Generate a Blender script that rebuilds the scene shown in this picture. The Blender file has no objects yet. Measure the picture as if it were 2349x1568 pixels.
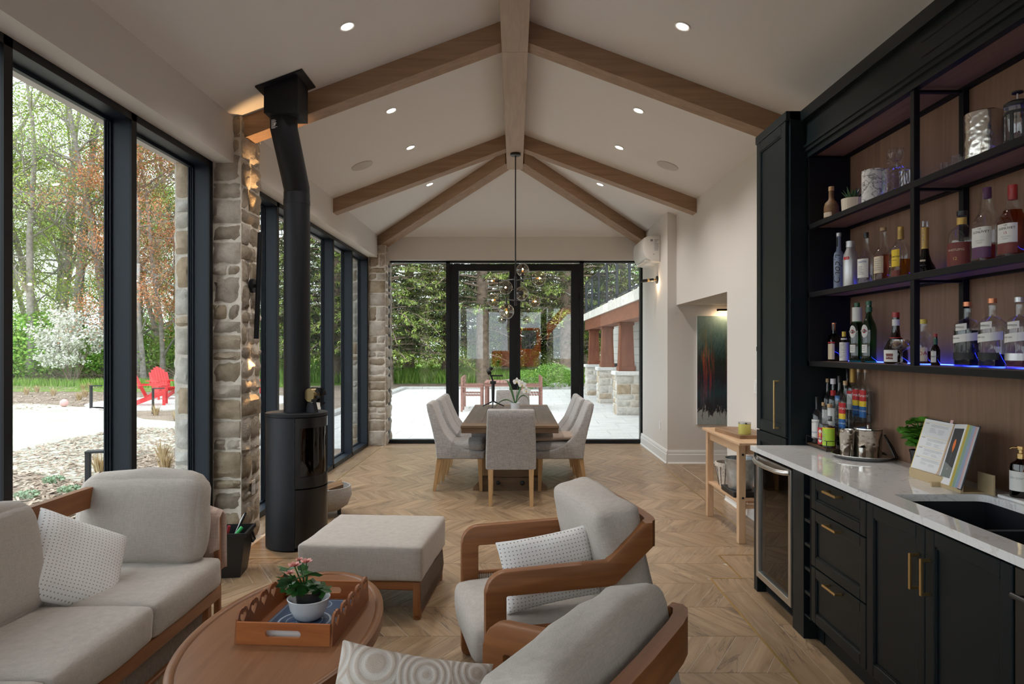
import bpy, bmesh, math, random
from mathutils import Vector, Matrix, noise as mnoise
random.seed(7)
sc = bpy.context.scene
C = sc.collection
PI = math.pi
# ------------------------------------------------------------------ camera, sky, exposure
FPX, VX, VY, CH = 1566.0, 1181.0, 797.0, 1.54
cd = bpy.data.cameras.new('camera'); cam = bpy.data.objects.new('camera', cd); C.objects.link(cam)
cam.location = (0, 0, CH); cam.rotation_euler = (PI/2, 0, 0)
cd.sensor_width = 36.0; cd.lens = 36.0*FPX/2349.0
cd.shift_x = (1174.5-VX)/2349.0; cd.shift_y = (VY-784.0)/2349.0
cd.clip_start = 0.05; cd.clip_end = 400
sc.camera = cam
w = bpy.data.worlds.new('sky'); sc.world = w; w.use_nodes = True
nt = w.node_tree; bg = nt.nodes['Background']
bg.inputs[0].default_value = (0.88, 0.945, 1.0, 1); bg.inputs[1].default_value = 2.0
sc.view_settings.view_transform = 'Standard'; sc.view_settings.look = 'None'
sc.view_settings.gamma = 1; sc.view_settings.use_curve_mapping = False
sc.view_settings.exposure = 0.68
cy = sc.cycles
cy.max_bounces = 7; cy.diffuse_bounces = 4; cy.glossy_bounces = 3; cy.transmission_bounces = 4; cy.transparent_max_bounces = 20
cy.use_adaptive_sampling = True; cy.adaptive_threshold = 0.07; cy.adaptive_min_samples = 16; cy.use_light_tree = False
cy.use_denoising = True; cy.sample_clamp_indirect = 6.0; cy.caustics_reflective = False; cy.caustics_refractive = False
DOWN_W = 44.0          # recessed downlights, watts each

# pixel of the photograph -> point on a real plane of the room
def G(px, py, z=0.0):
    k = (py-VY)/(CH-z); return Vector(((px-VX)/k, FPX/k, z))
def F(px, py, y):
    k = FPX/y; return Vector(((px-VX)/k, y, CH-(py-VY)/k))
def WX(px, py, x):
    k = (px-VX)/x; return Vector((x, FPX/k, CH-(py-VY)/k))

# ------------------------------------------------------------------ materials
MATS = {}
def nodes(name):
    m = bpy.data.materials.new(name); m.use_nodes = True
    t = m.node_tree; b = t.nodes['Principled BSDF']; MATS[name] = m
    return m, t, b
def N(t, kind, **kw):
    n = t.nodes.new(kind)
    for k, v in kw.items():
        if k in n.inputs.keys(): n.inputs[k].default_value = v
        else: setattr(n, k, v)
    return n
def ramp(t, fac, stops):
    r = t.nodes.new('ShaderNodeValToRGB'); e = r.color_ramp.elements
    while len(e) > 1: e.remove(e[-1])
    e[0].position = stops[0][0]; e[0].color = (*stops[0][1], 1)
    for p, c in stops[1:]:
        x = e.new(p); x.color = (*c, 1)
    t.links.new(fac, r.inputs[0]); return r
def coords(t, scale=(1,1,1), kind='Object', rot=(0,0,0)):
    tc = t.nodes.new('ShaderNodeTexCoord'); mp = t.nodes.new('ShaderNodeMapping')
    mp.inputs['Scale'].default_value = scale; mp.inputs['Rotation'].default_value = rot
    t.links.new(tc.outputs[kind], mp.inputs[0]); return mp.outputs[0]
def bump(t, b, h, strength, dist=0.01):
    n = N(t, 'ShaderNodeBump'); n.inputs['Strength'].default_value = strength; n.inputs['Distance'].default_value = dist
    t.links.new(h, n.inputs['Height']); t.links.new(n.outputs[0], b.inputs['Normal']); return n
def plain(name, col, rough=0.5, metal=0.0, spec=0.5, var=0.0, vscale=8.0, bumps=0.0, bscale=60.0, coat=0.0, emis=None, estr=0):
    m, t, b = nodes(name)
    b.inputs['Base Color'].default_value = (*col, 1); b.inputs['Roughness'].default_value = rough
    b.inputs['Metallic'].default_value = metal; b.inputs['Specular IOR Level'].default_value = spec
    b.inputs['Coat Weight'].default_value = coat
    if var or bumps:
        co = coords(t)
    if var:
        n = N(t, 'ShaderNodeTexNoise', Scale=vscale, Detail=4.0); t.links.new(co, n.inputs['Vector'])
        lo = tuple(c*(1-var) for c in col); hi = tuple(min(1, c*(1+var)) for c in col)
        r = ramp(t, n.outputs[0], [(0.3, lo), (0.7, hi)]); t.links.new(r.outputs[0], b.inputs['Base Color'])
    if bumps:
        n2 = N(t, 'ShaderNodeTexNoise', Scale=bscale, Detail=3.0); t.links.new(co, n2.inputs['Vector'])
        bump(t, b, n2.outputs[0], bumps)
    if emis:
        b.inputs['Emission Color'].default_value = (*emis, 1); b.inputs['Emission Strength'].default_value = estr
    return m
def wood(name, dark, light, axis='X', scale=1.0, rough=0.5, stretch=14.0, kind='Object', spec=0.4, streak=None, bstr=0.15, rand=True):
    m, t, b = nodes(name)
    s = {'X': (1, stretch, stretch), 'Y': (stretch, 1, stretch), 'Z': (stretch, stretch, 1)}[axis]
    co = coords(t, tuple(q*scale for q in s), kind)
    if rand:
        oi = N(t, 'ShaderNodeObjectInfo'); ad = N(t, 'ShaderNodeVectorMath', operation='ADD')
        mu = N(t, 'ShaderNodeMath', operation='MULTIPLY'); mu.inputs[1].default_value = 37.0
        t.links.new(oi.outputs['Random'], mu.inputs[0]); t.links.new(co, ad.inputs[0]); t.links.new(mu.outputs[0], ad.inputs[1]); co = ad.outputs[0]
    n = N(t, 'ShaderNodeTexNoise', Scale=1.6, Detail=6.0, Roughness=0.6, Distortion=0.6); t.links.new(co, n.inputs['Vector'])
    mid = tuple((a+c)/2 for a, c in zip(dark, light))
    st = [(0.28, dark), (0.5, mid), (0.72, light)]
    r = ramp(t, n.outputs[0], st); out = r.outputs[0]
    t.links.new(out, b.inputs['Base Color'])
    b.inputs['Roughness'].default_value = rough; b.inputs['Specular IOR Level'].default_value = spec
    if bstr: bump(t, b, n.outputs[0], bstr, 0.004)
    return m
def fabric(name, col, scale=700.0, var=0.12, bstr=0.25, rough=0.95, tweed=0.0):
    m, t, b = nodes(name)
    co = coords(t)
    a = N(t, 'ShaderNodeTexNoise', Scale=scale*0.35, Detail=2.0); 
    mp1 = coords(t, (1, 1, 0.12)); t.links.new(mp1, a.inputs['Vector'])
    a2 = N(t, 'ShaderNodeTexNoise', Scale=scale*0.35, Detail=2.0); mp2 = coords(t, (0.12, 0.12, 1)); t.links.new(mp2, a2.inputs['Vector'])
    ad = N(t, 'ShaderNodeMath', operation='ADD'); t.links.new(a.outputs[0], ad.inputs[0]); t.links.new(a2.outputs[0], ad.inputs[1])
    hf = N(t, 'ShaderNodeMath', operation='MULTIPLY'); hf.inputs[1].default_value = 0.5; t.links.new(ad.outputs[0], hf.inputs[0])
    lo = tuple(c*(1-var) for c in col); hi = tuple(min(1, c*(1+var)) for c in col)
    r = ramp(t, hf.outputs[0], [(0.35, lo), (0.65, hi)]); t.links.new(r.outputs[0], b.inputs['Base Color'])
    b.inputs['Roughness'].default_value = rough; b.inputs['Specular IOR Level'].default_value = 0.2
    b.inputs['Sheen Weight'].default_value = 0.15
    big = N(t, 'ShaderNodeTexNoise', Scale=8.0, Detail=5.0); t.links.new(co, big.inputs['Vector'])
    mx = N(t, 'ShaderNodeMath', operation='ADD'); t.links.new(hf.outputs[0], mx.inputs[0]); 
    bm_ = N(t, 'ShaderNodeMath', operation='MULTIPLY'); bm_.inputs[1].default_value = 2.4; t.links.new(big.outputs[0], bm_.inputs[0]); t.links.new(bm_.outputs[0], mx.inputs[1])
    bump(t, b, mx.outputs[0], bstr, 0.006)
    return m
def glass_mat(name, tint=(1,1,1), ior=1.5, rough=0.0, extra=0.0):
    m = bpy.data.materials.new(name); m.use_nodes = True; t = m.node_tree; t.nodes.clear(); MATS[name] = m
    o = N(t, 'ShaderNodeOutputMaterial'); mx = N(t, 'ShaderNodeMixShader'); tr = N(t, 'ShaderNodeBsdfTransparent'); gl = N(t, 'ShaderNodeBsdfGlossy')
    tr.inputs[0].default_value = (*tint, 1); gl.inputs['Roughness'].default_value = rough; gl.inputs[0].default_value = (1, 1, 1, 1)
    lw = N(t, 'ShaderNodeLayerWeight'); lw.inputs['Blend'].default_value = 0.5; f0 = ((ior-1)/(ior+1))**2
    pw = N(t, 'ShaderNodeMath', operation='POWER'); pw.inputs[1].default_value = 5.0; t.links.new(lw.outputs['Facing'], pw.inputs[0])
    ma = N(t, 'ShaderNodeMath', operation='MULTIPLY_ADD'); ma.inputs[1].default_value = 1-f0; ma.inputs[2].default_value = f0; t.links.new(pw.outputs[0], ma.inputs[0]); fac = ma.outputs[0]
    if extra:
        ad = N(t, 'ShaderNodeMath', operation='ADD'); ad.inputs[1].default_value = extra; ad.use_clamp = True; t.links.new(fac, ad.inputs[0]); fac = ad.outputs[0]
    t.links.new(fac, mx.inputs[0]); t.links.new(tr.outputs[0], mx.inputs[1]); t.links.new(gl.outputs[0], mx.inputs[2]); t.links.new(mx.outputs[0], o.inputs[0])
    return m

# ------------------------------------------------------------------ mesh helpers
class MB:
    def __init__(s): s.v = []; s.f = []; s.m = []; s.uv = []
    def add(s, vs, fs, m=0, M=None):
        o = len(s.v)
        s.v += [tuple(M @ Vector(q)) for q in vs] if M is not None else [tuple(q) for q in vs]
        s.f += [tuple(i+o for i in q) for q in fs]; s.m += [m]*len(fs); return s
    def box(s, x0, x1, y0, y1, z0, z1, m=0, M=None):
        return s.add([(x0,y0,z0),(x1,y0,z0),(x1,y1,z0),(x0,y1,z0),(x0,y0,z1),(x1,y0,z1),(x1,y1,z1),(x0,y1,z1)],
                     [(0,3,2,1),(4,5,6,7),(0,1,5,4),(1,2,6,5),(2,3,7,6),(3,0,4,7)], m, M)
    def rbox(s, x0, x1, y0, y1, z0, z1, r=0.01, seg=2, m=0, M=None):
        r = min(r, (x1-x0)*.49, (y1-y0)*.49, (z1-z0)*.49)
        b = bmesh.new(); bmesh.ops.create_cube(b, size=1)
        for q in b.verts: q.co = Vector(((x0+x1)/2+q.co.x*(x1-x0), (y0+y1)/2+q.co.y*(y1-y0), (z0+z1)/2+q.co.z*(z1-z0)))
        bmesh.ops.bevel(b, geom=b.edges[:], offset=r, segments=seg, profile=0.5, affect='EDGES')
        s.bm(b, m, M); return s
    def bm(s, b, m=0, M=None):
        b.verts.index_update()
        s.add([q.co.copy() for q in b.verts], [tuple(q.index for q in f.verts) for f in b.faces], m, M); b.free(); return s
    def cyl(s, p0, p1, r0, r1=None, n=16, cap=True, m=0, M=None):
        p0 = Vector(p0); p1 = Vector(p1); r1 = r0 if r1 is None else r1
        d = (p1-p0).normalized(); a = d.orthogonal().normalized(); b = d.cross(a)
        vs = []; fs = []
        for p, r in ((p0, r0), (p1, r1)):
            for i in range(n):
                t = 2*PI*i/n; vs.append(p+(a*math.cos(t)+b*math.sin(t))*r)
        for i in range(n): j = (i+1) % n; fs.append((i, j, n+j, n+i))
        if cap: fs += [tuple(range(n-1, -1, -1)), tuple(range(n, 2*n))]
        return s.add(vs, fs, m, M)
    def lathe(s, prof, n=24, c=(0,0,0), m=0, M=None, sq=0.0, a0=0.0, a1=2*PI):
        full = abs(a1-a0-2*PI) < 1e-6; cnt = n if full else n+1
        vs = []; fs = []
        for r, z in prof:
            for i in range(cnt):
                t = a0+(a1-a0)*i/n; cx, sx = math.cos(t), math.sin(t)
                q = r
                if sq: q = r/((abs(cx)**(2+sq*6)+abs(sx)**(2+sq*6))**(1/(2+sq*6)))
                vs.append((c[0]+cx*q, c[1]+sx*q, c[2]+z))
        for k in range(len(prof)-1):
            for i in range(n):
                j = (i+1) % cnt; fs.append((k*cnt+i, k*cnt+j, (k+1)*cnt+j, (k+1)*cnt+i))
        return s.add(vs, fs, m, M)
    def tube(s, path, r, n=6, m=0, M=None, cap=True):
        P = [Vector(p) for p in path]; rs = r if isinstance(r, (list, tuple)) else [r]*len(P)
        vs = []; fs = []; up = None
        for i, p in enumerate(P):
            d = (P[min(i+1, len(P)-1)]-P[max(i-1, 0)]).normalized()
            if up is None: a = d.orthogonal().normalized()
            else:
                a = up-d*up.dot(d)
                a = a.normalized() if a.length > 1e-6 else d.orthogonal().normalized()
            up = a; b = d.cross(a)
            for j in range(n):
                t = 2*PI*j/n; vs.append(p+(a*math.cos(t)+b*math.sin(t))*rs[i])
        for i in range(len(P)-1):
            for j in range(n):
                k = (j+1) % n; fs.append((i*n+j, i*n+k, (i+1)*n+k, (i+1)*n+j))
        if cap: fs += [tuple(range(n-1, -1, -1)), tuple(range((len(P)-1)*n, len(P)*n))]
        return s.add(vs, fs, m, M)
    def sweep(s, path, wv, hh, m=0, M=None, side=None):
        # rectangular section: width vector wv (constant half vector), half height hh in the plane normal to path
        P = [Vector(p) for p in path]; vs = []; fs = []
        for i, p in enumerate(P):
            d = (P[min(i+1, len(P)-1)]-P[max(i-1, 0)]).normalized()
            wvec = Vector(wv[i]) if isinstance(wv, list) else Vector(wv)
            nrm = d.cross(wvec).normalized()
            h = hh[i] if isinstance(hh, list) else hh
            # mitre compensation
            if 0 < i < len(P)-1:
                d0 = (P[i]-P[i-1]).normalized(); cc = max(0.5, d0.dot(d)); h = h/cc
            vs += [p+wvec+nrm*h, p-wvec+nrm*h, p-wvec-nrm*h, p+wvec-nrm*h]
        for i in range(len(P)-1):
            for j in range(4):
                k = (j+1) % 4; fs.append((i*4+j, i*4+k, i*4+4+k, i*4+4+j))
        fs += [(3,2,1,0), tuple(range(len(vs)-4, len(vs)))]
        return s.add(vs, fs, m, M)
    def prism(s, poly, axis, a0, a1, m=0, M=None):
        # poly in the two remaining axes, extruded along axis
        def mk(u, v, a): return {'X': (a, u, v), 'Y': (u, a, v), 'Z': (u, v, a)}[axis]
        n = len(poly); vs = [mk(u, v, a0) for u, v in poly]+[mk(u, v, a1) for u, v in poly]
        fs = [tuple(range(n-1, -1, -1)), tuple(range(n, 2*n))]+[(i, (i+1) % n, n+(i+1) % n, n+i) for i in range(n)]
        return s.add(vs, fs, m, M)
    def mesh(s, name, smooth=None, fix=True):
        me = bpy.data.meshes.new(name); me.from_pydata(s.v, [], s.f)
        if any(s.m): me.polygons.foreach_set('material_index', s.m)
        if fix:
            b = bmesh.new(); b.from_mesh(me); bmesh.ops.recalc_face_normals(b, faces=b.faces[:]); b.to_mesh(me); b.free()
        if smooth is not None:
            me.polygons.foreach_set('use_smooth', [True]*len(me.polygons)); me.set_sharp_from_angle(angle=math.radians(smooth))
        me.update(); return me
    def build(s, name, mats, parent=None, smooth=None, fix=True, label=None):
        me = s.mesh(name, smooth, fix); return put(name, me, mats, parent, label)
def put(name, me, mats=None, parent=None, label=None, loc=None, rot=None):
    if mats is not None and not me.materials:
        for q in (mats if isinstance(mats, (list, tuple)) else [mats]): me.materials.append(MATS[q] if isinstance(q, str) else q)
    o = bpy.data.objects.new(name, me); C.objects.link(o)
    if parent is not None: o.parent = parent
    if label: o['label'] = label
    if loc is not None: o.location = loc
    if rot is not None: o.rotation_euler = rot
    return o
def thing(name, label, cat, loc=(0,0,0), rz=0.0, group=None, rot=None):
    o = bpy.data.objects.new(name, None); C.objects.link(o); o.empty_display_size = 0.1
    o.location = loc; o.rotation_euler = rot if rot is not None else (0, 0, rz); o['label'] = label; o['category'] = cat
    if group: o['group'] = group
    return o
def tag(o, label, cat, group=None):
    o['label'] = label; o['category'] = cat
    if group: o['group'] = group
    return o
def struct(o, label=None, cat=None):
    o['kind'] = 'structure'
    if label: o['label'] = label
    if cat: o['category'] = cat
    return o
def root(name, label, cat, loc=(0,0,0)):
    o = bpy.data.objects.new(name, None); C.objects.link(o); o.location = loc; struct(o, label, cat); return o
def dup(r, loc, rz=None, label=None, group=None, scale=None):
    n = r.copy(); C.objects.link(n); n.location = loc
    if rz is not None: n.rotation_euler = (r.rotation_euler[0], r.rotation_euler[1], rz)
    if label: n['label'] = label
    if group: n['group'] = group
    if scale: n.scale = scale if isinstance(scale, (tuple, list)) else (scale,)*3
    for ch in list(r.children):
        c = ch.copy(); C.objects.link(c); c.parent = n
        for g in list(ch.children):
            d = g.copy(); C.objects.link(d); d.parent = c
    return n
def cushion_mesh(sx, sy, sz, r=0.05, puff=0.02, n=9, wr=0.004, seed=0, sag=0.0):
    # soft rounded box centred at origin; puffs along every face
    mb = MB(); hx, hy, hz = sx/2, sy/2, sz/2; r = min(r, hx*.98, hy*.98, hz*.98)
    key = {}
    def vert(a, b, c):
        k = (round(a, 5), round(b, 5), round(c, 5))
        if k in key: return key[k]
        p = Vector((a*hx, b*hy, c*hz))
        inner = Vector((max(-hx+r, min(hx-r, p.x)), max(-hy+r, min(hy-r, p.y)), max(-hz+r, min(hz-r, p.z))))
        d = p-inner
        if d.length > 1e-9: p = inner+d.normalized()*r
        pz = puff*(1-a*a)*(1-b*b)
        p.z += (1 if c > 0 else -1)*pz*abs(c); p.x += (1 if a > 0 else -1)*puff*.5*(1-b*b)*(1-c*c)*abs(a); p.y += (1 if b > 0 else -1)*puff*.5*(1-a*a)*(1-c*c)*abs(b)
        q = Vector((p.x*6+seed*3.1, p.y*6, p.z*6+seed))
        p += p.normalized()*mnoise.noise(q)*wr*2.0 + p.normalized()*mnoise.noise(q*2.7)*wr
        if sag and c > 0: p.z -= sag*(1-a*a)*(1-b*b)
        key[k] = len(mb.v); mb.v.append(tuple(p)); return key[k]
    # parametric lines denser near edges
    L = [math.sin(-PI/2+PI*i/n) for i in range(n+1)]
    for ax in range(3):
        for sg in (-1, 1):
            for i in range(n):
                for j in range(n):
                    q = []
                    for (u, v) in ((L[i], L[j]), (L[i+1], L[j]), (L[i+1], L[j+1]), (L[i], L[j+1])):
                        co = [0, 0, 0]; co[ax] = sg; co[(ax+1) % 3] = u; co[(ax+2) % 3] = v; q.append(vert(*co))
                    mb.f.append(tuple(q)); mb.m.append(0)
    return mb
def pillow_mesh(sx, sz, t, n=16, seed=0, pinch=0.06):
    # throw pillow standing in XZ, thickness along Y, with pointed corners
    mb = MB(); L = [math.sin(-PI/2+PI*i/n) for i in range(n+1)]
    idx = {}
    for s_ in (-1, 1):
        for i, u in enumerate(L):
            for j, v in enumerate(L):
                edge = i in (0, n) or j in (0, n)
                if edge and s_ == 1: idx[(s_, i, j)] = idx[(-1, i, j)]; continue
                th = t/2*(max(0, (1-u**4))*max(0, (1-v**4)))**0.55
                x = u*sx/2*(1-pinch*(1-v*v)); z = v*sx/2*0+v*sz/2*(1-pinch*(1-u*u))
                q = Vector((x*7+seed, z*7, s_*2)); w_ = mnoise.noise(q)*0.012*(1-max(abs(u), abs(v))**6)
                idx[(s_, i, j)] = len(mb.v); mb.v.append((x, s_*th+w_, z))
        for i in range(n):
            for j in range(n):
                mb.f.append(tuple(idx[(s_, a, b)] for a, b in ((i, j), (i+1, j), (i+1, j+1), (i, j+1)))); mb.m.append(0)
    return mb
def text_polys(txt, size=1.0, bold=0.0, shear=0.0):
    c = bpy.data.curves.new('t', 'FONT'); c.body = txt; c.size = size; c.align_x = 'CENTER'; c.align_y = 'CENTER'; c.offset = bold; c.shear = shear
    c.resolution_u = 3
    o = bpy.data.objects.new('t', c); me = o.to_mesh()
    vs = [q.co.copy() for q in me.vertices]; fs = [tuple(p.vertices) for p in me.polygons]
    o.to_mesh_clear(); bpy.data.objects.remove(o); bpy.data.curves.remove(c); return vs, fs
def clip_rect(poly, x0, x1, y0, y1):
    def cl(P, ins, inter):
        out = []
        for i in range(len(P)):
            a, b = P[i-1], P[i]; ia, ib = ins(a), ins(b)
            if ib:
                if not ia: out.append(inter(a, b))
                out.append(b)
            elif ia: out.append(inter(a, b))
        return out
    def ix(x): return lambda a, b: (x, a[1]+(b[1]-a[1])*(x-a[0])/(b[0]-a[0]))
    def iy(y): return lambda a, b: (a[0]+(b[0]-a[0])*(y-a[1])/(b[1]-a[1]), y)
    P = poly
    for ins, it in ((lambda p: p[0] >= x0-1e-9, ix(x0)), (lambda p: p[0] <= x1+1e-9, ix(x1)), (lambda p: p[1] >= y0-1e-9, iy(y0)), (lambda p: p[1] <= y1+1e-9, iy(y1))):
        if len(P) < 3: return []
        P = cl(P, ins, it)
    return P
def area(P): return abs(sum(P[i-1][0]*P[i][1]-P[i][0]*P[i-1][1] for i in range(len(P))))/2
# ------------------------------------------------------------------ surface materials
plain('ceiling_paint', (0.77, 0.75, 0.735), 0.9, spec=0.2)
plain('wall_paint', (0.72, 0.69, 0.655), 0.85, spec=0.25)
plain('trim_white', (0.80, 0.80, 0.79), 0.45)
plain('frame_black', (0.006, 0.007, 0.009), 0.45, spec=0.3)
plain('frame_sky_tint', (0.011, 0.019, 0.031), 0.48, spec=0.35)  # sides of the black frames; blue of the reflected sky put into the colour
plain('grout', (0.62, 0.57, 0.50), 0.9)
plain('brass_inlay', (0.55, 0.36, 0.13), 0.35, 0.85)
plain('mortar', (0.72, 0.66, 0.58), 0.95, var=0.1, vscale=30, bumps=0.4, bscale=120)
wood('oak_beam_x', (0.27, 0.165, 0.098), (0.40, 0.258, 0.160), 'X', .7, 0.6, 20)
wood('oak_beam_y', (0.37, 0.275, 0.200), (0.48, 0.37, 0.285), 'Y', .8, 0.6, 12)
glass_mat('window_glass', (0.97, 0.985, 0.98), 1.55)
def floor_tile_mat():
    m, t, b = nodes('floor_tile')
    tc = N(t, 'ShaderNodeTexCoord'); oi = N(t, 'ShaderNodeObjectInfo'); ge = N(t, 'ShaderNodeNewGeometry')
    ad = N(t, 'ShaderNodeMath', operation='ADD'); t.links.new(oi.outputs['Random'], ad.inputs[0]); t.links.new(ge.outputs['Random Per Island'], ad.inputs[1])
    fr = N(t, 'ShaderNodeMath', operation='FRACT'); t.links.new(ad.outputs[0], fr.inputs[0])
    mu = N(t, 'ShaderNodeMath', operation='MULTIPLY'); mu.inputs[1].default_value = 53.0; t.links.new(fr.outputs[0], mu.inputs[0])
    va = N(t, 'ShaderNodeVectorMath', operation='ADD'); t.links.new(tc.outputs['UV'], va.inputs[0]); t.links.new(mu.outputs[0], va.inputs[1])
    mp = N(t, 'ShaderNodeMapping'); mp.inputs['Scale'].default_value = (1.5, 13, 1); t.links.new(va.outputs[0], mp.inputs[0])
    n = N(t, 'ShaderNodeTexNoise', Scale=1.3, Detail=7.0, Roughness=0.62, Distortion=0.9); t.links.new(mp.outputs[0], n.inputs['Vector'])
    r = ramp(t, n.outputs[0], [(0.25, (0.155, 0.095, 0.052)), (0.40, (0.30, 0.198, 0.115)), (0.56, (0.37, 0.252, 0.152)), (0.75, (0.45, 0.325, 0.21))])
    mp2 = N(t, 'ShaderNodeMapping'); mp2.inputs['Scale'].default_value = (1.1, 7, 1); t.links.new(va.outputs[0], mp2.inputs[0])
    n2 = N(t, 'ShaderNodeTexNoise', Scale=1.8, Detail=5.0, Roughness=0.5, Distortion=1.6); t.links.new(mp2.outputs[0], n2.inputs['Vector'])
    sm = ramp(t, n2.outputs[0], [(0.465, (0, 0, 0)), (0.50, (1, 1, 1)), (0.535, (0, 0, 0))])
    n3 = N(t, 'ShaderNodeTexNoise', Scale=2.5, Detail=2.0); t.links.new(va.outputs[0], n3.inputs['Vector'])
    mk = ramp(t, n3.outputs[0], [(0.48, (0, 0, 0)), (0.62, (0.75, 0.75, 0.75))])
    mm = N(t, 'ShaderNodeMath', operation='MULTIPLY'); t.links.new(sm.outputs[0], mm.inputs[0]); t.links.new(mk.outputs[0], mm.inputs[1])
    mx = N(t, 'ShaderNodeMix', data_type='RGBA'); t.links.new(mm.outputs[0], mx.inputs['Factor']); t.links.new(r.outputs[0], mx.inputs['A']); mx.inputs['B'].default_value = (0.075, 0.052, 0.038, 1)
    hs = N(t, 'ShaderNodeHueSaturation'); ml = N(t, 'ShaderNodeMapRange'); ml.inputs['To Min'].default_value = 0.87; ml.inputs['To Max'].default_value = 1.10
    t.links.new(fr.outputs[0], ml.inputs[0]); t.links.new(ml.outputs[0], hs.inputs['Value']); t.links.new(mx.outputs['Result'], hs.inputs['Color'])
    t.links.new(hs.outputs[0], b.inputs['Base Color'])
    b.inputs['Roughness'].default_value = 0.34; b.inputs['Specular IOR Level'].default_value = 0.5
    bump(t, b, n.outputs[0], 0.08, 0.003)
floor_tile_mat()
def stone_mat(name, ramp_stops, bs=0.9):
    m, t, b = nodes(name)
    oi = N(t, 'ShaderNodeObjectInfo'); co = coords(t)
    mu = N(t, 'ShaderNodeMath', operation='MULTIPLY'); mu.inputs[1].default_value = 41.0; t.links.new(oi.outputs['Random'], mu.inputs[0])
    va = N(t, 'ShaderNodeVectorMath', operation='ADD'); t.links.new(co, va.inputs[0]); t.links.new(mu.outputs[0], va.inputs[1])
    base = ramp(t, oi.outputs['Random'], ramp_stops)
    n = N(t, 'ShaderNodeTexNoise', Scale=9.0, Detail=7.0, Roughness=0.65); t.links.new(va.outputs[0], n.inputs['Vector'])
    v = ramp(t, n.outputs[0], [(0.3, (0.66, 0.64, 0.6)), (0.6, (1.0, 1.0, 1.0)), (0.8, (1.12, 1.1, 1.06))])
    mx = N(t, 'ShaderNodeMix', data_type='RGBA', blend_type='MULTIPLY'); mx.inputs['Factor'].default_value = 1.0
    t.links.new(base.outputs[0], mx.inputs['A']); t.links.new(v.outputs[0], mx.inputs['B']); t.links.new(mx.outputs['Result'], b.inputs['Base Color'])
    n2 = N(t, 'ShaderNodeTexNoise', Scale=38.0, Detail=6.0, Roughness=0.7); t.links.new(va.outputs[0], n2.inputs['Vector'])
    b.inputs['Roughness'].default_value = 0.95; b.inputs['Specular IOR Level'].default_value = 0.15
    bump(t, b, n2.outputs[0], bs, 0.016)
stone_mat('limestone', [(0.0, (0.62, 0.56, 0.49)), (0.3, (0.52, 0.455, 0.38)), (0.55, (0.46, 0.375, 0.27)), (0.75, (0.36, 0.31, 0.26)), (1.0, (0.58, 0.52, 0.45))])
stone_mat('limestone_pale', [(0.0, (0.68, 0.66, 0.62)), (0.6, (0.60, 0.57, 0.51)), (0.85, (0.50, 0.39, 0.27)), (1.0, (0.62, 0.59, 0.54))], 0.6)

# ------------------------------------------------------------------ floor: chevron tiles, border planks, brass inlay
YB, YF = -1.6, 11.0
floor = MB().box(-2.32, 4.6, YB, YF, -0.06, -0.0015).build('floor', 'grout'); struct(floor, 'wood-look chevron tile floor with a brass inlaid border', 'floor')
XL, XR1, XR2, XR3, YJ1, YJ2, YFAR = -2.062, 1.300, 1.508, 1.913, 4.565, 5.065, 10.53
HX0, HX1, HY0, HY1 = -2.062, -1.42, 4.985, 5.78     # plank hearth around the stove
BW, SL, PT, GAP = 0.41, 0.24, 0.1272, 0.0036
rects = [(HX1, XR1, YB, YJ1), (HX1, XR2, YJ1, YJ2), (HX1, XR3, YJ2, YFAR), (XL, HX1, YB, HY0), (XL, HX1, HY1, YFAR)]
def tile_pieces(P):
    out = []
    xs = [p[0] for p in P]; ys = [p[1] for p in P]
    if min(xs) > HX1+.001 and (max(xs) < XR1-.001) and min(ys) > YB and max(ys) < YFAR: return [P]
    if min(xs) > HX1 and max(xs) < XR3 and min(ys) > YJ2 and max(ys) < YFAR: return [P]
    if min(xs) > XL and max(xs) < XR1 and (max(ys) < HY0 or min(ys) > HY1) and max(ys) < YFAR: return [P]
    for r in rects:
        q = clip_rect(P, *r)
        if len(q) > 2 and area(q) > 0.0008: out.append(q)
    return out
def tile_mb(mb, P, par, uvl, off=0.0):
    ang = math.atan2(BW, -SL if par else SL); ca, sa = math.cos(-ang), math.sin(-ang)
    n = len(P); o = len(mb.v)
    mb.v += [(x, y, 0.0) for x, y in P]+[(x, y, -0.012) for x, y in P]
    top = tuple(range(o, o+n))
    mb.f.append(top); mb.m.append(0); uvl.append([((x*ca-y*sa)+off, (x*sa+y*ca)+off*1.7) for x, y in P])
    for i in range(n):
        j = (i+1) % n; mb.f.append((o+i, o+n+i, o+n+j, o+j)); mb.m.append(0); uvl.append([(off, off)]*4)
def finish_uv(mb, uvl, name, mat):
    me = bpy.data.meshes.new(name); me.from_pydata(mb.v, [], mb.f)
    l = me.uv_layers.new(name='UVMap'); flat = [c for f in uvl for q in f for c in q]
    l.data.foreach_set('uv', flat); me.materials.append(MATS[mat]); return me
full = []; cut = []
nb = int((YFAR-YB)/BW)+2; y00 = 7.745-BW*23
for jb in range(nb+2):
    y0 = y00+jb*BW; y1 = y0+BW; par = jb % 2
    if y1 < YB or y0 > YFAR: continue
    s = SL if par == 0 else -SL
    x = -3.0+(0.03 if par else 0.0)
    while x < 2.6:
        xa, xb = x, x+PT-GAP*1.1
        P = [(xa, y0+GAP/2), (xb, y0+GAP/2), (xb+s, y1-GAP/2), (xa+s, y1-GAP/2)] if par == 0 else [(xa+SL, y0+GAP/2), (xb+SL, y0+GAP/2), (xb, y1-GAP/2), (xa, y1-GAP/2)]
        for q in tile_pieces(P):
            (full if q is P else cut).append((q, par))
        x += PT
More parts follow.
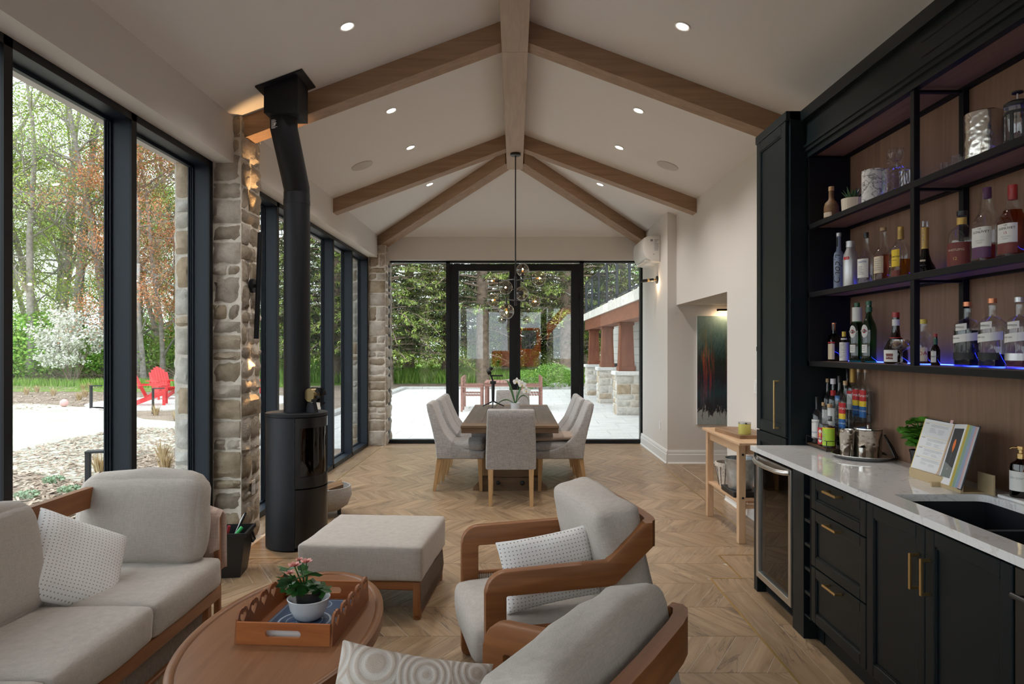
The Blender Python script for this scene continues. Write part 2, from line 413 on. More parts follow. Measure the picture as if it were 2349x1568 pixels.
def in_view(P):
    cx = sum(p[0] for p in P)/len(P); cy_ = sum(p[1] for p in P)/len(P)
    if cy_ < 2.0: return False
    px = VX+cx*FPX/cy_; py = VY+CH*FPX/cy_
    if not (520 < px < 1740 and 1000 < py < 1600): return False
    if px < 1050 and py > 1250: return False
    if px > 1290 and py > 1500 and px < 1500: return False
    if 1045 < px < 1500 and 1200 < py < 1600 and px < 1480: return False
    return True
seen = sorted([q for q in full if in_view(q[0])], key=lambda q: sum(p[1] for p in q[0]))[:292]
seen_ids = {id(q) for q in seen}
tile_me = []
for par in (0, 1):
    mb = MB(); uvl = []
    P = [(0, GAP/2-BW/2), (PT-GAP*1.1, GAP/2-BW/2), (PT-GAP*1.1+SL, BW/2-GAP/2), (SL, BW/2-GAP/2)] if par == 0 else [(SL, GAP/2-BW/2), (SL+PT-GAP*1.1, GAP/2-BW/2), (PT-GAP*1.1, BW/2-GAP/2), (0, BW/2-GAP/2)]
    tile_mb(mb, P, par, uvl); tile_me.append(finish_uv(mb, uvl, 'chevron_tile', 'floor_tile'))
for P, par in seen:
    x0 = P[0][0]-(SL if par else 0); put('chevron_tile', tile_me[par], None, floor, loc=(x0, P[0][1]+BW/2-GAP/2, 0))
mb = MB(); uvl = []
for i, q in enumerate(full+cut):
    if id(q) in seen_ids: continue
    tile_mb(mb, q[0], q[1], uvl, random.random()*30)
o = put('chevron_tile_field', finish_uv(mb, uvl, 'chevron_tile_field', 'floor_tile'), None, floor); o['kind'] = 'stuff'
# border planks
def plank(x0, x1, y0, y1, along):
    mb = MB(); uvl = []; P = [(x0, y0), (x1, y0), (x1, y1), (x0, y1)]; o = len(mb.v); off = random.random()*20
    mb.v += [(x, y, 0.0) for x, y in P]+[(x, y, -0.012) for x, y in P]
    mb.f.append((0,1,2,3)); mb.m.append(0); uvl.append([((y if along == 'Y' else x)+off, (x if along == 'Y' else y)+off) for x, y in P])
    for i in range(4):
        j = (i+1) % 4; mb.f.append((i, 4+i, 4+j, j)); mb.m.append(0); uvl.append([(off, off)]*4)
    put('border_plank', finish_uv(mb, uvl, 'border_plank', 'floor_tile'), None, floor)
def run(x0, x1, y0, y1, along, L=1.18, rows=1):
    g = 0.003
    for r_ in range(rows):
        a = (y0 if along == 'Y' else x0)-(0.5*r_ % 1); e = y1 if along == 'Y' else x1
        while a < e-0.01:
            b_ = min(a+L, e); s_ = max(a, y0 if along == 'Y' else x0)
            if b_-s_ > 0.02:
                if along == 'Y':
                    wdt = (x1-x0)/rows; plank(x0+r_*wdt+g/2, x0+(r_+1)*wdt-g/2, s_+g/2, b_-g/2, 'Y')
                else:
                    wdt = (y1-y0)/rows; plank(s_+g/2, b_-g/2, y0+r_*wdt+g/2, y0+(r_+1)*wdt-g/2, 'X')
            a += L
bi = 0.012
run(-2.318, XL-bi, YB, 5.235, 'Y'); run(-2.318, XL-bi, 5.625, YF, 'Y')
run(XR1+bi, 1.62, YB, YJ1-.0, 'Y', rows=2); run(XR2+bi, 2.16, YJ1+0.0, YJ2, 'Y', rows=2) ; run(XR3+bi, 2.16, YJ2+bi, YFAR+bi, 'Y')
run(XL, 2.07, YFAR+bi, YF, 'X', rows=2)
run(HX0+bi, HX1-bi, HY0+bi, HY1-bi, 'X', L=0.66, rows=4)
for i in range(10): run(2.165, 4.55, 6.95+i*.215, 6.95+(i+1)*.215, 'X')
def inlay(x0, x1, y0, y1): MB().box(x0, x1, y0, y1, -0.012, 0.0008).build('brass_strip', 'brass_inlay', floor)
inlay(XL-bi, XL, YB, HY0); inlay(XL-bi, XL, HY1, YFAR+bi); inlay(XL, HX1, HY0, HY0+bi); inlay(HX1-bi, HX1, HY0+bi, HY1); inlay(XL, HX1-bi, HY1-bi, HY1)
inlay(XR1, XR1+bi, YB, YJ1); inlay(XR1+bi, XR2+bi, YJ1-bi, YJ1); inlay(XR2, XR2+bi, YJ1, YJ2+bi); inlay(XR2+bi, XR3+bi, YJ2, YJ2+bi); inlay(XR3, XR3+bi, YJ2+bi, YFAR+bi); inlay(XL, XR3, YFAR, YFAR+bi)

# ------------------------------------------------------------------ ceiling: hipped vault, beams
HX, HZ, PIT = 2.153, 3.304, 0.37
RZ = HZ+PIT*HX; YE = 10.87; YA = YE-HX
mb = MB()
T = 0.12
def slab(vs):
    n = len(vs); mb.add(list(vs)+[(x, y, z+T) for x, y, z in vs], [tuple(range(n)), tuple(range(2*n-1, n-1, -1))]+[(i, n+i, n+(i+1) % n, (i+1) % n) for i in range(n)])
ex = 0.6
slab([(-HX-ex, YB, HZ-PIT*ex), (-HX-ex, YE+ex, HZ-PIT*ex), (0, YA, RZ), (0, YB, RZ)])
slab([(HX+ex, YB, HZ-PIT*ex), (0, YB, RZ), (0, YA, RZ), (HX+ex, YE+ex, HZ-PIT*ex)])
slab([(-HX-ex, YE+ex, HZ-PIT*ex), (HX+ex, YE+ex, HZ-PIT*ex), (0, YA, RZ)])
ceiling = mb.build('ceiling', 'ceiling_paint'); struct(ceiling, 'white vaulted ceiling with a hipped far end', 'ceiling')
def cz(x): return RZ-PIT*abs(x)
RB = 3.86; RW = 0.1035
for y0, y1 in ((YB, 5.365), (5.367, 8.90)):
    MB().rbox(-RW, RW, y0, y1, RB, RZ-0.02, 0.003, 1).build('ridge_beam', 'oak_beam_y', ceiling, label='pale oak ridge beam')
def rafter(sgn, y0, y1, xe):
    D = 0.165
    poly = [(sgn*RW*0.98, cz(RW)-0.001-D), (sgn*RW*0.98, cz(RW)+0.03), (sgn*xe, cz(xe)+0.03), (sgn*xe, cz(xe)-0.001-D)]
    MB().prism(poly, 'Y', y0, y1).build('rafter_beam', 'oak_beam_x', ceiling, label='oak rafter beam')
for y0 in (5.275, 8.085):
    rafter(-1, y0, y0+0.175, 2.16 if y0 > 6 else 2.12); rafter(1, y0, y0+0.175, 2.152)
# hip beams run along the hips to the two far corners
def hip(sgn):
    a = Vector((sgn*0.06, YA+0.06, 0)); b = Vector((sgn*(HX-0.02), YE-0.02, 0)); d = (b-a).normalized(); nrm = Vector((-d.y, d.x, 0))*0.0875
    D = 0.165; pts = []
    for p in (a, b):
        for sg in (1, -1):
            q = p+nrm*sg; z = cz(p.x); pts += [(q.x, q.y, z-0.025-D), (q.x, q.y, z+0.03)]
    MB().add(pts, [(0,1,3,2), (4,6,7,5), (0,4,5,1), (2,3,7,6), (0,2,6,4), (1,5,7,3)]).build('hip_beam', 'oak_hip_'+('l' if sgn < 0 else 'r'), ceiling, label='oak hip beam')
for nm, an in (('oak_hip_l', -PI/4), ('oak_hip_r', PI/4)):
    wood(nm, (0.27, 0.165, 0.098), (0.40, 0.258, 0.160), 'X', 1.0, 0.6, 16)
    t = MATS[nm].node_tree
    for n in t.nodes:
        if n.type == 'MAPPING': n.vector_type = 'TEXTURE'; n.inputs['Rotation'].default_value = (0, 0, PI/4 if 'r' in nm[-1] else 3*PI/4); n.inputs['Scale'].default_value = (1, 1/16, 1/16)
hip(-1); hip(1)

# ------------------------------------------------------------------ walls
def wall(name, label, fn, m='wall_paint'):
    mb = MB(); fn(mb); o = mb.build(name, m); return struct(o, label, 'wall')
WT = 2.954
def f_left(mb):
    mb.box(-2.62, -HX, YB, 5.235, WT, HZ); mb.box(-2.62, -HX, 5.625, 10.68, WT, HZ)
    mb.box(-2.62, -2.30, YB-.2, -1.0, -0.05, WT)
wall('wall_left', 'plain header above the left window wall', f_left)
def f_far(mb):
    mb.prism([(-2.6, 2.935), (2.6, 2.935), (2.6, 3.25), (2.0, HZ+.02), (-2.0, HZ+.02), (-2.6, 3.25)], 'Y', YE, 11.22)
    mb.box(2.075, 2.6, YE, 11.22, -0.05, 2.94); mb.box(-2.6, -2.32, YE, 11.22, -0.05, 2.94)
wall('wall_far', 'header over the far glazed doors', f_far)
OY0, OY1, OZ = 6.93, 9.10, 2.108
def f_right(mb):
    x0, x1 = 2.155, 2.32
    mb.box(x0, x1, YB-.2, OY0, -0.05, HZ); mb.box(x0, x1, OY0, OY1, OZ, HZ)
wall('wall_right', 'warm white right wall with a hall opening', f_right)
def f_rf(mb): mb.box(2.035, 2.6, OY1, YE-.001, -0.05, cz(2.035)-.003)
wall('wall_right_far', 'warm white right wall section beside the far window with the wall unit', f_rf)
def f_hall(mb):
    mb.box(2.601, 4.75, OY1, OY1+.15, -0.05, 2.3); mb.box(4.6, 4.75, 6.8, OY1, -0.05, 2.3); mb.box(2.32, 4.6, 6.8, OY0, -0.05, 2.3)
wall('wall_hall', 'side hall walls seen through the opening', f_hall)
struct(MB().box(2.32, 4.75, OY0, OY1, OZ, OZ+.1).build('ceiling_hall', 'ceiling_paint'), 'low ceiling of the side hall', 'ceiling')
def f_back(mb):
    mb.prism([(-2.6, 2.954), (2.6, 2.954), (2.6, 3.0), (0, RZ+.25), (-2.6, 3.0)], 'Y', YB-.2, YB)
    mb.box(-2.62, -2.08, YB-.2, YB, -.05, 2.954); mb.box(2.08, 2.6, YB-.2, YB, -.05, 2.954)
wall('wall_back', 'gable wall behind the seating with glazed doors', f_back)
# baseboards
def bb(name, label, segs):
    r = root(name, label, 'baseboard')
    for (x0, x1, y0, y1, ax, sg) in segs:
        # profile boards with a stepped cap
        if ax == 'Y':
            f = x0; prof = [(f, 0), (f+sg*.018, 0), (f+sg*.018, .115), (f+sg*.013, .125), (f+sg*.013, .15), (f+sg*.006, .175), (f, .175)]
            MB().prism(prof, 'Y', y0, y1).build('board', 'trim_white', r); MB().prism([(f+sg*.018, 0), (f+sg*.03, 0), (f+sg*.018, .02)], 'Y', y0, y1).build('shoe_moulding', 'trim_white', r)
        else:
            f = y0; prof = [(f, 0), (f+sg*.018, 0), (f+sg*.018, .115), (f+sg*.013, .125), (f+sg*.013, .15), (f+sg*.006, .175), (f, .175)]
            MB().prism(prof, 'X', x0, x1).build('board', 'trim_white', r); MB().prism([(f+sg*.018, 0), (f+sg*.03, 0), (f+sg*.018, .02)], 'X', x0, x1).build('shoe_moulding', 'trim_white', r)
bb('baseboard_right', 'tall white baseboard along the right wall', [(2.035, 0, OY1-.018, YE+.08, 'Y', -1), (2.155, 0, 4.95, OY0, 'Y', -1)])
bb('baseboard_hall', 'tall white baseboard in the hall opening', [(2.035, 4.6, OY1, 0, 'X', -1)])
# ------------------------------------------------------------------ glazing
def frame_y(name, label, ys, z0=0.0, z1=WT, xi=-2.30, xo=-2.45):
    # window wall in a plane of constant X; ys: mullion centre lines
    r = root(name, label, 'window'); h = 0.0275
    for i, y in enumerate(ys):
        m = MB(); m.box(xi-.012, xi, y-h, y+h, z0, z1, 0); m.box(xo, xi-.012, y-h+.004, y+h-.004, z0, z1, 1)
        for k, (dx, e) in enumerate(((0.03, .010), (0.018, .020), (0.008, .030))):
            m.box(xo+.0, xo+dx, y-h-e, y+h+e, z0+.05, z1-.05, 1)
        m.build('mullion', ['frame_black', 'frame_sky_tint'], r)
    m = MB(); m.box(xi-.012, xi, ys[0], ys[-1], z1-.045, z1, 0); m.box(xo, xi-.012, ys[0], ys[-1], z1-.042, z1, 1); m.box(xo, xo+.03, ys[0], ys[-1], z1-.062, z1, 1); m.build('head_rail', ['frame_black', 'frame_sky_tint'], r)
    m = MB(); m.box(xi-.012, xi, ys[0], ys[-1], z0, z0+.055, 0); m.box(xo, xi-.012, ys[0], ys[-1], z0, z0+.052, 1); m.box(xo, xo+.03, ys[0], ys[-1], z0, z0+.07, 1); m.build('sill_rail', ['frame_black', 'frame_sky_tint'], r)
    for a, b in zip(ys[:-1], ys[1:]):
        MB().box(xo-.012, xo-.004, a+.02, b-.02, z0+.04, z1-.04).build('pane', 'window_glass', r)
frame_y('window_1', 'near left window wall with black mullions', [-1.0, 0.03, 1.05, 2.07, 3.10, 4.125, 5.17])
frame_y('window_2', 'far left window wall with black mullions beyond the stone pillar', [5.65, 6.635, 7.65, 8.67, 9.67, 10.685])
def glazed_end(pre, Y0, sgn, lab):
    # sgn +1: glazing recedes towards +Y from plane Y0
    def bx(m, x0, x1, d0, d1, z0, z1, mi=0):
        a, b = Y0+sgn*d0, Y0+sgn*d1; m.box(x0, x1, min(a, b), max(a, b), z0, z1, mi)
    r = root('window_%d' % (3 if sgn > 0 else 5), 'black framed sidelights '+lab, 'window'); Z1 = 2.935
    for x0, x1 in ((-2.07, -2.018), (2.018, 2.07), (-1.105, -1.045), (1.045, 1.105)):
        m = MB(); bx(m, x0, x1, 0, .12, 0, Z1); m.build('mullion', 'frame_black', r)
    m = MB(); bx(m, -2.07, 2.07, 0, .12, Z1-.03, Z1); m.build('head_rail', 'frame_black', r)
    for x0, x1 in ((-2.018, -1.105), (1.105, 2.018)):
        m = MB(); bx(m, x0, x1, 0, .12, 0, .06); m.build('sill_rail', 'frame_black', r)
        m = MB(); bx(m, x0-.005, x1+.005, .08, .09, .05, Z1-.02); m.build('pane', 'window_glass', r)
    d = root('door_%d' % (1 if sgn > 0 else 2), 'black framed double glass doors '+lab, 'door')
    for s in (-1, 1):
        for x0, x1 in ((0.012, .088), (.905, 1.04)):
            a, b = sorted((s*x0, s*x1)); m = MB(); bx(m, a, b, .02, .085, .015, Z1-.05); m.build('stile', 'frame_black', d)
        a, b = sorted((s*.088, s*.905)); m = MB(); bx(m, a, b, .02, .085, Z1-.16, Z1-.05); m.build('top_rail', 'frame_black', d)
        m = MB(); bx(m, a, b, .02, .085, .015, .15); m.build('bottom_rail', 'frame_black', d)
        m = MB(); bx(m, a-.005, b+.005, .05, .06, .14, Z1-.15); m.build('pane', 'window_glass', d)
        hx = s*.985
        for z in (.25, 1.2, 2.3):
            m = MB(); c = s*1.045; m.cyl((c, Y0+sgn*.012, z), (c, Y0+sgn*.012, z+.11), .009, n=8); m.build('hinge', 'frame_black', d)
    m = MB(); bx(m, -.012, .012, .0, .1, .015, Z1-.05); m.build('astragal', 'frame_black', d)
    m = MB(); m.rbox(.03, .055, Y0-sgn*.008-.006, Y0-sgn*.008+.006, .98, 1.18, .004); bx(m, -.08+.0, .045, -.05, -.035, 1.06, 1.08); bx(m, .035, .05, -.05, .0, 1.06, 1.08); m.build('lever_handle', 'frame_black', d)
    m = MB(); bx(m, -1.045, 1.045, 0, .12, -.01, .015); m.build('threshold', 'frame_black', d)
glazed_end('far', 10.965, 1, 'at the far end of the room')
glazed_end('back', YB-.03, -1, 'in the back wall')

# ------------------------------------------------------------------ stone pillars
def stone(w, h, d, seed, amp=0.019):
    # irregular split-face block, back at y=+d/2, face towards -Y, centred
    nx, nz = max(3, int(w/.035)), max(3, int(h/.035)); nx = min(nx, 6); nz = min(nz, 6)
    mb = MB(); R = random.Random(seed); ids = {}
    for i in range(nx+1):
        for j in range(nz+1):
            u = i/nx; v = j/nz; e = i in (0, nx) or j in (0, nz)
            x = (u-.5)*w+R.uniform(-.3, .3)*(.012 if e else .02); z = (v-.5)*h+R.uniform(-.3, .3)*(.012 if e else .02)
            y = -d/2+(R.uniform(0.004, amp) if e else -R.uniform(0, amp))
            ids[i, j] = len(mb.v); mb.v.append((x, y, z))
    for i in range(nx):
        for j in range(nz): mb.f.append((ids[i,j], ids[i+1,j], ids[i+1,j+1], ids[i,j+1])); mb.m.append(0)
    rim = [(i, 0) for i in range(nx)]+[(nx, j) for j in range(nz)]+[(i, nz) for i in range(nx, 0, -1)]+[(0, j) for j in range(nz, 0, -1)]
    o = len(mb.v)
    for q in rim: x, y, z = mb.v[ids[q]]; mb.v.append((x, d/2, z))
    for k in range(len(rim)):
        a = ids[rim[k]]; b = ids[rim[(k+1) % len(rim)]]; mb.f.append((a, o+k, o+(k+1) % len(rim), b)); mb.m.append(0)
    return mb
def stone_face(parent, O, ux, w, z0, z1, seed, mat, rowh=(.09, .26), d=0.07, wide=(0.14, .4), joint=.018):
    # O: lower left corner (as seen from outside), ux: unit vector along the face; outward = ux x z
    R = random.Random(seed); z = z0; ux = Vector(ux); out = Vector((ux.y, -ux.x, 0))
    rz = math.atan2(ux.y, ux.x)
    while z < z1-.03:
        h = min(R.uniform(*rowh), z1-z)
        if z1-(z+h) < .07: h = z1-z
        x = 0
        while x < w-.02:
            l = min(R.uniform(*wide), w-x)
            if w-(x+l) < .10: l = w-x
            pr = R.uniform(-.006, .010)
            c = Vector(O)+ux*(x+l/2)+Vector((0, 0, z+h/2))+out*(pr-d/2+.010)
            o = stone(l-joint, h-joint, d, R.random()).build('stone', mat, parent, smooth=38); o.location = c-parent.location; o.rotation_euler = (0, 0, rz)
            x += l
        z += h
def pillar(name, label, x0, x1, y0, y1, z1, faces, mat='limestone', mort='mortar', seed=1, z0=0.0, **kw):
    r = root(name, label, 'pillar')
    MB().box(x0+.001, x1-.001, y0+.001, y1-.001, z0-.05, z1).build('mortar_core', mort, r)
    if 'S' in faces: stone_face(r, (x0, y0, 0), (1, 0, 0), x1-x0, z0, z1, seed, mat, **kw)
    if 'E' in faces: stone_face(r, (x1, y0, 0), (0, 1, 0), y1-y0, z0, z1, seed+1, mat, **kw)
    if 'W' in faces: stone_face(r, (x0, y1, 0), (0, -1, 0), y1-y0, z0, z1, seed+2, mat, **kw)
    if 'N' in faces: stone_face(r, (x1, y1, 0), (-1, 0, 0), x1-x0, z0, z1, seed+3, mat, **kw)
    return r
pillar('stone_pillar', 'limestone block pillar between the left windows with a black tube lamp', -2.32, -2.10, 5.24, 5.62, 3.32, 'SE', seed=11, wide=(.10, .30), rowh=(.07, .22))
pillar('stone_pillar', 'limestone block pillar in the far left corner', -2.30, -2.03, 10.72, 11.2, 3.15, 'SE', seed=23, wide=(.12, .3), rowh=(.08, .24))
# outside part of the first pillar and wall, visible through the panes
pillar('stone_pillar', 'outdoor stone pier seen through the second pane', -2.60, -2.455, 5.22, 5.64, 3.0, 'SWE', mat='limestone_pale', seed=31, wide=(.2, .3), z0=-.1)
pillar('stone_pillar', 'outdoor stone pier at the far left corner', -2.60, -2.455, 10.72, 11.2, 3.0, 'SWE', mat='limestone_pale', seed=37, z0=-.1)
# recessed lights and speakers in the ceiling
plain('lamp_white', (1, 1, 1), 0.5, emis=(1.0, 0.86, 0.74), estr=14)
plain('speaker_grille', (0.66, 0.63, 0.59), 0.8, bumps=0.5, bscale=900)
nrmL = {s: Vector((s*PIT, 0, -1)).normalized() for s in (-1, 1)}   # inward normal, side s
def on_ceiling(s, x, y):  # frame on the sloped ceiling plane
    p = Vector((s*x, y, cz(x)-.001)); zax = Vector((-s*PIT, 0, -1)).normalized(); yax = Vector((0, 1, 0)); xax = yax.cross(zax)
    return Matrix(((xax.x, yax.x, zax.x, p.x), (xax.y, yax.y, zax.y, p.y), (xax.z, yax.z, zax.z, p.z), (0, 0, 0, 1)))
def place(o, M): o.matrix_world = M
dl_names = {4.56: 'nearest in view', 6.18: 'second from the stove flue end', 7.32: 'third row, level with the round speaker', 8.97: 'last, beyond the second rafter'}
for s in (-1, 1):
    for y in (4.56, 6.18, 7.32, 8.97):
        if y < 4:
            lab = 'round recessed downlight in the ceiling behind the camera'; 
        else: lab = 'round recessed downlight on the %s slope, %s' % ('left' if s < 0 else 'right', dl_names[y])
        t_ = thing('recessed_light', lab, 'light', group='recessed ceiling lights'); place(t_, on_ceiling(s, 1.12, y))
        MB().lathe([(.056, 0), (.056, .004), (.05, .006), (.041, .003), (.041, -.002)], 28).build('trim_ring', 'trim_white', t_, smooth=30)
        MB().lathe([(.0405, .0015), (.0, .0022)], 28).build('lens', 'lamp_white', t_)
        ld = bpy.data.lights.new('downlight', 'SPOT'); ld.energy = DOWN_W; ld.color = (1.0, 0.94, 0.88); ld.spot_size = math.radians(125); ld.spot_blend = 0.8; ld.shadow_soft_size = 0.04
        lo = bpy.data.objects.new('downlight', ld); C.objects.link(lo); lo.location = t_.matrix_world.translation+Vector((0, 0, -.03)); 
    t_ = thing('ceiling_speaker', 'flat round in-ceiling speaker grille on the %s slope' % ('left' if s < 0 else 'right'), 'speaker', group='ceiling speakers'); place(t_, on_ceiling(s, 1.64, 7.33))
    MB().lathe([(.118, 0), (.118, .006), (.112, .008), (.0, .009)], 32).build('grille', 'speaker_grille', t_, smooth=30)
# ------------------------------------------------------------------ bar: counter, base units, tall cabinet, hutch
plain('cabinet_green', (0.0045, 0.0098, 0.0125), 0.40, spec=0.25)
plain('black_lacquer', (0.005, 0.005, 0.007), 0.5, spec=.25)
plain('void_black', (0.004, 0.004, 0.005), 0.9)
plain('brass', (0.72, 0.50, 0.22), 0.28, 1.0)
plain('stainless', (0.62, 0.61, 0.60), 0.28, 1.0)
plain('stainless_dark', (0.10, 0.10, 0.10), 0.35, 1.0)
plain('sink_black', (0.006, 0.008, 0.012), 0.5)
wood('bar_oak', (0.19, 0.105, 0.066), (0.295, 0.175, 0.115), 'Z', 1.0, 0.5, 12)
wood('bar_oak_under', (0.20, 0.12, 0.075), (0.30, 0.19, 0.12), 'Y', 1.0, 0.5, 12)
glass_mat('fridge_glass', (0.34, 0.34, 0.36), 1.3)
plain('led_blue', (0.1, 0.15, 1), 0.5, emis=(0.02, 0.045, 1.0), estr=15.0); plain('led_blue_dim', (0.1, 0.15, 1), 0.5, emis=(0.02, 0.045, 1.0), estr=5.0)
def quartz():
    m, t, b = nodes('quartz'); co = coords(t)
    n = N(t, 'ShaderNodeTexNoise', Scale=1.7, Detail=8.0, Roughness=0.55, Distortion=1.3); t.links.new(co, n.inputs['Vector'])
    v = ramp(t, n.outputs[0], [(0.488, (0.80, 0.79, 0.79)), (0.5, (0.62, 0.61, 0.62)), (0.508, (0.80, 0.79, 0.79))])
    n2 = N(t, 'ShaderNodeTexNoise', Scale=5.0, Detail=6.0, Distortion=2.0); t.links.new(co, n2.inputs['Vector'])
    v2 = ramp(t, n2.outputs[0], [(0.49, (1, 1, 1)), (0.5, (0.86, 0.83, 0.78)), (0.51, (1, 1, 1))])
    mx = N(t, 'ShaderNodeMix', data_type='RGBA', blend_type='MULTIPLY'); mx.inputs['Factor'].default_value = 1
    t.links.new(v.outputs[0], mx.inputs['A']); t.links.new(v2.outputs[0], mx.inputs['B']); t.links.new(mx.outputs['Result'], b.inputs['Base Color'])
    b.inputs['Roughness'].default_value = 0.05; b.inputs['Specular IOR Level'].default_value = 0.5
quartz()
XC, CZ0, CZ1 = 1.508, 0.885, 0.915      # counter front edge, underside, top
XF = 1.532                              # door faces
WXX = 2.1535
def pull(parent, y0, y1=None, z0=None, z1=None, z=None, x=XF, name='handle'):
    m = MB(); r = .0055; px = x-.034
    if y1 is not None and z is not None:
        m.rbox(px-r, px+r, y0, y1, z-r, z+r, .002, 1)
        for y in (y0+.006, y1-.006): m.rbox(px, x, y-r, y+r, z-r, z+r, .002, 1)
    else:
        m.rbox(px-r, px+r, y0-r, y0+r, z0, z1, .002, 1)
        for zz in (z0+.006, z1-.006): m.rbox(px, x, y0-r, y0+r, zz-r, zz+r, .002, 1)
    return m.build(name, 'brass', parent, label='brushed brass bar pull')
def shaker(parent, name, y0, y1, z0, z1, x=XF, rail=.055, mat='cabinet_green'):
    m = MB(); t = .022
    m.rbox(x, x+t, y0, y0+rail, z0, z1, .004, 2); m.rbox(x, x+t, y1-rail, y1, z0, z1, .004, 2)
    m.rbox(x, x+t, y0+rail, y1-rail, z0, z0+rail, .004, 2); m.rbox(x, x+t, y0+rail, y1-rail, z1-rail, z1, .004, 2)
    m.box(x+.011, x+t, y0+rail-.004, y1-rail+.004, z0+rail-.004, z1-rail+.004)
    # ogee edge bead
    e = .008
    for (a, b, c, d) in ((y0+rail, y0+rail+e, z0+rail, z1-rail), (y1-rail-e, y1-rail, z0+rail, z1-rail), (y0+rail, y1-rail, z0+rail, z0+rail+e), (y0+rail, y1-rail, z1-rail-e, z1-rail)):
        m.box(x+.005, x+.012, a, b, c, d)
    return m.build(name, mat, parent)
def carcass(parent, y0, y1, z0=.125, z1=CZ0, x=XF+.024, kick=True):
    m = MB(); m.box(x, WXX, y0, y1, z0, z1)
    if kick: m.box(x+.05, WXX, y0, y1, 0, z0)
    return m.build('body', 'cabinet_green', parent)
E = .0015
# end panel + beverage cooler
o = MB().rbox(XF-.002, WXX, 4.31, 4.368, 0, CZ0, .002, 1).build('end_panel', 'cabinet_green'); tag(o, 'dark green end panel of the bar beside the wine cooler', 'panel')
t_ = thing('beverage_cooler', 'under-counter beverage cooler with a steel framed glass door', 'cooler', (XF, 3.762, 0)); ly = .545
m = MB(); m.box(.045, .60, 0, .02, .09, .86); m.box(.045, .60, ly-.02, ly, .09, .86); m.box(.045, .60, 0, ly, .09, .12); m.box(.045, .60, 0, ly, .84, .875); m.box(.58, .60, 0, ly, .09, .86); m.build('cabinet_shell', 'void_black', t_)
m = MB(); m.box(.06, .58, 0.01, ly-.01, .0, .088)
for i in range(8): m.box(.05, .06, .01, ly-.01, .012+i*.009, .016+i*.009)
m.build('vent_grille', 'void_black', t_)
d = MB(); fw = .038
d.rbox(-.012, .032, .003, fw, .105, .865, .003, 1); d.rbox(-.012, .032, ly-fw, ly-.003, .105, .865, .003, 1); d.rbox(-.012, .032, fw, ly-fw, .105, .145, .003, 1); d.rbox(-.012, .032, fw, ly-fw, .832, .865, .003, 1)
dr = d.build('door', 'stainless', t_, label='stainless steel door frame')
MB().box(.004, .012, fw-.004, ly-fw+.004, .14, .836).build('pane', 'fridge_glass', dr)
hp = [(-.012, .02, .845), (-.035, .04, .842), (-.052, .12, .838), (-.056, ly/2, .836), (-.052, ly-.12, .838), (-.035, ly-.04, .842), (-.012, ly-.02, .845)]
MB().tube(hp, .014, 10).build('handle', 'stainless', dr, smooth=50, label='curved tubular steel handle')
for z in (.33, .50, .68):
    m = MB(); m.box(.06, .56, .022, ly-.022, z, z+.006); m.build('shelf', 'fridge_glass', t_)
plain('can_label_a', (0.75, 0.70, 0.55), 0.4, var=.3, vscale=40); plain('can_label_b', (0.55, 0.20, 0.12), 0.4, var=.5, vscale=40); plain('can_label_c', (0.15, 0.30, 0.50), 0.4, var=.4, vscale=40)
cl = ['can_label_a', 'can_label_c', 'can_label_b']
i = 0
for z in (.123, .337, .507):
    for y in (.06, .135):
        mname = cl[i % 3]; i += 1
        c = MB(); c.lathe([(.0, 0), (.028, 0), (.031, .006), (.031, .105), (.026, .118), (.026, .12), (0, .12)], 16)
        o = c.build('drink_can', mname, None, smooth=40); o.location = (XF+.10+(i % 2)*.02, 3.762+y, z)
        tag(o, ['pale drink can', 'blue drink can', 'red drink can', 'cream drink can', 'navy drink can', 'orange drink can'][i-1]+' behind the cooler door glass, %s shelf' % {.123: 'bottom', .337: 'middle', .507: 'upper'}[z], 'can', 'cans in the cooler')
# filler post with wine cubbies
t_ = thing('wine_cubby', 'narrow column of open wine cubbies between cooler and drawers', 'cabinet', (0, 0, 0))
MB().rbox(XF-.002, WXX, 3.617, 3.760, 0, CZ0, .002, 1).build('side_panel', 'cabinet_green', t_)
m = MB(); ya, yb = 3.537, 3.617
m.box(XF+.0, WXX, ya, ya+.006, .125, CZ0); m.box(XF+.35, WXX, ya, yb, .125, CZ0)
m.build('back_board', 'void_black', t_)
for z in [.125+i*.1267 for i in range(7)]: MB().rbox(XF+.003, XF+.35, ya, yb, z-.008 if z > .13 else z, min(z+.008, CZ0-.001), .001, 1).build('divider_shelf', 'cabinet_green', t_)
MB().box(XF+.07, WXX, ya, yb, 0, .125).build('toe_kick', 'cabinet_green', t_)
# drawers
t_ = thing('drawer_unit', 'dark green drawer base unit with three brass-pulled drawers', 'cabinet'); y0, y1 = 2.979, 3.535; carcass(t_, y0+E, y1-E)
for z0, z1 in ((.712, .868), (.420, .706), (.132, .414)):
    dd = shaker(t_, 'drawer', y0+.003, y1-.003, z0, z1, rail=.05); pull(dd, 3.19, 3.325, z=z1-.028 if z1 > .8 else z1-.03)
# sink doors
t_ = thing('sink_cabinet', 'dark green sink base unit with two tall panelled doors', 'cabinet'); y0, y1 = 2.099, 2.977; ym = 2.551
m = MB(); m.box(XF+.024, WXX, y0+E, y1-E, .125, .62); m.box(XF+.074, WXX, y0+E, y1-E, 0, .125); m.box(XF+.024, XF+.04, y0+E, y1-E, .62, CZ0); m.box(XF+.024, WXX, y1-.012, y1-E, .62, CZ0); m.build('body', 'cabinet_green', t_)
for a, b, hy in ((ym+.002, y1-.003, ym+.036), (y0+.003, ym-.002, ym-.034)):
    dd = shaker(t_, 'door', a, b, .132, .868); pull(dd, hy, z0=.625, z1=.762)
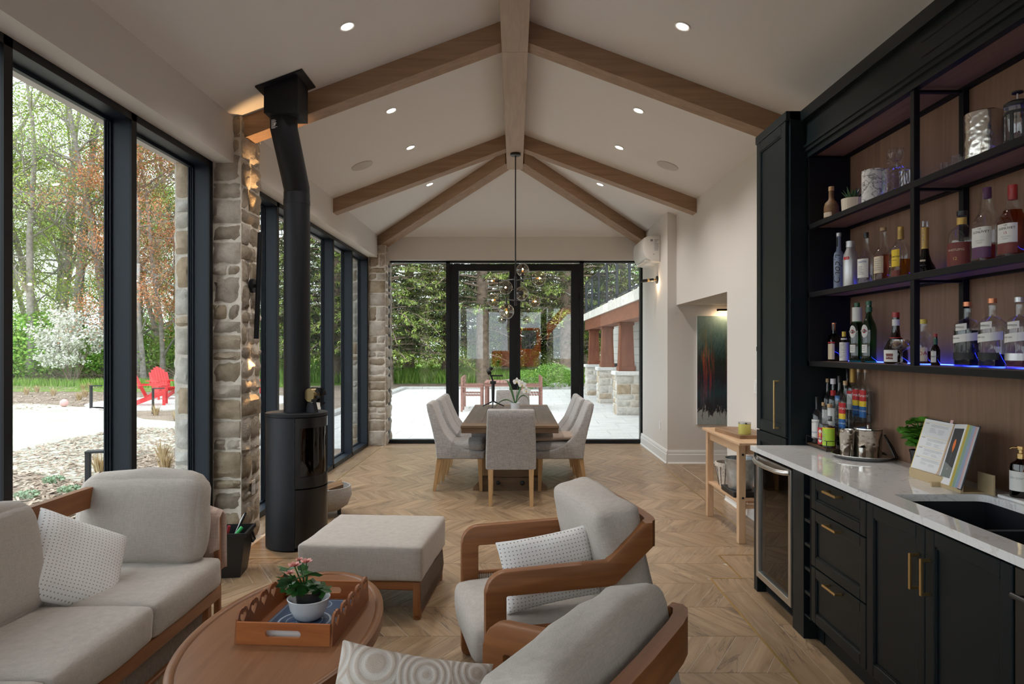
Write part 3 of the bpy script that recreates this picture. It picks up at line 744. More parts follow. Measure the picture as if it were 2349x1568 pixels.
# dishwasher
t_ = thing('dishwasher', 'dark stainless dishwasher at the near end of the bar', 'dishwasher'); y0, y1 = 1.49, 2.093
MB().box(XF+.03, WXX, y0, y1, .1, CZ0-.002).build('tub', 'void_black', t_); MB().rbox(XF-.002, XF+.03, y0+.003, y1-.003, .1, .872, .003, 1).build('door', 'stainless_dark', t_); MB().box(XF+.09, WXX, y0, y1, 0, .1).build('toe_kick', 'void_black', t_)
m = MB(); m.tube([(XF-.045, y0+.05, .80), (XF-.045, y1-.05, .80)], .009, 10); m.cyl((XF-.045, y0+.07, .8), (XF, y0+.07, .8), .006); m.cyl((XF-.045, y1-.07, .8), (XF, y1-.07, .8), .006); m.build('handle', 'stainless_dark', t_, smooth=40)
t_ = thing('base_unit', 'dark green base unit nearest the camera, past the dishwasher', 'cabinet'); carcass(t_, .6, 1.485); shaker(t_, 'door', .603, 1.04, .132, .868); shaker(t_, 'door', 1.046, 1.482, .132, .868)
# counter with sink cut-out
SX0, SX1, SY0, SY1 = 1.615, 2.003, 2.15, 2.913
t_ = thing('countertop', 'white quartz bar countertop with grey veins and a polished edge', 'countertop')
m = MB(); YN, YC = 0.6, 4.374
b = bmesh.new()
xs = [XC, SX0, SX1, WXX]; ys = [YN, SY0, SY1, YC]
for iz, z in enumerate((CZ0, CZ1)):
    pass
def ring(z):
    return [(XC, YN, z), (WXX, YN, z), (WXX, YC, z), (XC, YC, z)]
def hole(z, n=5, r=.04):
    out = []
    for cx, cy_, a in ((SX1-r, SY1-r, 0), (SX0+r*.3, SY1-r*.3, PI/2), (SX0+r*.3, SY0+r*.3, PI), (SX1-r, SY0+r, 1.5*PI)):
        rr = r if cx > 1.8 else r*.3
        for k in range(n+1): out.append((cx+rr*math.cos(a+PI/2*k/n), cy_+rr*math.sin(a+PI/2*k/n), z))
    return out
h1 = hole(CZ1); h0 = hole(CZ0); nh = len(h1)
o1 = [b.verts.new(p) for p in ring(CZ1)]; i1 = [b.verts.new(p) for p in h1]; o0 = [b.verts.new(p) for p in ring(CZ0)]; i0 = [b.verts.new(p) for p in h0]
for O_, I_ in ((o1, i1), (o0, i0)):
    es = [b.edges.new((O_[k], O_[(k+1) % 4])) for k in range(4)]+[b.edges.new((I_[k], I_[(k+1) % nh])) for k in range(nh)]
    bmesh.ops.triangle_fill(b, use_beauty=True, use_dissolve=False, edges=es)
for k in range(4): b.faces.new((o0[k], o0[(k+1) % 4], o1[(k+1) % 4], o1[k]))
for k in range(nh): b.faces.new((i0[k], i1[k], i1[(k+1) % nh], i0[(k+1) % nh]))
m.bm(b); m.build('slab', 'quartz', t_)
t_ = thing('sink', 'black composite double-bowl sink set under the white counter', 'sink')
m = MB(); t0 = .012; zb = .69; ydv = 2.60
for a, b_, zl in ((SY0-.006, ydv-.012, 0), (ydv+.012, SY1+.006, 0)):
    x0, x1 = SX0-.006, SX1+.006; zt = CZ0-.001
    m.box(x0-t0, x0, a-t0, b_+t0, zb, zt); m.box(x1, x1+t0, a-t0, b_+t0, zb, zt); m.box(x0, x1, a-t0, a, zb, zt if a < ydv-.1 else zt-.04); m.box(x0, x1, b_, b_+t0, zb, zt if b_ > ydv+.1 else zt-.04); m.box(x0-t0, x1+t0, a-t0, b_+t0, zb-t0, zb)
m.build('bowls', 'sink_black', t_)
for yy in ((SY0+ydv)/2, (ydv+SY1)/2): MB().lathe([(.045, .002), (.04, .005), (.0, .003)], 20, (1.80, yy, zb)).build('drain', 'stainless', t_, smooth=40)
# tall cabinet
XT = 1.743
t_ = thing('tall_cabinet', 'tall dark green cabinet with a long brass pull at the far end of the bar', 'cabinet')
m = MB(); m.rbox(XT+.022, WXX, 4.40, 4.925, 0.10, 3.055, .002, 1); m.box(XT+.08, WXX, 4.40, 4.925, 0, .1); m.build('body', 'cabinet_green', t_)
MB().rbox(XT+.022, WXX, 4.376, 4.399, 0, 3.055, .002, 1).build('side_panel', 'cabinet_green', t_)
dd = shaker(t_, 'door', 4.402, 4.922, .96, 3.0, x=XT, rail=.07); pull(dd, 4.50, z0=1.005, z1=1.325, x=XT)
shaker(t_, 'door', 4.402, 4.922, .11, .952, x=XT, rail=.07)
m = MB(); m.rbox(XT-.006, WXX, 4.376, 4.93, 3.0, 3.057, .003, 1); m.build('crown', 'cabinet_green', t_)
# wood backing + hutch
XS = 1.872
t_ = thing('wood_back_panel', 'vertical grain oak panelling behind the bar shelves', 'panel')
for i, (a, b_) in enumerate(((0.6, 1.9), (1.9, 3.1), (3.1, 4.374))): MB().box(WXX-.018, WXX-.001, a+.0005, b_-.0005, CZ1, 2.751).build('panel_sheet', 'bar_oak', t_)
XB = WXX-.019
t_ = thing('bar_shelving', 'black framed open bar shelving with oak boards and blue strip light', 'shelf')
SHZ = [1.455, 1.89, 2.323]; th = .032; YS0, YS1 = 0.6, 4.374
fr = MB()
for z in SHZ:
    m = MB(); m.rbox(XS, XS+.03, YS0, YS1, z-th, z, .002, 1); m.build('shelf_front_rail', 'black_lacquer', t_)
    m = MB(); m.box(XB-.03, XB, YS0, YS1, z-th, z); m.build('shelf_back_rail', 'black_lacquer', t_)
    MB().box(XS+.03, XB-.03, YS0, YS1, z-th+.012, z-.001, 0).build('shelf_board', 'bar_oak_under', t_)
    m = MB(); m.box(XB-.036, XB-.0305, YS0, YS1, z+.0005, z+.0045); m.build('led_strip', 'led_blue' if z < 1.6 else 'led_blue_dim', t_, label='thin blue light strip')
UP = [3.22, 1.75, 0.75]
for y in UP:
    for z0, z1 in zip([SHZ[0], SHZ[1], SHZ[2]], [SHZ[1]-th, SHZ[2]-th, 2.7505]):
        for x0, x1 in ((XS+.001, XS+.03), (XB-.031, XB-.001)):
            MB().rbox(x0, x1, y-.016, y+.016, z0, z1, .0015, 1).build('upright', 'black_lacquer', t_)
        MB().box(XS+.03, XB-.031, y-.012, y+.012, z1-.012, z1).build('cross_rail', 'black_lacquer', t_)
MB().rbox(XS, XB, YS1-.03, YS1-.001, SHZ[0]-th, 2.7505, .001, 1).build('end_frame', 'black_lacquer', t_)
# top boxes
t_ = thing('shelf_crown', 'dark green crown fascia above the bar shelves with a slot vent', 'moulding')
m = MB(); m.box(XS+.03, XB-.03, YS0, YS1, 2.765, 2.785); m.build('top_board', 'bar_oak_under', t_); MB().box(XB-.03, WXX, YS0, YS1, 2.752, 2.80).build('shelf_back_rail', 'black_lacquer', t_)
m = MB()
m.prism([(XS, 2.752), (XS+.03, 2.752), (XS+.03, 3.05), (XS-.022, 3.05), (XS-.022, 2.985), (XS-.012, 2.985), (XS-.012, 2.835), (XS-.026, 2.832), (XS-.026, 2.815), (XS-.018, 2.812), (XS-.018, 2.79), (XS-.006, 2.786), (XS-.006, 2.752)], 'Y', YS0, YS1)
m.build('fascia', 'cabinet_green', t_)
m = MB(); m.rbox(XS-.044, XS+.01, YS0, YS1, 2.984, 3.055, .003, 1); m.build('crown_board', 'cabinet_green', t_)
MB().box(XS+.03, WXX, YS0, YS1, 2.80, 3.05).build('top_box', 'black_lacquer', t_)
m = MB(); m.box(XS-.0135, XS-.011, 1.2, 3.12, 2.93, 2.936); m.box(XS-.0135, XS-.011, 1.2, 3.12, 2.862, 2.868); m.build('vent_slot', 'void_black', t_)
# ------------------------------------------------------------------ seating
fabric('linen_beige', (0.46, 0.415, 0.375), var=.10)
fabric('tweed_grey', (0.36, 0.345, 0.335), 420, var=.22, bstr=.3)
fabric('throw_pink', (0.62, 0.47, 0.41), 300, bstr=.5)
wood('teak_x', (0.195, 0.068, 0.022), (0.315, 0.125, 0.044), 'X', 1.2, 0.42, 14)
wood('teak_z', (0.195, 0.068, 0.022), (0.315, 0.125, 0.044), 'Z', 1.2, 0.42, 14)
wood('teak_y', (0.195, 0.068, 0.022), (0.315, 0.125, 0.044), 'Y', 1.2, 0.42, 14)
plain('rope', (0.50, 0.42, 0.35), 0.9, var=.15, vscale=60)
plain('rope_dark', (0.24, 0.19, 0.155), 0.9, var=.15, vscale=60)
wood('oak_leg', (0.40, 0.235, 0.10), (0.55, 0.35, 0.17), 'Z', 1.5, 0.5, 10)
wood('rustic_oak', (0.050, 0.034, 0.024), (0.125, 0.088, 0.064), 'Y', 1.0, 0.5, 9, bstr=.5)
wood('rustic_oak_x', (0.085, 0.050, 0.027), (0.19, 0.115, 0.062), 'X', 1.0, 0.55, 9, bstr=.4)
plain('iron_black', (0.012, 0.012, 0.013), 0.5)
def dots_mat():
    m, t, b = nodes('dotted_linen'); tc = N(t, 'ShaderNodeTexCoord'); mp = N(t, 'ShaderNodeMapping'); mp.inputs['Scale'].default_value = (62, 1, 62); t.links.new(tc.outputs['Object'], mp.inputs[0])
    sp = N(t, 'ShaderNodeSeparateXYZ'); t.links.new(mp.outputs[0], sp.inputs[0])
    def cell(o):
        f = N(t, 'ShaderNodeMath', operation='FRACT'); t.links.new(o, f.inputs[0]); s = N(t, 'ShaderNodeMath', operation='SUBTRACT'); s.inputs[1].default_value = .5; t.links.new(f.outputs[0], s.inputs[0])
        p = N(t, 'ShaderNodeMath', operation='MULTIPLY'); t.links.new(s.outputs[0], p.inputs[0]); t.links.new(s.outputs[0], p.inputs[1]); return p.outputs[0]
    a = N(t, 'ShaderNodeMath', operation='ADD'); t.links.new(cell(sp.outputs['X']), a.inputs[0]); t.links.new(cell(sp.outputs['Z']), a.inputs[1])
    r = ramp(t, a.outputs[0], [(0.018, (0.30, 0.25, 0.22)), (0.032, (0.78, 0.765, 0.76))]); t.links.new(r.outputs[0], b.inputs['Base Color'])
    b.inputs['Roughness'].default_value = .95; b.inputs['Specular IOR Level'].default_value = .2
    co = coords(t); n = N(t, 'ShaderNodeTexNoise', Scale=11.0, Detail=3.0); t.links.new(co, n.inputs['Vector']); bump(t, b, n.outputs[0], .35, .02)
dots_mat()
def swirl_mat():
    m, t, b = nodes('swirl_linen'); co = coords(t, (7.5, 1, 7.5))
    v = N(t, 'ShaderNodeTexVoronoi', Scale=1.0, Randomness=.35); v.feature = 'F1'; t.links.new(co, v.inputs['Vector'])
    s = N(t, 'ShaderNodeMath', operation='MULTIPLY'); s.inputs[1].default_value = 48.0; t.links.new(v.outputs['Distance'], s.inputs[0]); sn = N(t, 'ShaderNodeMath', operation='SINE'); t.links.new(s.outputs[0], sn.inputs[0])
    n = N(t, 'ShaderNodeTexNoise', Scale=60.0); t.links.new(co, n.inputs['Vector']); ad = N(t, 'ShaderNodeMath', operation='ADD'); t.links.new(sn.outputs[0], ad.inputs[0]); t.links.new(n.outputs[0], ad.inputs[1])
    r = ramp(t, ad.outputs[0], [(0.35, (0.60, 0.55, 0.51)), (0.95, (0.50, 0.42, 0.36))]); t.links.new(r.outputs[0], b.inputs['Base Color']); b.inputs['Roughness'].default_value = .95
    bump(t, b, ad.outputs[0], .3, .01)
swirl_mat()
def arc(cx, cy_, r, a0, a1, n=6): return [(cx+r*math.cos(a0+(a1-a0)*i/n), cy_+r*math.sin(a0+(a1-a0)*i/n)) for i in range(n+1)]
def cush(name, mat, parent, size, loc, rot=(0,0,0), **kw):
    o = cushion_mesh(*size, **kw).build(name, mat, parent, smooth=60, fix=True); o.location = loc; o.rotation_euler = rot; return o
# --- armchair: local x = depth (0 front .. .67 back), y across, facing -x
def armchair(label, loc, rz):
    t = thing('armchair', label, 'armchair', loc, rz, 'teak armchairs'); W = .36; hw = .024; H = .645
    for s in (-1, 1):
        y = s*W; m = MB()
        # front post with rounded shoulder, arm rail, rise to the back: plate cut from a side profile
        out = [(-.01, .03), (-.01, H-.085)]+[(p[0], p[1]) for p in arc(.075, H-.085, .085, PI, PI/2, 6)]+[(.50, H+.012), (.665, H+.165), (.70, H+.165), (.70, H+.06), (.535, H-.085), (.515, H-.092), (.080, H-.10), (.075, H-.105), (.075, .03)]+[(p[0], p[1]) for p in arc(.045, .03, .03, 0, -PI/2, 4)]+[(p[0], p[1]) for p in arc(.02, .03, .03, -PI/2, -PI, 4)]
        b = bmesh.new(); v0 = [b.verts.new((x, y-hw, z)) for x, z in out]; v1 = [b.verts.new((x, y+hw, z)) for x, z in out]; n = len(out)
        f0 = b.faces.new(v0); f1 = b.faces.new(v1[::-1])
        for i in range(n): b.faces.new((v0[i], v1[i], v1[(i+1) % n], v0[(i+1) % n]))
        bmesh.ops.recalc_face_normals(b, faces=b.faces[:])
        es = [e for e in b.edges if len(e.link_faces) == 2 and (f0 in e.link_faces or f1 in e.link_faces)]
        bmesh.ops.bevel(b, geom=es, offset=.008, segments=2, profile=.5, affect='EDGES')
        m.bm(b); m.build('arm', 'teak_x', t, smooth=35)
        m = MB(); m.rbox(.56, .62, y-.018-s*.03, y+.018-s*.03, 0, .62, .006, 2); m.build('rear_leg', 'teak_z', t, smooth=35)
        # rope woven side below the arm
        m = MB(); yy = y
        for i in range(38):
            x = .085+i*.0122; m.tube([(x, yy-.010, .205), (x, yy-.012, .31), (x, yy-.004, .405), (x, yy+.004, .405), (x, yy+.012, .31), (x, yy+.010, .205)], .0052, 5)
        o = m.build('rope_weave', 'rope', t, smooth=60, label='pale rope woven side'); o['kind'] = 'stuff'
        m = MB(); m.tube([(.07, yy, .405), (.565, yy, .405)], .011, 8); m.tube([(.07, yy, .20), (.565, yy, .20)], .011, 8); m.build('side_rail', 'teak_x', t, smooth=50)
    # curved back rail
    P = []; R = .10
    for x, y in [(.672, -W+.0)]+[(.655-.0+R*math.cos(a)-R+.06, -W+R*.9+R*math.sin(a)*.9) for a in [-PI/2+PI/2*i/6 for i in range(7)]]+[(.715-.0+R*math.cos(a)-R, W-R*.9+R*math.sin(a)*.9) for a in [PI/2*i/6 for i in range(7)]]+[(.672, W)]:
        P.append((x, y, .755))
    P = [(.68, -W, .757), (.702, -W+.02, .757), (.715, -W+.06, .757), (.722, -W+.12, .757), (.726, 0, .757), (.722, W-.12, .757), (.715, W-.06, .757), (.702, W-.02, .757), (.68, W, .757)]
    wv = []
    for i in range(len(P)):
        d = (Vector(P[min(i+1, len(P)-1)])-Vector(P[max(i-1, 0)])).normalized(); wv.append(tuple(Vector((d.y, -d.x, 0))*.022))
    m = MB(); m.sweep(P, wv, .053); m.build('back_rail', 'teak_y', t, smooth=40)
    m = MB(); m.rbox(.0, .62, -W+.03, W-.03, .185, .235, .006, 1); m.build('seat_frame', 'teak_y', t, smooth=35)
    m = MB()
    for i in range(30):
        yv = -W+.05+i*(2*W-.1)/29; m.tube([(.60, yv, .22), (.66, yv, .45), (.705, yv, .74)], .0052, 5)
    o = m.build('rope_back', 'rope', t, smooth=60); o['kind'] = 'stuff'
    cush('seat_cushion', 'linen_beige', t, (.66, .635, .165), (.275, 0, .325), (0, math.radians(-2), 0), r=.05, puff=.018, seed=2)
    cush('back_cushion', 'linen_beige', t, (.69, .21, .47), (.60, 0, .628), (math.radians(12), 0, -PI/2), r=.042, puff=.022, seed=5, wr=.008, n=13)
    return t
ac1 = armchair('teak framed armchair with beige cushions and a dotted pillow, nearer the dining table', (-.185, 3.085, 0), math.radians(12))
ac2 = armchair('teak framed armchair in the bottom foreground with its back to the bar', (-.271, 1.957, 0), math.radians(-31)); ac2.scale = (.93, 1, 1)
def pillow(label, size, loc, rot, mat, seed=0, tag_=True):
    t = thing('throw_pillow', label, 'pillow', loc, rot=rot)
    pillow_mesh(size[0], size[1], size[2], seed=seed).build('cover', mat, t, smooth=80)
    if tag_: MB().box(-.012, .012, -.0015, .0015, -.022, .0).build('care_tag', 'trim_white', t).location = (size[0]*.5-.0, 0, -size[1]*.2); 
    return t
# --- sofa along the left windows
t = thing('sofa', 'long teak framed sofa with beige cushions along the left windows', 'sofa', (0, 0, 0))
SYs = [0.98, 1.66, 2.33, 2.995, 3.69]
for i in range(4):
    a, b_ = SYs[i], SYs[i+1]
    cush('seat_cushion', 'linen_beige', t, (.66, b_-a-.004, .165), (-1.905, (a+b_)/2, .335), r=.035, puff=.016, seed=i+1, n=11)
m = MB(); m.rbox(-2.24, -1.60, .98, 3.72, .18, .25, .008, 2); m.build('seat_frame', 'teak_y', t, smooth=35)
for y in (1.0, 2.35, 3.66):
    for x in (-1.66, -2.2): MB().rbox(x-.025, x+.025, y-.025, y+.025, 0, .20, .006, 1).build('leg', 'teak_z', t, smooth=35)
# back rail bending round the far corner to the arm
P = [(-2.235, .95, .755), (-2.235, 2.9, .755), (-2.235, 3.45, .757), (-2.228, 3.60, .758), (-2.195, 3.71, .758), (-2.12, 3.765, .75), (-2.0, 3.785, .725), (-1.85, 3.785, .67), (-1.72, 3.785, .60), (-1.655, 3.785, .575)]
wv = []
for i in range(len(P)):
    d = (Vector(P[min(i+1, len(P)-1)])-Vector(P[max(i-1, 0)])); d.z = 0; d.normalize(); wv.append(tuple(Vector((d.y, -d.x, 0))*.02))
m = MB(); m.sweep(P, wv, .052); m.build('back_rail', 'teak_y', t, smooth=40)
MB().rbox(-1.665, -1.632, 3.765, 3.805, 0.02, .625, .01, 2).build('arm_post', 'teak_z', t, smooth=35)
for y in (1.7, 2.5, 3.2): MB().rbox(-2.255, -2.22, y-.03, y+.03, .2, .72, .006, 1).build('back_post', 'teak_z', t, smooth=35)
m = MB()
for i in range(42): 
    x = -2.18+i*.0118; zt = .70 if x < -2.0 else .70-.13*(x+2.0)/.33; m.tube([(x, 3.785, .22), (x, 3.787, .45), (x, 3.785, zt)], .0052, 5)
o = m.build('rope_end', 'rope', t, smooth=60); o['kind'] = 'stuff'
m = MB()
for i in range(54):
    x = -1.645; y = 2.9+i*.0135; m.tube([(x-.02, y, .03), (x-.012, y, .18)], .005, 5)
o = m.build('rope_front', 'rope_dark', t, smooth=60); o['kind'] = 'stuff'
MB().rbox(-1.68, -1.64, .98, 3.72, .012, .035, .006, 1).build('lower_rail', 'teak_y', t, smooth=35)
cush('back_cushion', 'linen_beige', t, (.66, .17, .47), (-1.975, 3.63, .625), (math.radians(-11), 0, 0), r=.075, puff=.035, seed=9, n=12, wr=.005)
for k, yc in enumerate((2.70, 2.0, 1.3)):
    cush('back_cushion', 'linen_beige', t, (.66, .17, .47), (-2.145, yc, .635), (math.radians(-11), 0, PI/2), r=.075, puff=.035, seed=12+k, n=11, wr=.005)
pillow('white dotted throw pillow slumped in the corner of the sofa', (.44, .44, .14), (-2.02, 3.15, .545), (math.radians(-38), math.radians(30), math.radians(52)), 'dotted_linen', 3)
pillow('white dotted lumbar pillow standing on the armchair seat', (.43, .30, .14), (.15, 2.96, .585), (math.radians(-12), math.radians(-8), math.radians(12)), 'dotted_linen', 8)
pillow('swirl patterned pillow on the armchair at the bottom edge', (.44, .42, .15), (-.30, 1.84, .50), (math.radians(-38), math.radians(11), math.radians(4)), 'swirl_linen', 12)
# pink throw over the sofa end
t = thing('throw_blanket', 'folded blush pink throw draped over the far sofa arm', 'blanket', (0, 0, 0))
mb = MB(); nu, nv = 16, 12; ids = {}
prof = [(3.752, .425), (3.754, .48), (3.755, .54), (3.756, .60), (3.760, .645), (3.785, .665), (3.81, .645), (3.822, .60), (3.824, .55), (3.824, .48), (3.826, .40), (3.828, .34), (3.829, .30)]
for i in range(nu+1):
    for j, (y, z) in enumerate(prof):
        x = -1.80+.180*i/nu; zo = -.10*max(0, (i/nu-.35)); z = z+(zo if 2 < j < 9 else 0)*.6; wv_ = .006*math.sin(i*1.7)+.004*math.sin(i*3.1+j*.3)
        ids[i, j] = len(mb.v); sgn = -1 if j < 6 else 1
        mb.v.append((x, y+sgn*(.006+abs(wv_))*(1 if j not in (5,) else 0), z+(.004 if j == 5 else 0)+.01*math.sin(i*.9)*(1 if j in (0, 12) else 0)))
for i in range(nu):
    for j in range(len(prof)-1): mb.f.append((ids[i,j], ids[i+1,j], ids[i+1,j+1], ids[i,j+1])); mb.m.append(0)
o = mb.build('blanket_cloth', 'throw_pink', t, smooth=60)
md = o.modifiers.new('solid', 'SOLIDIFY'); md.thickness = .012; md.offset = 1
# --- ottoman
t = thing('ottoman', 'square beige cushioned ottoman with teak legs and rope side', 'ottoman', (-.853, 4.23, 0), math.radians(-4.5))
cush('cushion', 'linen_beige', t, (.72, .72, .20), (0, 0, .318), r=.02, puff=.010, seed=21, n=11)
for sx in (-1, 1):
    for sy in (-1, 1): MB().rbox(sx*.325-.022, sx*.325+.022, sy*.325-.022, sy*.325+.022, 0, .215, .008, 2).build('leg', 'teak_z', t, smooth=35)
for s in (-1, 1):
    MB().rbox(-.347, .347, s*.325-.02, s*.325+.02, .165, .213, .006, 1).build('rail', 'teak_x', t, smooth=35)
    m = MB()
    for i in range(52):
        y = -.33+i*.0129; m.tube([(s*.338, y, .02), (s*.352, y, .11), (s*.345, y, .20), (s*.318, y, .207)], .0058, 5)
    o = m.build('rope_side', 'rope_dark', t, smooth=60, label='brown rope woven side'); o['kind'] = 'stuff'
    MB().rbox(s*.325-.018, s*.325+.018, -.347, .347, .01, .03, .006, 1).build('foot_rail', 'teak_y', t, smooth=35)
# --- coffee table
t = thing('coffee_table', 'oval brown wooden coffee table with a raised rim', 'table', (-.915, 2.75, 0)); A, B, TZ = .3625, .68, .42
def oval(prof, n=72):
    m = MB(); vs = []; fs = []
    for d, z in prof:
        for i in range(n): a = 2*PI*i/n; vs.append(((A+d)*math.cos(a) if d > -A else 0, (B+d)*math.sin(a) if d > -A else 0, z))
    for k in range(len(prof)-1):
        for i in range(n): fs.append((k*n+i, k*n+(i+1) % n, (k+1)*n+(i+1) % n, (k+1)*n+i))
    return m.add(vs, fs)
wood('table_walnut', (0.20, 0.082, 0.034), (0.275, 0.125, 0.056), 'Y', 1.0, 0.34, 22, bstr=.08)
m = oval([(-.035, TZ-.008), (-.032, TZ-.004), (-.026, TZ), (-.008, TZ), (0, TZ-.006), (0, TZ-.05), (-.006, TZ-.056), (-.03, TZ-.056)]); m.build('rim', 'table_walnut', t, smooth=40)
n = 72; m = MB(); m.add([((A-.034)*math.cos(2*PI*i/n), (B-.034)*math.sin(2*PI*i/n), TZ-.008) for i in range(n)]+[((A-.034)*math.cos(2*PI*i/n), (B-.034)*math.sin(2*PI*i/n), TZ-.03) for i in range(n)], [tuple(range(n)), tuple(range(2*n-1, n-1, -1))]+[(i, n+i, n+(i+1) % n, (i+1) % n) for i in range(n)]); m.build('tabletop', 'table_walnut', t)
oval([(-.06, TZ-.056), (-.05, TZ-.056), (-.05, TZ-.10), (-.06, TZ-.10), (-.06, TZ-.056)]).build('apron', 'table_walnut', t, smooth=40)
for sx in (-1, 1):
    for sy in (-1, 1): MB().cyl((sx*.20, sy*.43, TZ-.06), (sx*.225, sy*.47, 0), .026, .018, 14).build('leg', 'table_walnut', t, smooth=40)
# --- dining table
t = thing('dining_table', 'dark rustic oak trestle dining table', 'table', (-.05, 0, 0)); TY0, TY1, TW, TH = 6.78, 9.30, .49, .765
nbd = 5; bw = (2*TW-.0)/nbd
m_ = .22
for i in range(nbd):
    x0 = -TW+i*bw; MB().rbox(x0+.0008, x0+bw-.0008, TY0+m_, TY1-m_, TH-.028, TH-random.uniform(0, .0015), .002, 1).build('plank', 'rustic_oak', t)
for a, b_ in ((TY0, TY0+m_-.0012), (TY1-m_+.0012, TY1)): MB().rbox(-TW, TW, a, b_, TH-.028, TH, .003, 1).build('breadboard_end', 'rustic_oak_x', t)
MB().rbox(-TW+.006, TW-.006, TY0+.006, TY1-.006, TH-.076, TH-.0285, .003, 1).build('apron', 'rustic_oak_x', t)
for yc in (7.42, 8.72):
    MB().prism([(-.40, 0), (.40, 0), (.40, .035), (.30, .14), (.0, .14), (-.30, .14), (-.40, .035)], 'Y', yc-.06, yc+.06).build('foot', 'rustic_oak_x', t)
    MB().rbox(-.24, .24, yc-.045, yc+.045, .14, TH-.13, .004, 1).build('trestle_panel', 'rustic_oak_x', t)
    MB().rbox(-.38, .38, yc-.055, yc+.055, TH-.13, TH-.076, .006, 1).build('cross_beam', 'rustic_oak_x', t)
    for x in (-.13, .13): MB().lathe([(0, -.004), (.02, .0), (.024, .006), (.018, .016), (0, .02)], 16, M=Matrix.Translation((x, yc-.06, .085)) @ Matrix.Rotation(PI/2, 4, 'X')).build('bolt', 'iron_black', t, smooth=40)
MB().rbox(-.045, .045, 7.48, 8.66, .09, .16, .004, 1).build('stretcher', 'rustic_oak', t)
# --- dining chairs: local +x is forward
def dining_chair():
    t = thing('dining_chair', 'x', 'chair', group='grey upholstered dining chairs'); w2 = .235
    prof = [(-.005, .35), (.49, .35), (.505, .365), (.505, .43), (.42, .435), (.30, .455), (.20, .50), (.13, .565), (.065, .65), (.015, .76), (-.04, .90), (-.053, .935), (-.073, .948), (-.103, .948), (-.119, .93), (-.108, .86), (-.055, .66), (-.02, .50)]
    b = bmesh.new(); v0 = []; v1 = []
    for x, z in prof:
        tw = w2+.012-(.012 if z > .5 else 0)*(z-.5)/.45*1.6
        v0.append(b.verts.new((x, -tw, z))); v1.append(b.verts.new((x, tw, z)))
    n = len(prof); f0 = b.faces.new(v0); f1 = b.faces.new(v1[::-1])
    for i in range(n): b.faces.new((v0[i], v1[i], v1[(i+1) % n], v0[(i+1) % n]))
    bmesh.ops.recalc_face_normals(b, faces=b.faces[:])
    es = [e for e in b.edges if f0 in e.link_faces or f1 in e.link_faces]
    bmesh.ops.bevel(b, geom=es, offset=.018, segments=3, profile=.5, affect='EDGES')
    MB().bm(b).build('shell', 'tweed_grey', t, smooth=50)
    cush('seat_cushion', 'tweed_grey', t, (.40, .452, .11), (.30, 0, .472), r=.045, puff=.016, seed=4)
    for (x, y, dx) in ((.02, -.20, -.055), (.02, .20, -.055), (.455, -.205, .012), (.455, .205, .012)):
        m = MB(); a, c = .024, .016
        vs = [(x-a, y-a, .352), (x+a, y-a, .352), (x+a, y+a, .352), (x-a, y+a, .352), (x+dx-c, y-c, 0), (x+dx+c, y-c, 0), (x+dx+c, y+c, 0), (x+dx-c, y+c, 0)]
        m.add(vs, [(0,1,2,3), (7,6,5,4), (0,4,5,1), (1,5,6,2), (2,6,7,3), (3,7,4,0)]); m.build('leg', 'oak_leg', t)
    return t
ch = dining_chair()
spots = [((-.038, 6.67), PI/2, 'near end of the table, back to the camera'), ((-.03, 9.47), -PI/2, 'far end of the table, facing the camera'),
         ((-.83, 7.53), 0, 'left side, nearest the stove'), ((-.80, 8.09), 0, 'left side, in the middle'), ((-.80, 8.63), 0, 'left side, nearest the glass doors'),
         ((.73, 7.53), PI, 'right side with a taupe pad, nearest the bar'), ((.70, 8.09), PI, 'right side, in the middle'), ((.70, 8.63), PI, 'right side, nearest the glass doors')]
for i, ((x, y), rz, lb) in enumerate(spots):
    lab = 'grey upholstered dining chair at the '+lb if 'end' in lb.split(',')[0] else 'grey upholstered dining chair on the '+lb
    if i == 0: ch.location = (x, y, 0); ch.rotation_euler = (0, 0, rz); ch['label'] = lab
    else: dup(ch, (x, y, 0), rz, lab)
fabric('pad_taupe', (0.36, 0.285, 0.235), 300, bstr=.4)
t = thing('seat_pad', 'crumpled taupe seat pad on the right dining chair nearest the bar', 'cushion', (.42, 7.53, .566), math.radians(3), rot=(0, math.radians(-3), 0))
o = cushion_mesh(.43, .42, .05, r=.024, puff=.012, seed=31, wr=.010, n=10).build('pad', 'pad_taupe', t, smooth=60)
# ------------------------------------------------------------------ stove, lamps, wall fittings
plain('stove_black', (0.009, 0.010, 0.013), 0.55, spec=0.3)
plain('stove_door', (0.008, 0.008, 0.009), 0.3)
glass_mat('stove_glass', (0.30, 0.22, 0.17), 1.5)
plain('firebrick', (0.55, 0.36, 0.20), 0.9, var=.2)
plain('ash', (0.45, 0.40, 0.33), 0.95, var=.3, vscale=50)
plain('white_print', (0.75, 0.75, 0.75), 0.6)
plain('bronze_fan', (0.20, 0.15, 0.07), 0.35, 0.9)
SX, SY_ = -1.712, 5.36
t = thing('wood_stove', 'tall black cylindrical wood stove with a curved glass door', 'stove', (SX, SY_, 0))
R = .232; fa = math.radians(-24)   # door centre direction
d0, d1 = fa-math.radians(52), fa+math.radians(52)
m = MB(); m.lathe([(.0, .0), (R-.012, 0), (R, .012), (R, 1.005), (R-.004, 1.01), (.0, 1.01)], 40, a0=d1, a1=d0+2*PI)
m.build('body', 'stove_black', t, smooth=40)
m = MB(); m.lathe([(.0, 1.012), (R+.003, 1.012), (R+.003, 1.035), (R-.002, 1.038), (0, 1.038)], 56); m.build('top_plate', 'stove_black', t, smooth=35)
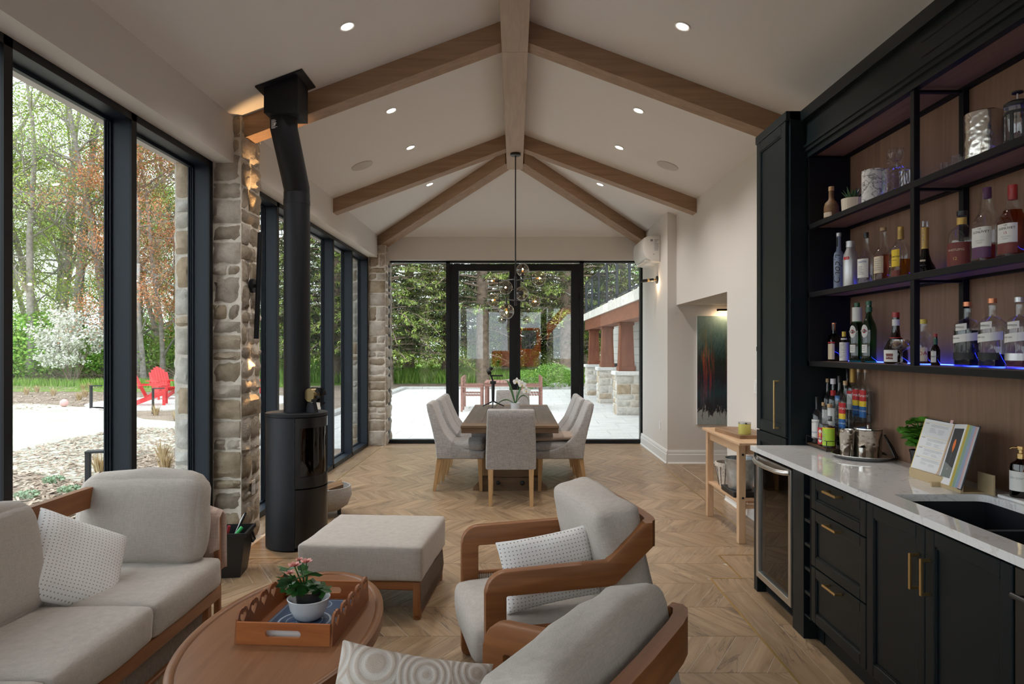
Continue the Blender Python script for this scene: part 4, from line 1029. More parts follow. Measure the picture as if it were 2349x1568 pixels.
def band(r0, r1, z0, z1, a0, a1, n=16):
    m = MB(); vs = []; fs = []
    for i in range(n+1):
        a = a0+(a1-a0)*i/n; c, s = math.cos(a), math.sin(a); vs += [(r0*c, r0*s, z0), (r1*c, r1*s, z0), (r1*c, r1*s, z1), (r0*c, r0*s, z1)]
    for i in range(n):
        for j in range(4): fs.append((i*4+j, i*4+(j+1) % 4, i*4+4+(j+1) % 4, i*4+4+j))
    fs += [(0,1,2,3), (n*4+3, n*4+2, n*4+1, n*4)]
    return m.add(vs, fs)
a0, a1 = d0+.01, d1-.01
q = MB()
for (z0, z1, b0, b1) in ((.475, .56, a0, a1), (.93, 1.006, a0, a1), (.56, .93, a0, a0+.16), (.56, .93, a1-.16, a1)):
    q.add(band(R-.03, R+.002, z0, z1, b0, b1).v, band(R-.03, R+.002, z0, z1, b0, b1).f)
dr = q.build('door', 'stove_door', t, smooth=40, label='glossy black door frame')
band(R-.018, R-.012, .555, .935, a0+.14, a1-.14).build('pane', 'stove_glass', dr, smooth=40)
band(R-.03, R+.002, .03, .465, a0, a1).build('lower_door', 'stove_door', t, smooth=40)
q = MB(); ca, sa = math.cos(a1-.2), math.sin(a1-.2); q.rbox(-.02, .02, -.008, .012, -.01, .01, .004, 2, M=Matrix.Translation((ca*(R+.006), sa*(R+.006), .40)) @ Matrix.Rotation(a1-.2+PI/2, 4, 'Z')); q.build('latch', 'stainless', t, smooth=35)
m = band(.14, .15, .56, .93, d0+.3, d1-.3+PI*.0); 
MB().lathe([(.15, .56), (.15, .93)], 20, a0=d1+.2, a1=d0-.2+2*PI).build('firebrick_lining', 'firebrick', t)
MB().lathe([(.205, .55), (.205, .565), (.0, .572)], 24).build('ash_bed', 'ash', t)
P = [(0, 0, 1.038), (0, 0, 2.70), (0, -.02, 2.80), (0, -.27, 3.12), (0, -.295, 3.18), (0, -.30, 3.26)]
pr = .099
m = MB(); m.cyl((0, 0, 1.039), (0, 0, 2.75), pr, n=36); m.build('flue_pipe', 'stove_black', t, smooth=40)
m = MB(); m.tube([(0, 0, 2.74), (0, -.003, 2.79), (0, -.11, 2.93), (0, -.215, 3.06), (0, -.298, 3.165), (0, -.30, 3.24)], pr-.001, 32); m.build('flue_elbow', 'stove_black', t, smooth=40)
for z in (1.70, 2.66): MB().cyl((0, 0, z), (0, 0, z+.035), pr+.0022, n=36).build('flue_collar', 'stove_black', t, smooth=40)
m = MB(); m.box(-.03, .03, -.001, .0, -.035, .035)
o = MB()
R_ = random.Random(3)
for i in range(9):
    z = .03-i*.0075; o.box(-.028, -.028+R_.uniform(.025, .056), -.0008, .0008, z, z+.003)
o.box(-.006, .006, -.001, .001, -.012, .008)
ob = o.build('spec_print', 'white_print', t); ob.location = (-.035, -.30-pr*.94-.004, 3.165); ob.rotation_euler = (0, 0, math.radians(-20))
t = thing('flue_ceiling_box', 'square black flue support box under the sloped ceiling', 'flue box', (-1.69, 5.05, 0))
bx0 = .122; m = MB(); vs = []
for z_, top in ((3.235, 0), (0, 1)):
    for x, y in ((-bx0, -bx0), (bx0, -bx0), (bx0, bx0), (-bx0, bx0)): vs.append((x, y, z_ if not top else cz(-1.69+x)-.008))
m.add(vs, [(0,3,2,1), (4,5,6,7), (0,1,5,4), (1,2,6,5), (2,3,7,6), (3,0,4,7)]); m.build('box', 'stove_black', t)
pl = .168; vs = []
for dz in (-.012, -.003):
    for x, y in ((-pl, -pl), (pl, -pl), (pl, pl), (-pl, pl)): vs.append((x, y, cz(-1.69+x)+dz))
MB().add(vs, [(0,3,2,1), (4,5,6,7), (0,1,5,4), (1,2,6,5), (2,3,7,6), (3,0,4,7)]).build('ceiling_plate', 'stove_black', t)
# stove fan
t = thing('stove_fan', 'small heat-powered fan standing on the stove top', 'fan', (SX+.135, SY_-.055, 1.038), math.radians(-30))
m = MB(); m.prism([(-.05, 0), (.05, 0), (.028, .075), (-.028, .075)], 'Y', -.02, .02); m.build('base', 'stove_black', t)
m = MB(); m.cyl((0, -.03, .135), (0, .03, .135), .052, n=24); m.build('motor_housing', 'bronze_fan', t, smooth=40)
for i in range(8): MB().box(-.052, .052, .034+i*.0045, .036+i*.0045, .075, .19).build('fin', 'stove_black', t)
m = MB(); m.cyl((.03, 0, .12), (.085, 0, .12), .01)
for k in range(4):
    a = k*PI/2+.5; m.add([(.08, math.cos(a-.25)*.02, .12+math.sin(a-.25)*.02), (.088, math.cos(a+.35)*.075, .12+math.sin(a+.35)*.075), (.074, math.cos(a-.3)*.08, .12+math.sin(a-.3)*.08), (.082, math.cos(a-.25)*.02, .122+math.sin(a-.25)*.02), (.090, math.cos(a+.35)*.075, .122+math.sin(a+.35)*.075), (.076, math.cos(a-.3)*.08, .122+math.sin(a-.3)*.08)], [(0,1,2), (3,5,4), (0,3,4,1), (1,4,5,2), (2,5,3,0)])
m.build('blades', 'stove_black', t)
# log bowl
fabric('felt_grey', (0.34, 0.32, 0.30), 300)
wood('bark', (0.16, 0.09, 0.05), (0.42, 0.27, 0.15), 'X', 2.0, .8, 6)
t = thing('log_bowl', 'grey felt log bowl half hidden behind the stove', 'bowl', (-1.74, 6.28, 0))
m = MB(); m.lathe([(.0, .05), (.13, .055), (.20, .10), (.235, .19), (.225, .27), (.213, .27), (.222, .19), (.185, .11), (.12, .07), (0, .065)], 32); m.build('shell', 'felt_grey', t, smooth=60)
for k in range(3): a = k*2.1+.3; MB().cyl((.12*math.cos(a), .12*math.sin(a), 0), (.12*math.cos(a), .12*math.sin(a), .06), .018).build('foot', 'iron_black', t, smooth=40)
for i, (x, y, z, a, b_) in enumerate(((-.06, -.01, .135, .15, 0), (.06, .01, .135, .15, 0), (.03, -.02, .245, .5, .22))):
    o = MB().prism([(0, -.045), (.055, -.03), (.05, .035), (-.01, .05), (-.05, .01)], 'X', -.13, .13).build('log', 'bark'); tag(o, ['split log low at the left of the felt bowl', 'split log low at the right of the felt bowl', 'topmost split log poking out of the felt bowl'][i], 'log', 'logs in the felt bowl')
    o.location = (-1.74+x, 6.28+y, z); o.rotation_euler = (0, -b_, a)
# wall sconce on the pillar
t = thing('wall_sconce', 'long black tube sconce lighting the stone pillar', 'lamp', (-2.092, 5.415, 0))
MB().cyl((0, 0, 2.03), (.025, 0, 2.03), .055, n=28).build('wall_plate', 'stove_black', t, smooth=40)
MB().cyl((.02, 0, 2.03), (.055, -.01, 2.03), .016, n=12).build('stem', 'stove_black', t, smooth=40)
m = MB(); m.lathe([(.017, -.42), (.020, -.42), (.020, .42), (.017, .42)], 20); o = m.build('tube', 'stove_black', t, smooth=40); o.location = (.062, -.012, 2.03); o.rotation_euler = (0, math.radians(2.2), 0)
plain('lamp_warm', (1, .8, .5), .5, emis=(1.0, .58, .22), estr=25)
for z in (-.40, .40): MB().cyl((.062+z*.038, -.012, 2.03+z-.004), (.062+z*.038, -.012, 2.03+z+.004), .016, n=16).build('bulb', 'lamp_warm', t)
for z, rx in ((2.03+.43, PI), (2.03-.43, 0)):
    ld = bpy.data.lights.new('sconce_beam', 'SPOT'); ld.energy = 24; ld.color = (1.0, .58, .25); ld.spot_size = math.radians(48); ld.spot_blend = .6; ld.shadow_soft_size = .012
    lo = bpy.data.objects.new('sconce_beam', ld); C.objects.link(lo); lo.location = (-2.032+(.017 if z > 2 else -.017), 5.403, z); lo.rotation_euler = (rx, math.radians(-4) if z < 2 else math.radians(4), 0)
# outlet on the pillar
t = thing('wall_outlet', 'white outlet plate low on the stone pillar side', 'outlet', (-2.088, 5.44, .43))
MB().rbox(0, .008, -.036, .036, -.058, .058, .003, 1).build('plate', 'trim_white', t)
for z in (-.022, .022): MB().rbox(.008, .0105, -.017, .017, z-.014, z+.014, .002, 1).build('socket', 'trim_white', t)
t = thing('wall_outlet', 'white outlet plate low on the right wall by the far glazing', 'outlet', (2.035, 9.55, .455)); 
MB().rbox(-.008, -.0005, -.036, .036, -.058, .058, .003, 1).build('plate', 'trim_white', t)
for z in (-.022, .022): MB().rbox(-.0105, -.008, -.017, .017, z-.014, z+.014, .002, 1).build('socket', 'trim_white', t)
# small wall lamp right
t = thing('wall_sconce', 'small brass and black swivel wall lamp under the air conditioner', 'lamp', (2.034, 9.72, 2.505))
MB().cyl((0, 0, 0), (-.02, 0, 0), .055, n=24).build('wall_plate', 'stove_black', t, smooth=40)
MB().cyl((-.02, 0, 0), (-.075, -.02, .0), .013, n=12).build('arm', 'brass', t, smooth=40)
MB().cyl((-.065, -.02, -.002), (-.26, -.06, -.025), .022, n=16).build('head', 'stove_black', t, smooth=40); MB().cyl((-.13, -.034, -.009), (-.16, -.04, -.013), .0235, n=16).build('collar', 'brass', t, smooth=40)
ld = bpy.data.lights.new('wall_lamp', 'POINT'); ld.energy = 1.2; ld.color = (1, .7, .42); ld.shadow_soft_size = .02; lo = bpy.data.objects.new('wall_lamp', ld); C.objects.link(lo); lo.location = (1.97, 9.69, 2.44)
# air conditioner
plain('plastic_white', (0.80, 0.78, 0.75), .35)
t = thing('air_conditioner', 'white wall-mounted air conditioner in the far right corner', 'air conditioner', (2.0345, 9.54, 2.74))
prof = [(0, .36), (-.18, .36), (-.225, .335), (-.24, .25), (-.235, .13), (-.205, .06), (-.12, .01), (-.04, 0), (0, 0)]
b = bmesh.new(); v0 = [b.verts.new((x, 0, z)) for x, z in prof]; v1 = [b.verts.new((x, .80, z)) for x, z in prof]; f0 = b.faces.new(v0); f1 = b.faces.new(v1[::-1])
for i in range(len(prof)): b.faces.new((v0[i], v1[i], v1[(i+1) % len(prof)], v0[(i+1) % len(prof)]))
bmesh.ops.recalc_face_normals(b, faces=b.faces[:]); bmesh.ops.bevel(b, geom=[e for e in b.edges if f0 in e.link_faces or f1 in e.link_faces], offset=.012, segments=2, profile=.5, affect='EDGES')
MB().bm(b).build('body', 'plastic_white', t, smooth=45)
MB().rbox(-.21, -.10, .03, .77, .012, .022, .003, 1).build('louvre', 'plastic_white', t).rotation_euler = (0, math.radians(0), 0)
m = MB(); R_ = random.Random(5)
for i in range(9): m.box(-.085, -.085+R_.uniform(.03, .065), -.0015, -.0005, .16+i*.018, .166+i*.018)
m.box(-.14, -.105, -.0015, -.0005, .285, .315); m.box(-.10, -.085, -.0015, -.0005, .10, .11)
plain('print_grey', (0.25, 0.25, 0.25), .6); m.build('spec_print', 'print_grey', t)
# painting with picture lamp on the hall wall
def painting():
    m, t, b = nodes('abstract_paint'); tc = N(t, 'ShaderNodeTexCoord'); sp = N(t, 'ShaderNodeSeparateXYZ'); t.links.new(tc.outputs['Generated'], sp.inputs[0])
    mp = N(t, 'ShaderNodeMapping'); mp.inputs['Scale'].default_value = (9, 1, 5); t.links.new(tc.outputs['Generated'], mp.inputs[0])
    n = N(t, 'ShaderNodeTexNoise', Scale=2.2, Detail=10.0, Roughness=.75, Distortion=1.2); t.links.new(mp.outputs[0], n.inputs['Vector'])
    nz = N(t, 'ShaderNodeMath', operation='MULTIPLY_ADD'); nz.inputs[1].default_value = .50; nz.inputs[2].default_value = -.25; t.links.new(n.outputs[0], nz.inputs[0])
    zz = N(t, 'ShaderNodeMath', operation='ADD'); t.links.new(sp.outputs['Z'], zz.inputs[0]); t.links.new(nz.outputs[0], zz.inputs[1])
    base = ramp(t, zz.outputs[0], [(0.0, (.30, .36, .36)), (.10, (.40, .40, .38)), (.125, (.012, .012, .016)), (.20, (.02, .022, .03)), (.30, (.012, .05, .06)), (.42, (.01, .012, .02)), (.58, (.012, .03, .022)), (.72, (.05, .13, .13)), (.85, (.14, .24, .23)), (1.0, (.22, .32, .30))])
    # warm vertical streaks: one strong left of centre, one weaker right
    mp2 = N(t, 'ShaderNodeMapping'); mp2.inputs['Scale'].default_value = (22, 1, 2.0); t.links.new(tc.outputs['Generated'], mp2.inputs[0])
    n2 = N(t, 'ShaderNodeTexNoise', Scale=1.5, Detail=6.0, Roughness=.6); t.links.new(mp2.outputs[0], n2.inputs['Vector'])
    fx = ramp(t, sp.outputs['X'], [(.03, (.25, .25, .25)), (.10, (1, 1, 1)), (.20, (.9, .9, .9)), (.27, (0, 0, 0)), (.40, (.05, .05, .05)), (.50, (.65, .65, .65)), (.60, (.15, .15, .15)), (.75, (.5, .5, .5)), (.9, (0, 0, 0))])
    fz = ramp(t, sp.outputs['Z'], [(.12, (0, 0, 0)), (.3, (.75, .75, .75)), (.6, (1, 1, 1)), (.86, (.4, .4, .4)), (.93, (0, 0, 0))])
    a = N(t, 'ShaderNodeMath', operation='MULTIPLY'); t.links.new(fx.outputs[0], a.inputs[0]); t.links.new(fz.outputs[0], a.inputs[1])
    k = ramp(t, n2.outputs[0], [(.44, (0, 0, 0)), (.62, (1, 1, 1))]); a2 = N(t, 'ShaderNodeMath', operation='MULTIPLY'); t.links.new(a.outputs[0], a2.inputs[0]); t.links.new(k.outputs[0], a2.inputs[1])
    warm = ramp(t, zz.outputs[0], [(.2, (.20, .20, .25)), (.33, (.30, .02, .06)), (.5, (.38, .05, .03)), (.62, (.50, .10, .02)), (.72, (.45, .22, .03)), (.85, (.30, .26, .08))])
    mx = N(t, 'ShaderNodeMix', data_type='RGBA'); t.links.new(a2.outputs[0], mx.inputs['Factor']); t.links.new(base.outputs[0], mx.inputs['A']); t.links.new(warm.outputs[0], mx.inputs['B']); t.links.new(mx.outputs['Result'], b.inputs['Base Color'])
    b.inputs['Roughness'].default_value = .5; bump(t, b, n.outputs[0], .6, .01)
painting()
px0, px1, pz0, pz1 = 2.42, 3.30, .52, 1.962
t = thing('canvas_painting', 'tall abstract canvas in dark teal and red in the hall opening', 'painting', (0, OY1, 0))
MB().box(px0, px1, -.038, -.001, pz0, pz1).build('canvas_side', 'trim_white', t); MB().box(px0+.001, px1-.001, -.040, -.0381, pz0+.001, pz1-.001).build('painted_face', 'abstract_paint', t)
t = thing('picture_lamp', 'black tube picture lamp above the abstract canvas', 'lamp', (0, OY1, 0))
MB().cyl((2.66, -.12, 2.035), (3.06, -.12, 2.035), .016, n=16).build('tube', 'stove_black', t, smooth=40); MB().cyl((2.86, -.12, 2.035), (2.86, 0, 2.035), .008, n=8).build('arm', 'stove_black', t, smooth=40)
MB().box(2.68, 3.04, -.124, -.116, 2.018, 2.0195).build('led_lens', 'lamp_warm', t)
ld = bpy.data.lights.new('picture_light', 'AREA'); ld.shape = 'RECTANGLE'; ld.size = .36; ld.size_y = .012; ld.energy = 1.0; ld.color = (1, .72, .45); lo = bpy.data.objects.new('picture_light', ld); C.objects.link(lo); lo.location = (2.86, OY1-.12, 2.014); lo.rotation_euler = (math.radians(25), 0, 0)
# controls on the right wall
t = thing('thermostat', 'small white thermostat with dark screen beside the tall cabinet', 'thermostat', (2.1545, 6.02, 1.505)); MB().rbox(-.016, 0, -.035, .035, -.06, .06, .004, 2).build('case', 'plastic_white', t, smooth=40); MB().box(-.0172, -.0161, -.022, .022, .005, .045).build('screen', 'void_black', t)
t = thing('light_switch', 'white multi-gang light switch beside the tall cabinet', 'switch', (2.1545, 6.05, 1.19)); MB().rbox(-.008, 0, -.085, .085, -.06, .06, .003, 1).build('plate', 'plastic_white', t)
for i in range(3): MB().rbox(-.012, -.008, -.06+i*.042, -.03+i*.042, -.033, .033, .002, 1).build('rocker', 'trim_white', t)
# ------------------------------------------------------------------ chandelier
glass_mat('globe_glass', (0.84, 0.78, 0.72), 1.5, extra=.06)
plain('filament', (1, .7, .4), .5, emis=(1.0, .62, .30), estr=90)
plain('bulb_amber', (0.8, .45, .12), .3, .6)
plain('chandelier_black', (0.010, 0.010, 0.011), .4)
CX, CYY = .008, 8.16; kz = FPX/CYY
t = thing('chandelier', 'black branching chandelier with clear glass globes over the dining table', 'chandelier', (CX, CYY, 0))
MB().lathe([(0, RB), (.062, RB), (.062, RB-.025), (.055, RB-.03), (0, RB-.03)], 28).build('canopy', 'chandelier_black', t, smooth=40)
def cpx(x, y, dy=0.0):
    k = FPX/(CYY+dy); return Vector(((x-VX)/k-CX, dy, CH-(y-VY)/k))
MB().cyl((0, 0, RB-.03), (0, 0, cpx(1182, 642).z), .0075, n=10).build('rod', 'chandelier_black', t, smooth=40)
MB().cyl((0, 0, cpx(1182, 700).z), (0, 0, cpx(1182, 634).z), .016, n=14).build('hub', 'chandelier_black', t, smooth=40)
globes = [(1199, 619, .10, .078, 'Z', 1), (1236, 638, -.25, .088, 'X', 1), (1130, 644, .20, .075, 'X', -1), (1160, 659, -.30, .080, 'Y', -1), (1197, 673, .28, .086, 'Y', 1), (1132, 688, .05, .078, 'X', -1), (1226, 691, .15, .077, 'X', 1), (1162, 714, -.28, .088, 'Z', -1)]
plain('socket_black', (.01, .01, .01), .4)
for (x, y, dy, r, ax, sg) in globes:
    c = cpx(x, y, dy); D = {'X': Vector((sg, 0, 0)), 'Y': Vector((.15*sg, sg, 0)).normalized(), 'Z': Vector((0, 0, sg))}[ax]
    # arm from hub to socket at globe's inner pole
    s_ = c-D*r
    m = MB(); hubp = Vector((0, 0, s_.z)); 
    if ax == 'Z': e = s_-D*.05; m.cyl(e-D*.02, s_+D*.01, .010, n=10); m.tube([Vector((0, 0, e.z)), e], .005, 6); hubp = None
    else: m.tube([Vector((0, 0, s_.z)), s_], .0065, 8)
    m.build('arm', 'chandelier_black', t, smooth=40)
    Mx = Matrix.Translation(c) @ Vector((0, 0, 1)).rotation_difference(D).to_matrix().to_4x4()
    MB().lathe([(0, -r-.004), (.030, -r), (.034, -r+.012), (.02, -r+.018), (.012, -r+.05), (0, -r+.05)], 16, M=Mx).build('socket', 'socket_black', t, smooth=40)
    g = MB(); g.lathe([(r*math.sin(a), -r*math.cos(a)) for a in [.35+(PI-.35)*i/16 for i in range(17)]], 28, M=Mx).build('globe', 'globe_glass', t, smooth=80, label='clear glass globe')
    MB().lathe([(.010, -r+.05), (.010, -r*.45), (.011, -.2*r), (.008, .1*r)], 12, M=Mx).build('bulb_base', 'bulb_amber', t, smooth=60)
    MB().lathe([(.0, -.28*r), (.008, -.2*r), (.009, .1*r), (.0, .32*r)], 12, M=Mx).build('bulb', 'filament', t, smooth=60)
# ------------------------------------------------------------------ wooden trolley beside the bar
wood('pine', (0.52, 0.32, 0.18), (0.68, 0.46, 0.29), 'Y', 1.0, .5, 10); wood('pine_z', (0.52, 0.32, 0.18), (0.68, 0.46, 0.29), 'Z', 1.0, .5, 10)
wood('acacia', (0.17, 0.09, 0.045), (0.36, 0.22, 0.12), 'Y', 1.5, .45, 7)
plain('galvanized', (0.50, 0.53, 0.54), .42, .85, var=.25, vscale=18)
plain('black_plastic', (.012, .012, .013), .4)
t = thing('side_trolley', 'pale pine side table with lower shelf beside the bar', 'table', (0, 0, 0)); ty0, ty1, tx0, tx1, tz = 5.36, 6.28, 1.76, 2.10, .80
MB().rbox(tx0-.02, tx1+.02, ty0-.07, ty1+.07, tz-.022, tz, .003, 1).build('tabletop', 'pine', t)
for x in (tx0+.025, tx1-.025):
    for y in (ty0+.025, ty1-.025): MB().rbox(x-.028, x+.028, y-.028, y+.028, 0, tz-.0225, .003, 1).build('leg', 'pine_z', t)
for x in (tx0+.03, tx1-.03): MB().rbox(x-.01, x+.01, ty0+.053, ty1-.053, tz-.10, tz-.0225, .002, 1).build('apron', 'pine', t)
for y in (ty0+.03, ty1-.03): MB().rbox(tx0+.053, tx1-.053, y-.01, y+.01, tz-.10, tz-.0225, .002, 1).build('apron', 'pine', t)
for i in range(4): MB().rbox(tx0+.005+i*.084, tx0+.08+i*.084, ty0+.053, ty1-.053, .305, .325, .002, 1).build('shelf_slat', 'pine', t)
for y in (ty0+.03, ty1-.03): MB().rbox(tx0+.053, tx1-.053, y-.012, y+.012, .27, .305, .002, 1).build('shelf_rail', 'pine', t)
for z in (.36, .70): MB().cyl((tx0+.03, ty0-.006, z), (tx0+.03, ty0-.003, z), .009, n=10).build('screw', 'iron_black', t)
t = thing('cutting_board', 'dark acacia cutting board lying on the pine side table', 'board', (1.935, 5.87, tz+.0005), math.radians(5))
m = MB(); m.prism([(-.14, -.33), (.14, -.33), (.15, .20), (.10, .26), (.03, .30), (-.10, .28), (-.15, .18)], 'Z', 0, .028); m.build('slab', 'acacia', t)
plain('candle_yellow', (0.62, 0.58, 0.16), .3)
t = thing('candle_jar', 'yellow candle jar with a silver lid on the cutting board', 'candle', (1.895, 5.63, tz+.029)); MB().lathe([(0, 0), (.048, 0), (.05, .004), (.05, .085), (0, .085)], 28).build('jar', 'candle_yellow', t, smooth=40); MB().lathe([(0, .086), (.0515, .086), (.0515, .098), (0, .1)], 28).build('lid', 'stainless', t, smooth=40)
t = thing('galvanized_bucket', 'grey galvanized steel bucket on the lower shelf of the side table', 'bucket', (1.878, 5.69, .37))
MB().lathe([(0, .012), (.092, .0), (.098, .01), (.108, .10), (.116, .155), (.119, .165), (.122, .24), (.127, .245), (.127, .253), (.118, .252), (.115, .2), (.09, .02), (0, .018)], 32).build('pail', 'galvanized', t, smooth=50)
m = MB(); m.tube([(0, .126*math.cos(a), .235+.0*a) if 0 else (.126*math.cos(a)*.99, -.127*math.sin(a)*.35-.10*0, .22-.05*math.sin(a)) for a in [PI*i/10 for i in range(11)]], .003, 6); m.build('bail_handle', 'galvanized', t, smooth=50)
o = MB().rbox(1.77, 2.01, 5.53, 5.86, .326, .369, .006, 1).build('black_tray', 'black_plastic'); tag(o, 'shallow black box under the galvanized bucket', 'box')
plain('wicker_white', (.62, .55, .48), .9, var=.25, vscale=70)
t = thing('wire_basket', 'small cloth-lined wire basket behind the galvanized bucket', 'basket', (1.885, 6.04, .326))
MB().lathe([(0, .0), (.075, 0), (.105, .17), (.11, .17), (.11, .205), (.10, .205), (.095, .17), (.07, .01), (0, .008)], 24).build('liner', 'wicker_white', t, smooth=40)
m = MB()
for i in range(14): a = 2*PI*i/14; m.tube([(.077*math.cos(a), .077*math.sin(a), .0), (.108*math.cos(a+.2), .108*math.sin(a+.2), .175)], .0025, 4)
o = m.build('wire_cage', 'iron_black', t); o['kind'] = 'stuff'
# ------------------------------------------------------------------ tool tub by the sofa
t = thing('storage_tub', 'black plastic tub with tools beside the stone pillar', 'tub', (-1.975, 4.66, 0), math.radians(8))
m = MB(); n_ = 4
def frus(x0, y0, x1, y1, z0, z1): return [(-x0, -y0, z0), (x0, -y0, z0), (x0, y0, z0), (-x0, y0, z0), (-x1, -y1, z1), (x1, -y1, z1), (x1, y1, z1), (-x1, y1, z1)]
m.add(frus(.12, .10, .16, .13, 0, .30), [(0,3,2,1), (0,1,5,4), (1,2,6,5), (2,3,7,6), (3,0,4,7)]); m.add(frus(.115, .095, .152, .122, .01, .30), [(0,1,2,3), (0,4,5,1), (1,5,6,2), (2,6,7,3), (3,7,4,0)])
m.add([(-.168, -.138, .28), (.168, -.138, .28), (.168, .138, .28), (-.168, .138, .28), (-.168, -.138, .302), (.168, -.138, .302), (.168, .138, .302), (-.168, .138, .302), (-.152, -.122, .28), (.152, -.122, .28), (.152, .122, .28), (-.152, .122, .28), (-.152, -.122, .302), (.152, -.122, .302), (.152, .122, .302), (-.152, .122, .302)], [(0,1,5,4), (1,2,6,5), (2,3,7,6), (3,0,4,7), (4,5,13,12), (5,6,14,13), (6,7,15,14), (7,4,12,15), (0,8,9,1), (1,9,10,2), (2,10,11,3), (3,11,8,0)])
m.build('tub_shell', 'black_plastic', t)
m = MB(); m.tube([(.17, -.03, .27), (.185, -.03, .22), (.185, .03, .22), (.17, .03, .27)], .008, 6); m.build('handle', 'black_plastic', t, smooth=40)
plain('blue_plastic', (.02, .25, .70), .4); plain('green_plastic', (.04, .45, .12), .4); plain('red_plastic', (.5, .03, .05), .4)
def tool(label, nm, col, a, b_, r, cat='tool'):
    o = MB().cyl(a, b_, r, n=10).build(nm, col); tag(o, label, cat, 'tools in the black tub'); return o
tool('blue handled tool standing in the black tub', 'hand_tool', 'blue_plastic', (-2.03, 4.63, .10), (-2.00, 4.62, .37), .018)
tool('black rod leaning out of the tub towards the pillar', 'hand_tool', 'black_plastic', (-1.99, 4.68, .10), (-1.86, 4.72, .40), .008)
tool('thin silver rod leaning in the black tub', 'hand_tool', 'stainless', (-2.00, 4.70, .10), (-1.88, 4.74, .385), .004)
tool('green handled tool lying in the black tub', 'hand_tool', 'green_plastic', (-1.93, 4.60, .22), (-1.87, 4.68, .31), .012)
tool('red handled tool between the blue and green ones', 'hand_tool', 'red_plastic', (-1.99, 4.65, .12), (-1.95, 4.66, .325), .010)
# ------------------------------------------------------------------ outdoors
GZ = -0.12
def ground_mat(name, a, b_, c, s1=2.0, s2=60.0, bs=.6):
    m, t, b = nodes(name); co = coords(t)
    n = N(t, 'ShaderNodeTexNoise', Scale=s2, Detail=4.0, Roughness=.7); t.links.new(co, n.inputs['Vector'])
    r = ramp(t, n.outputs[0], [(.3, a), (.5, b_), (.7, c)])
    n2 = N(t, 'ShaderNodeTexNoise', Scale=s1, Detail=4.0); t.links.new(co, n2.inputs['Vector'])
    v = ramp(t, n2.outputs[0], [(.3, (.78, .78, .78)), (.7, (1.15, 1.15, 1.15))]); mx = N(t, 'ShaderNodeMix', data_type='RGBA', blend_type='MULTIPLY'); mx.inputs['Factor'].default_value = 1
    t.links.new(r.outputs[0], mx.inputs['A']); t.links.new(v.outputs[0], mx.inputs['B']); t.links.new(mx.outputs['Result'], b.inputs['Base Color']); b.inputs['Roughness'].default_value = .95; b.inputs['Specular IOR Level'].default_value = .1
    bump(t, b, n.outputs[0], bs, .03)
ground_mat('mulch', (.16, .115, .09), (.34, .27, .21), (.49, .41, .33), 1.5, 26)
ground_mat('pale_lawn', (.40, .42, .31), (.60, .60, .50), (.70, .69, .60), .7, 22, .3)
ground_mat('turf', (.10, .19, .03), (.20, .34, .06), (.30, .43, .10), 1.5, 20)
ground_mat('concrete_pale', (.60, .59, .56), (.70, .69, .66), (.76, .75, .72), 1.0, 30, .1)
ground_mat('concrete_stain', (.50, .48, .43), (.66, .63, .57), (.74, .71, .65), 1.2, 6, .1)
plain('kerb_grey', (.46, .45, .43), .9, var=.15)
plain('adirondack_red', (.66, .035, .04), .5); 
wood('cedar', (.15, .05, .028), (.27, .10, .055), 'Z', 1.0, .5, 6); wood('cedar_y', (.15, .05, .028), (.27, .10, .055), 'Y', 1.0, .5, 6)
wood('patio_wood', (.24, .11, .085), (.36, .19, .15), 'X', 1.0, .6, 8)
plain('rail_black', (.02, .024, .03), .5); plain('path_light_black', (.02, .022, .025), .5)
g = MB().box(-110, 90, -80, 110, GZ-.2, GZ).build('ground', 'mulch'); struct(g, 'mulched garden ground around the house', 'ground')
def patch(name, label, pts, mat, z=GZ, th=.012, cat='ground'):
    o = MB().prism([(p[0], p[1]) for p in pts], 'Z', z-.05, z+th).build(name, mat); return struct(o, label, cat)
lp = [(-600, 930), (-60, 928), (60, 926), (150, 930), (215, 940), (270, 945), (330, 962), (412, 968), (470, 985), (470, 1030), (412, 1036), (330, 1042), (245, 1062), (205, 1112), (120, 1092), (-60, 1068), (-600, 1040)]
patch('pale_lawn', 'pale freshly seeded lawn outside the left windows', [G(x, y, GZ) for x, y in lp], 'pale_lawn')
patch('lawn_strip', 'strip of green lawn at the edge of the woods', [(-40, 27), (-14, 25.5), (-6, 31.5), (14, 31.5), (24, 70), (-30, 75), (-44, 40)], 'turf', th=.01)
# path slab by the windows and concrete by the corner
patch('path_slab', 'pale concrete path beside the left windows', [(-3.9, -2), (-2.62, -2), (-2.62, 5.2), (-3.25, 5.2), (-3.9, 4.4)], 'concrete_pale', th=.04)
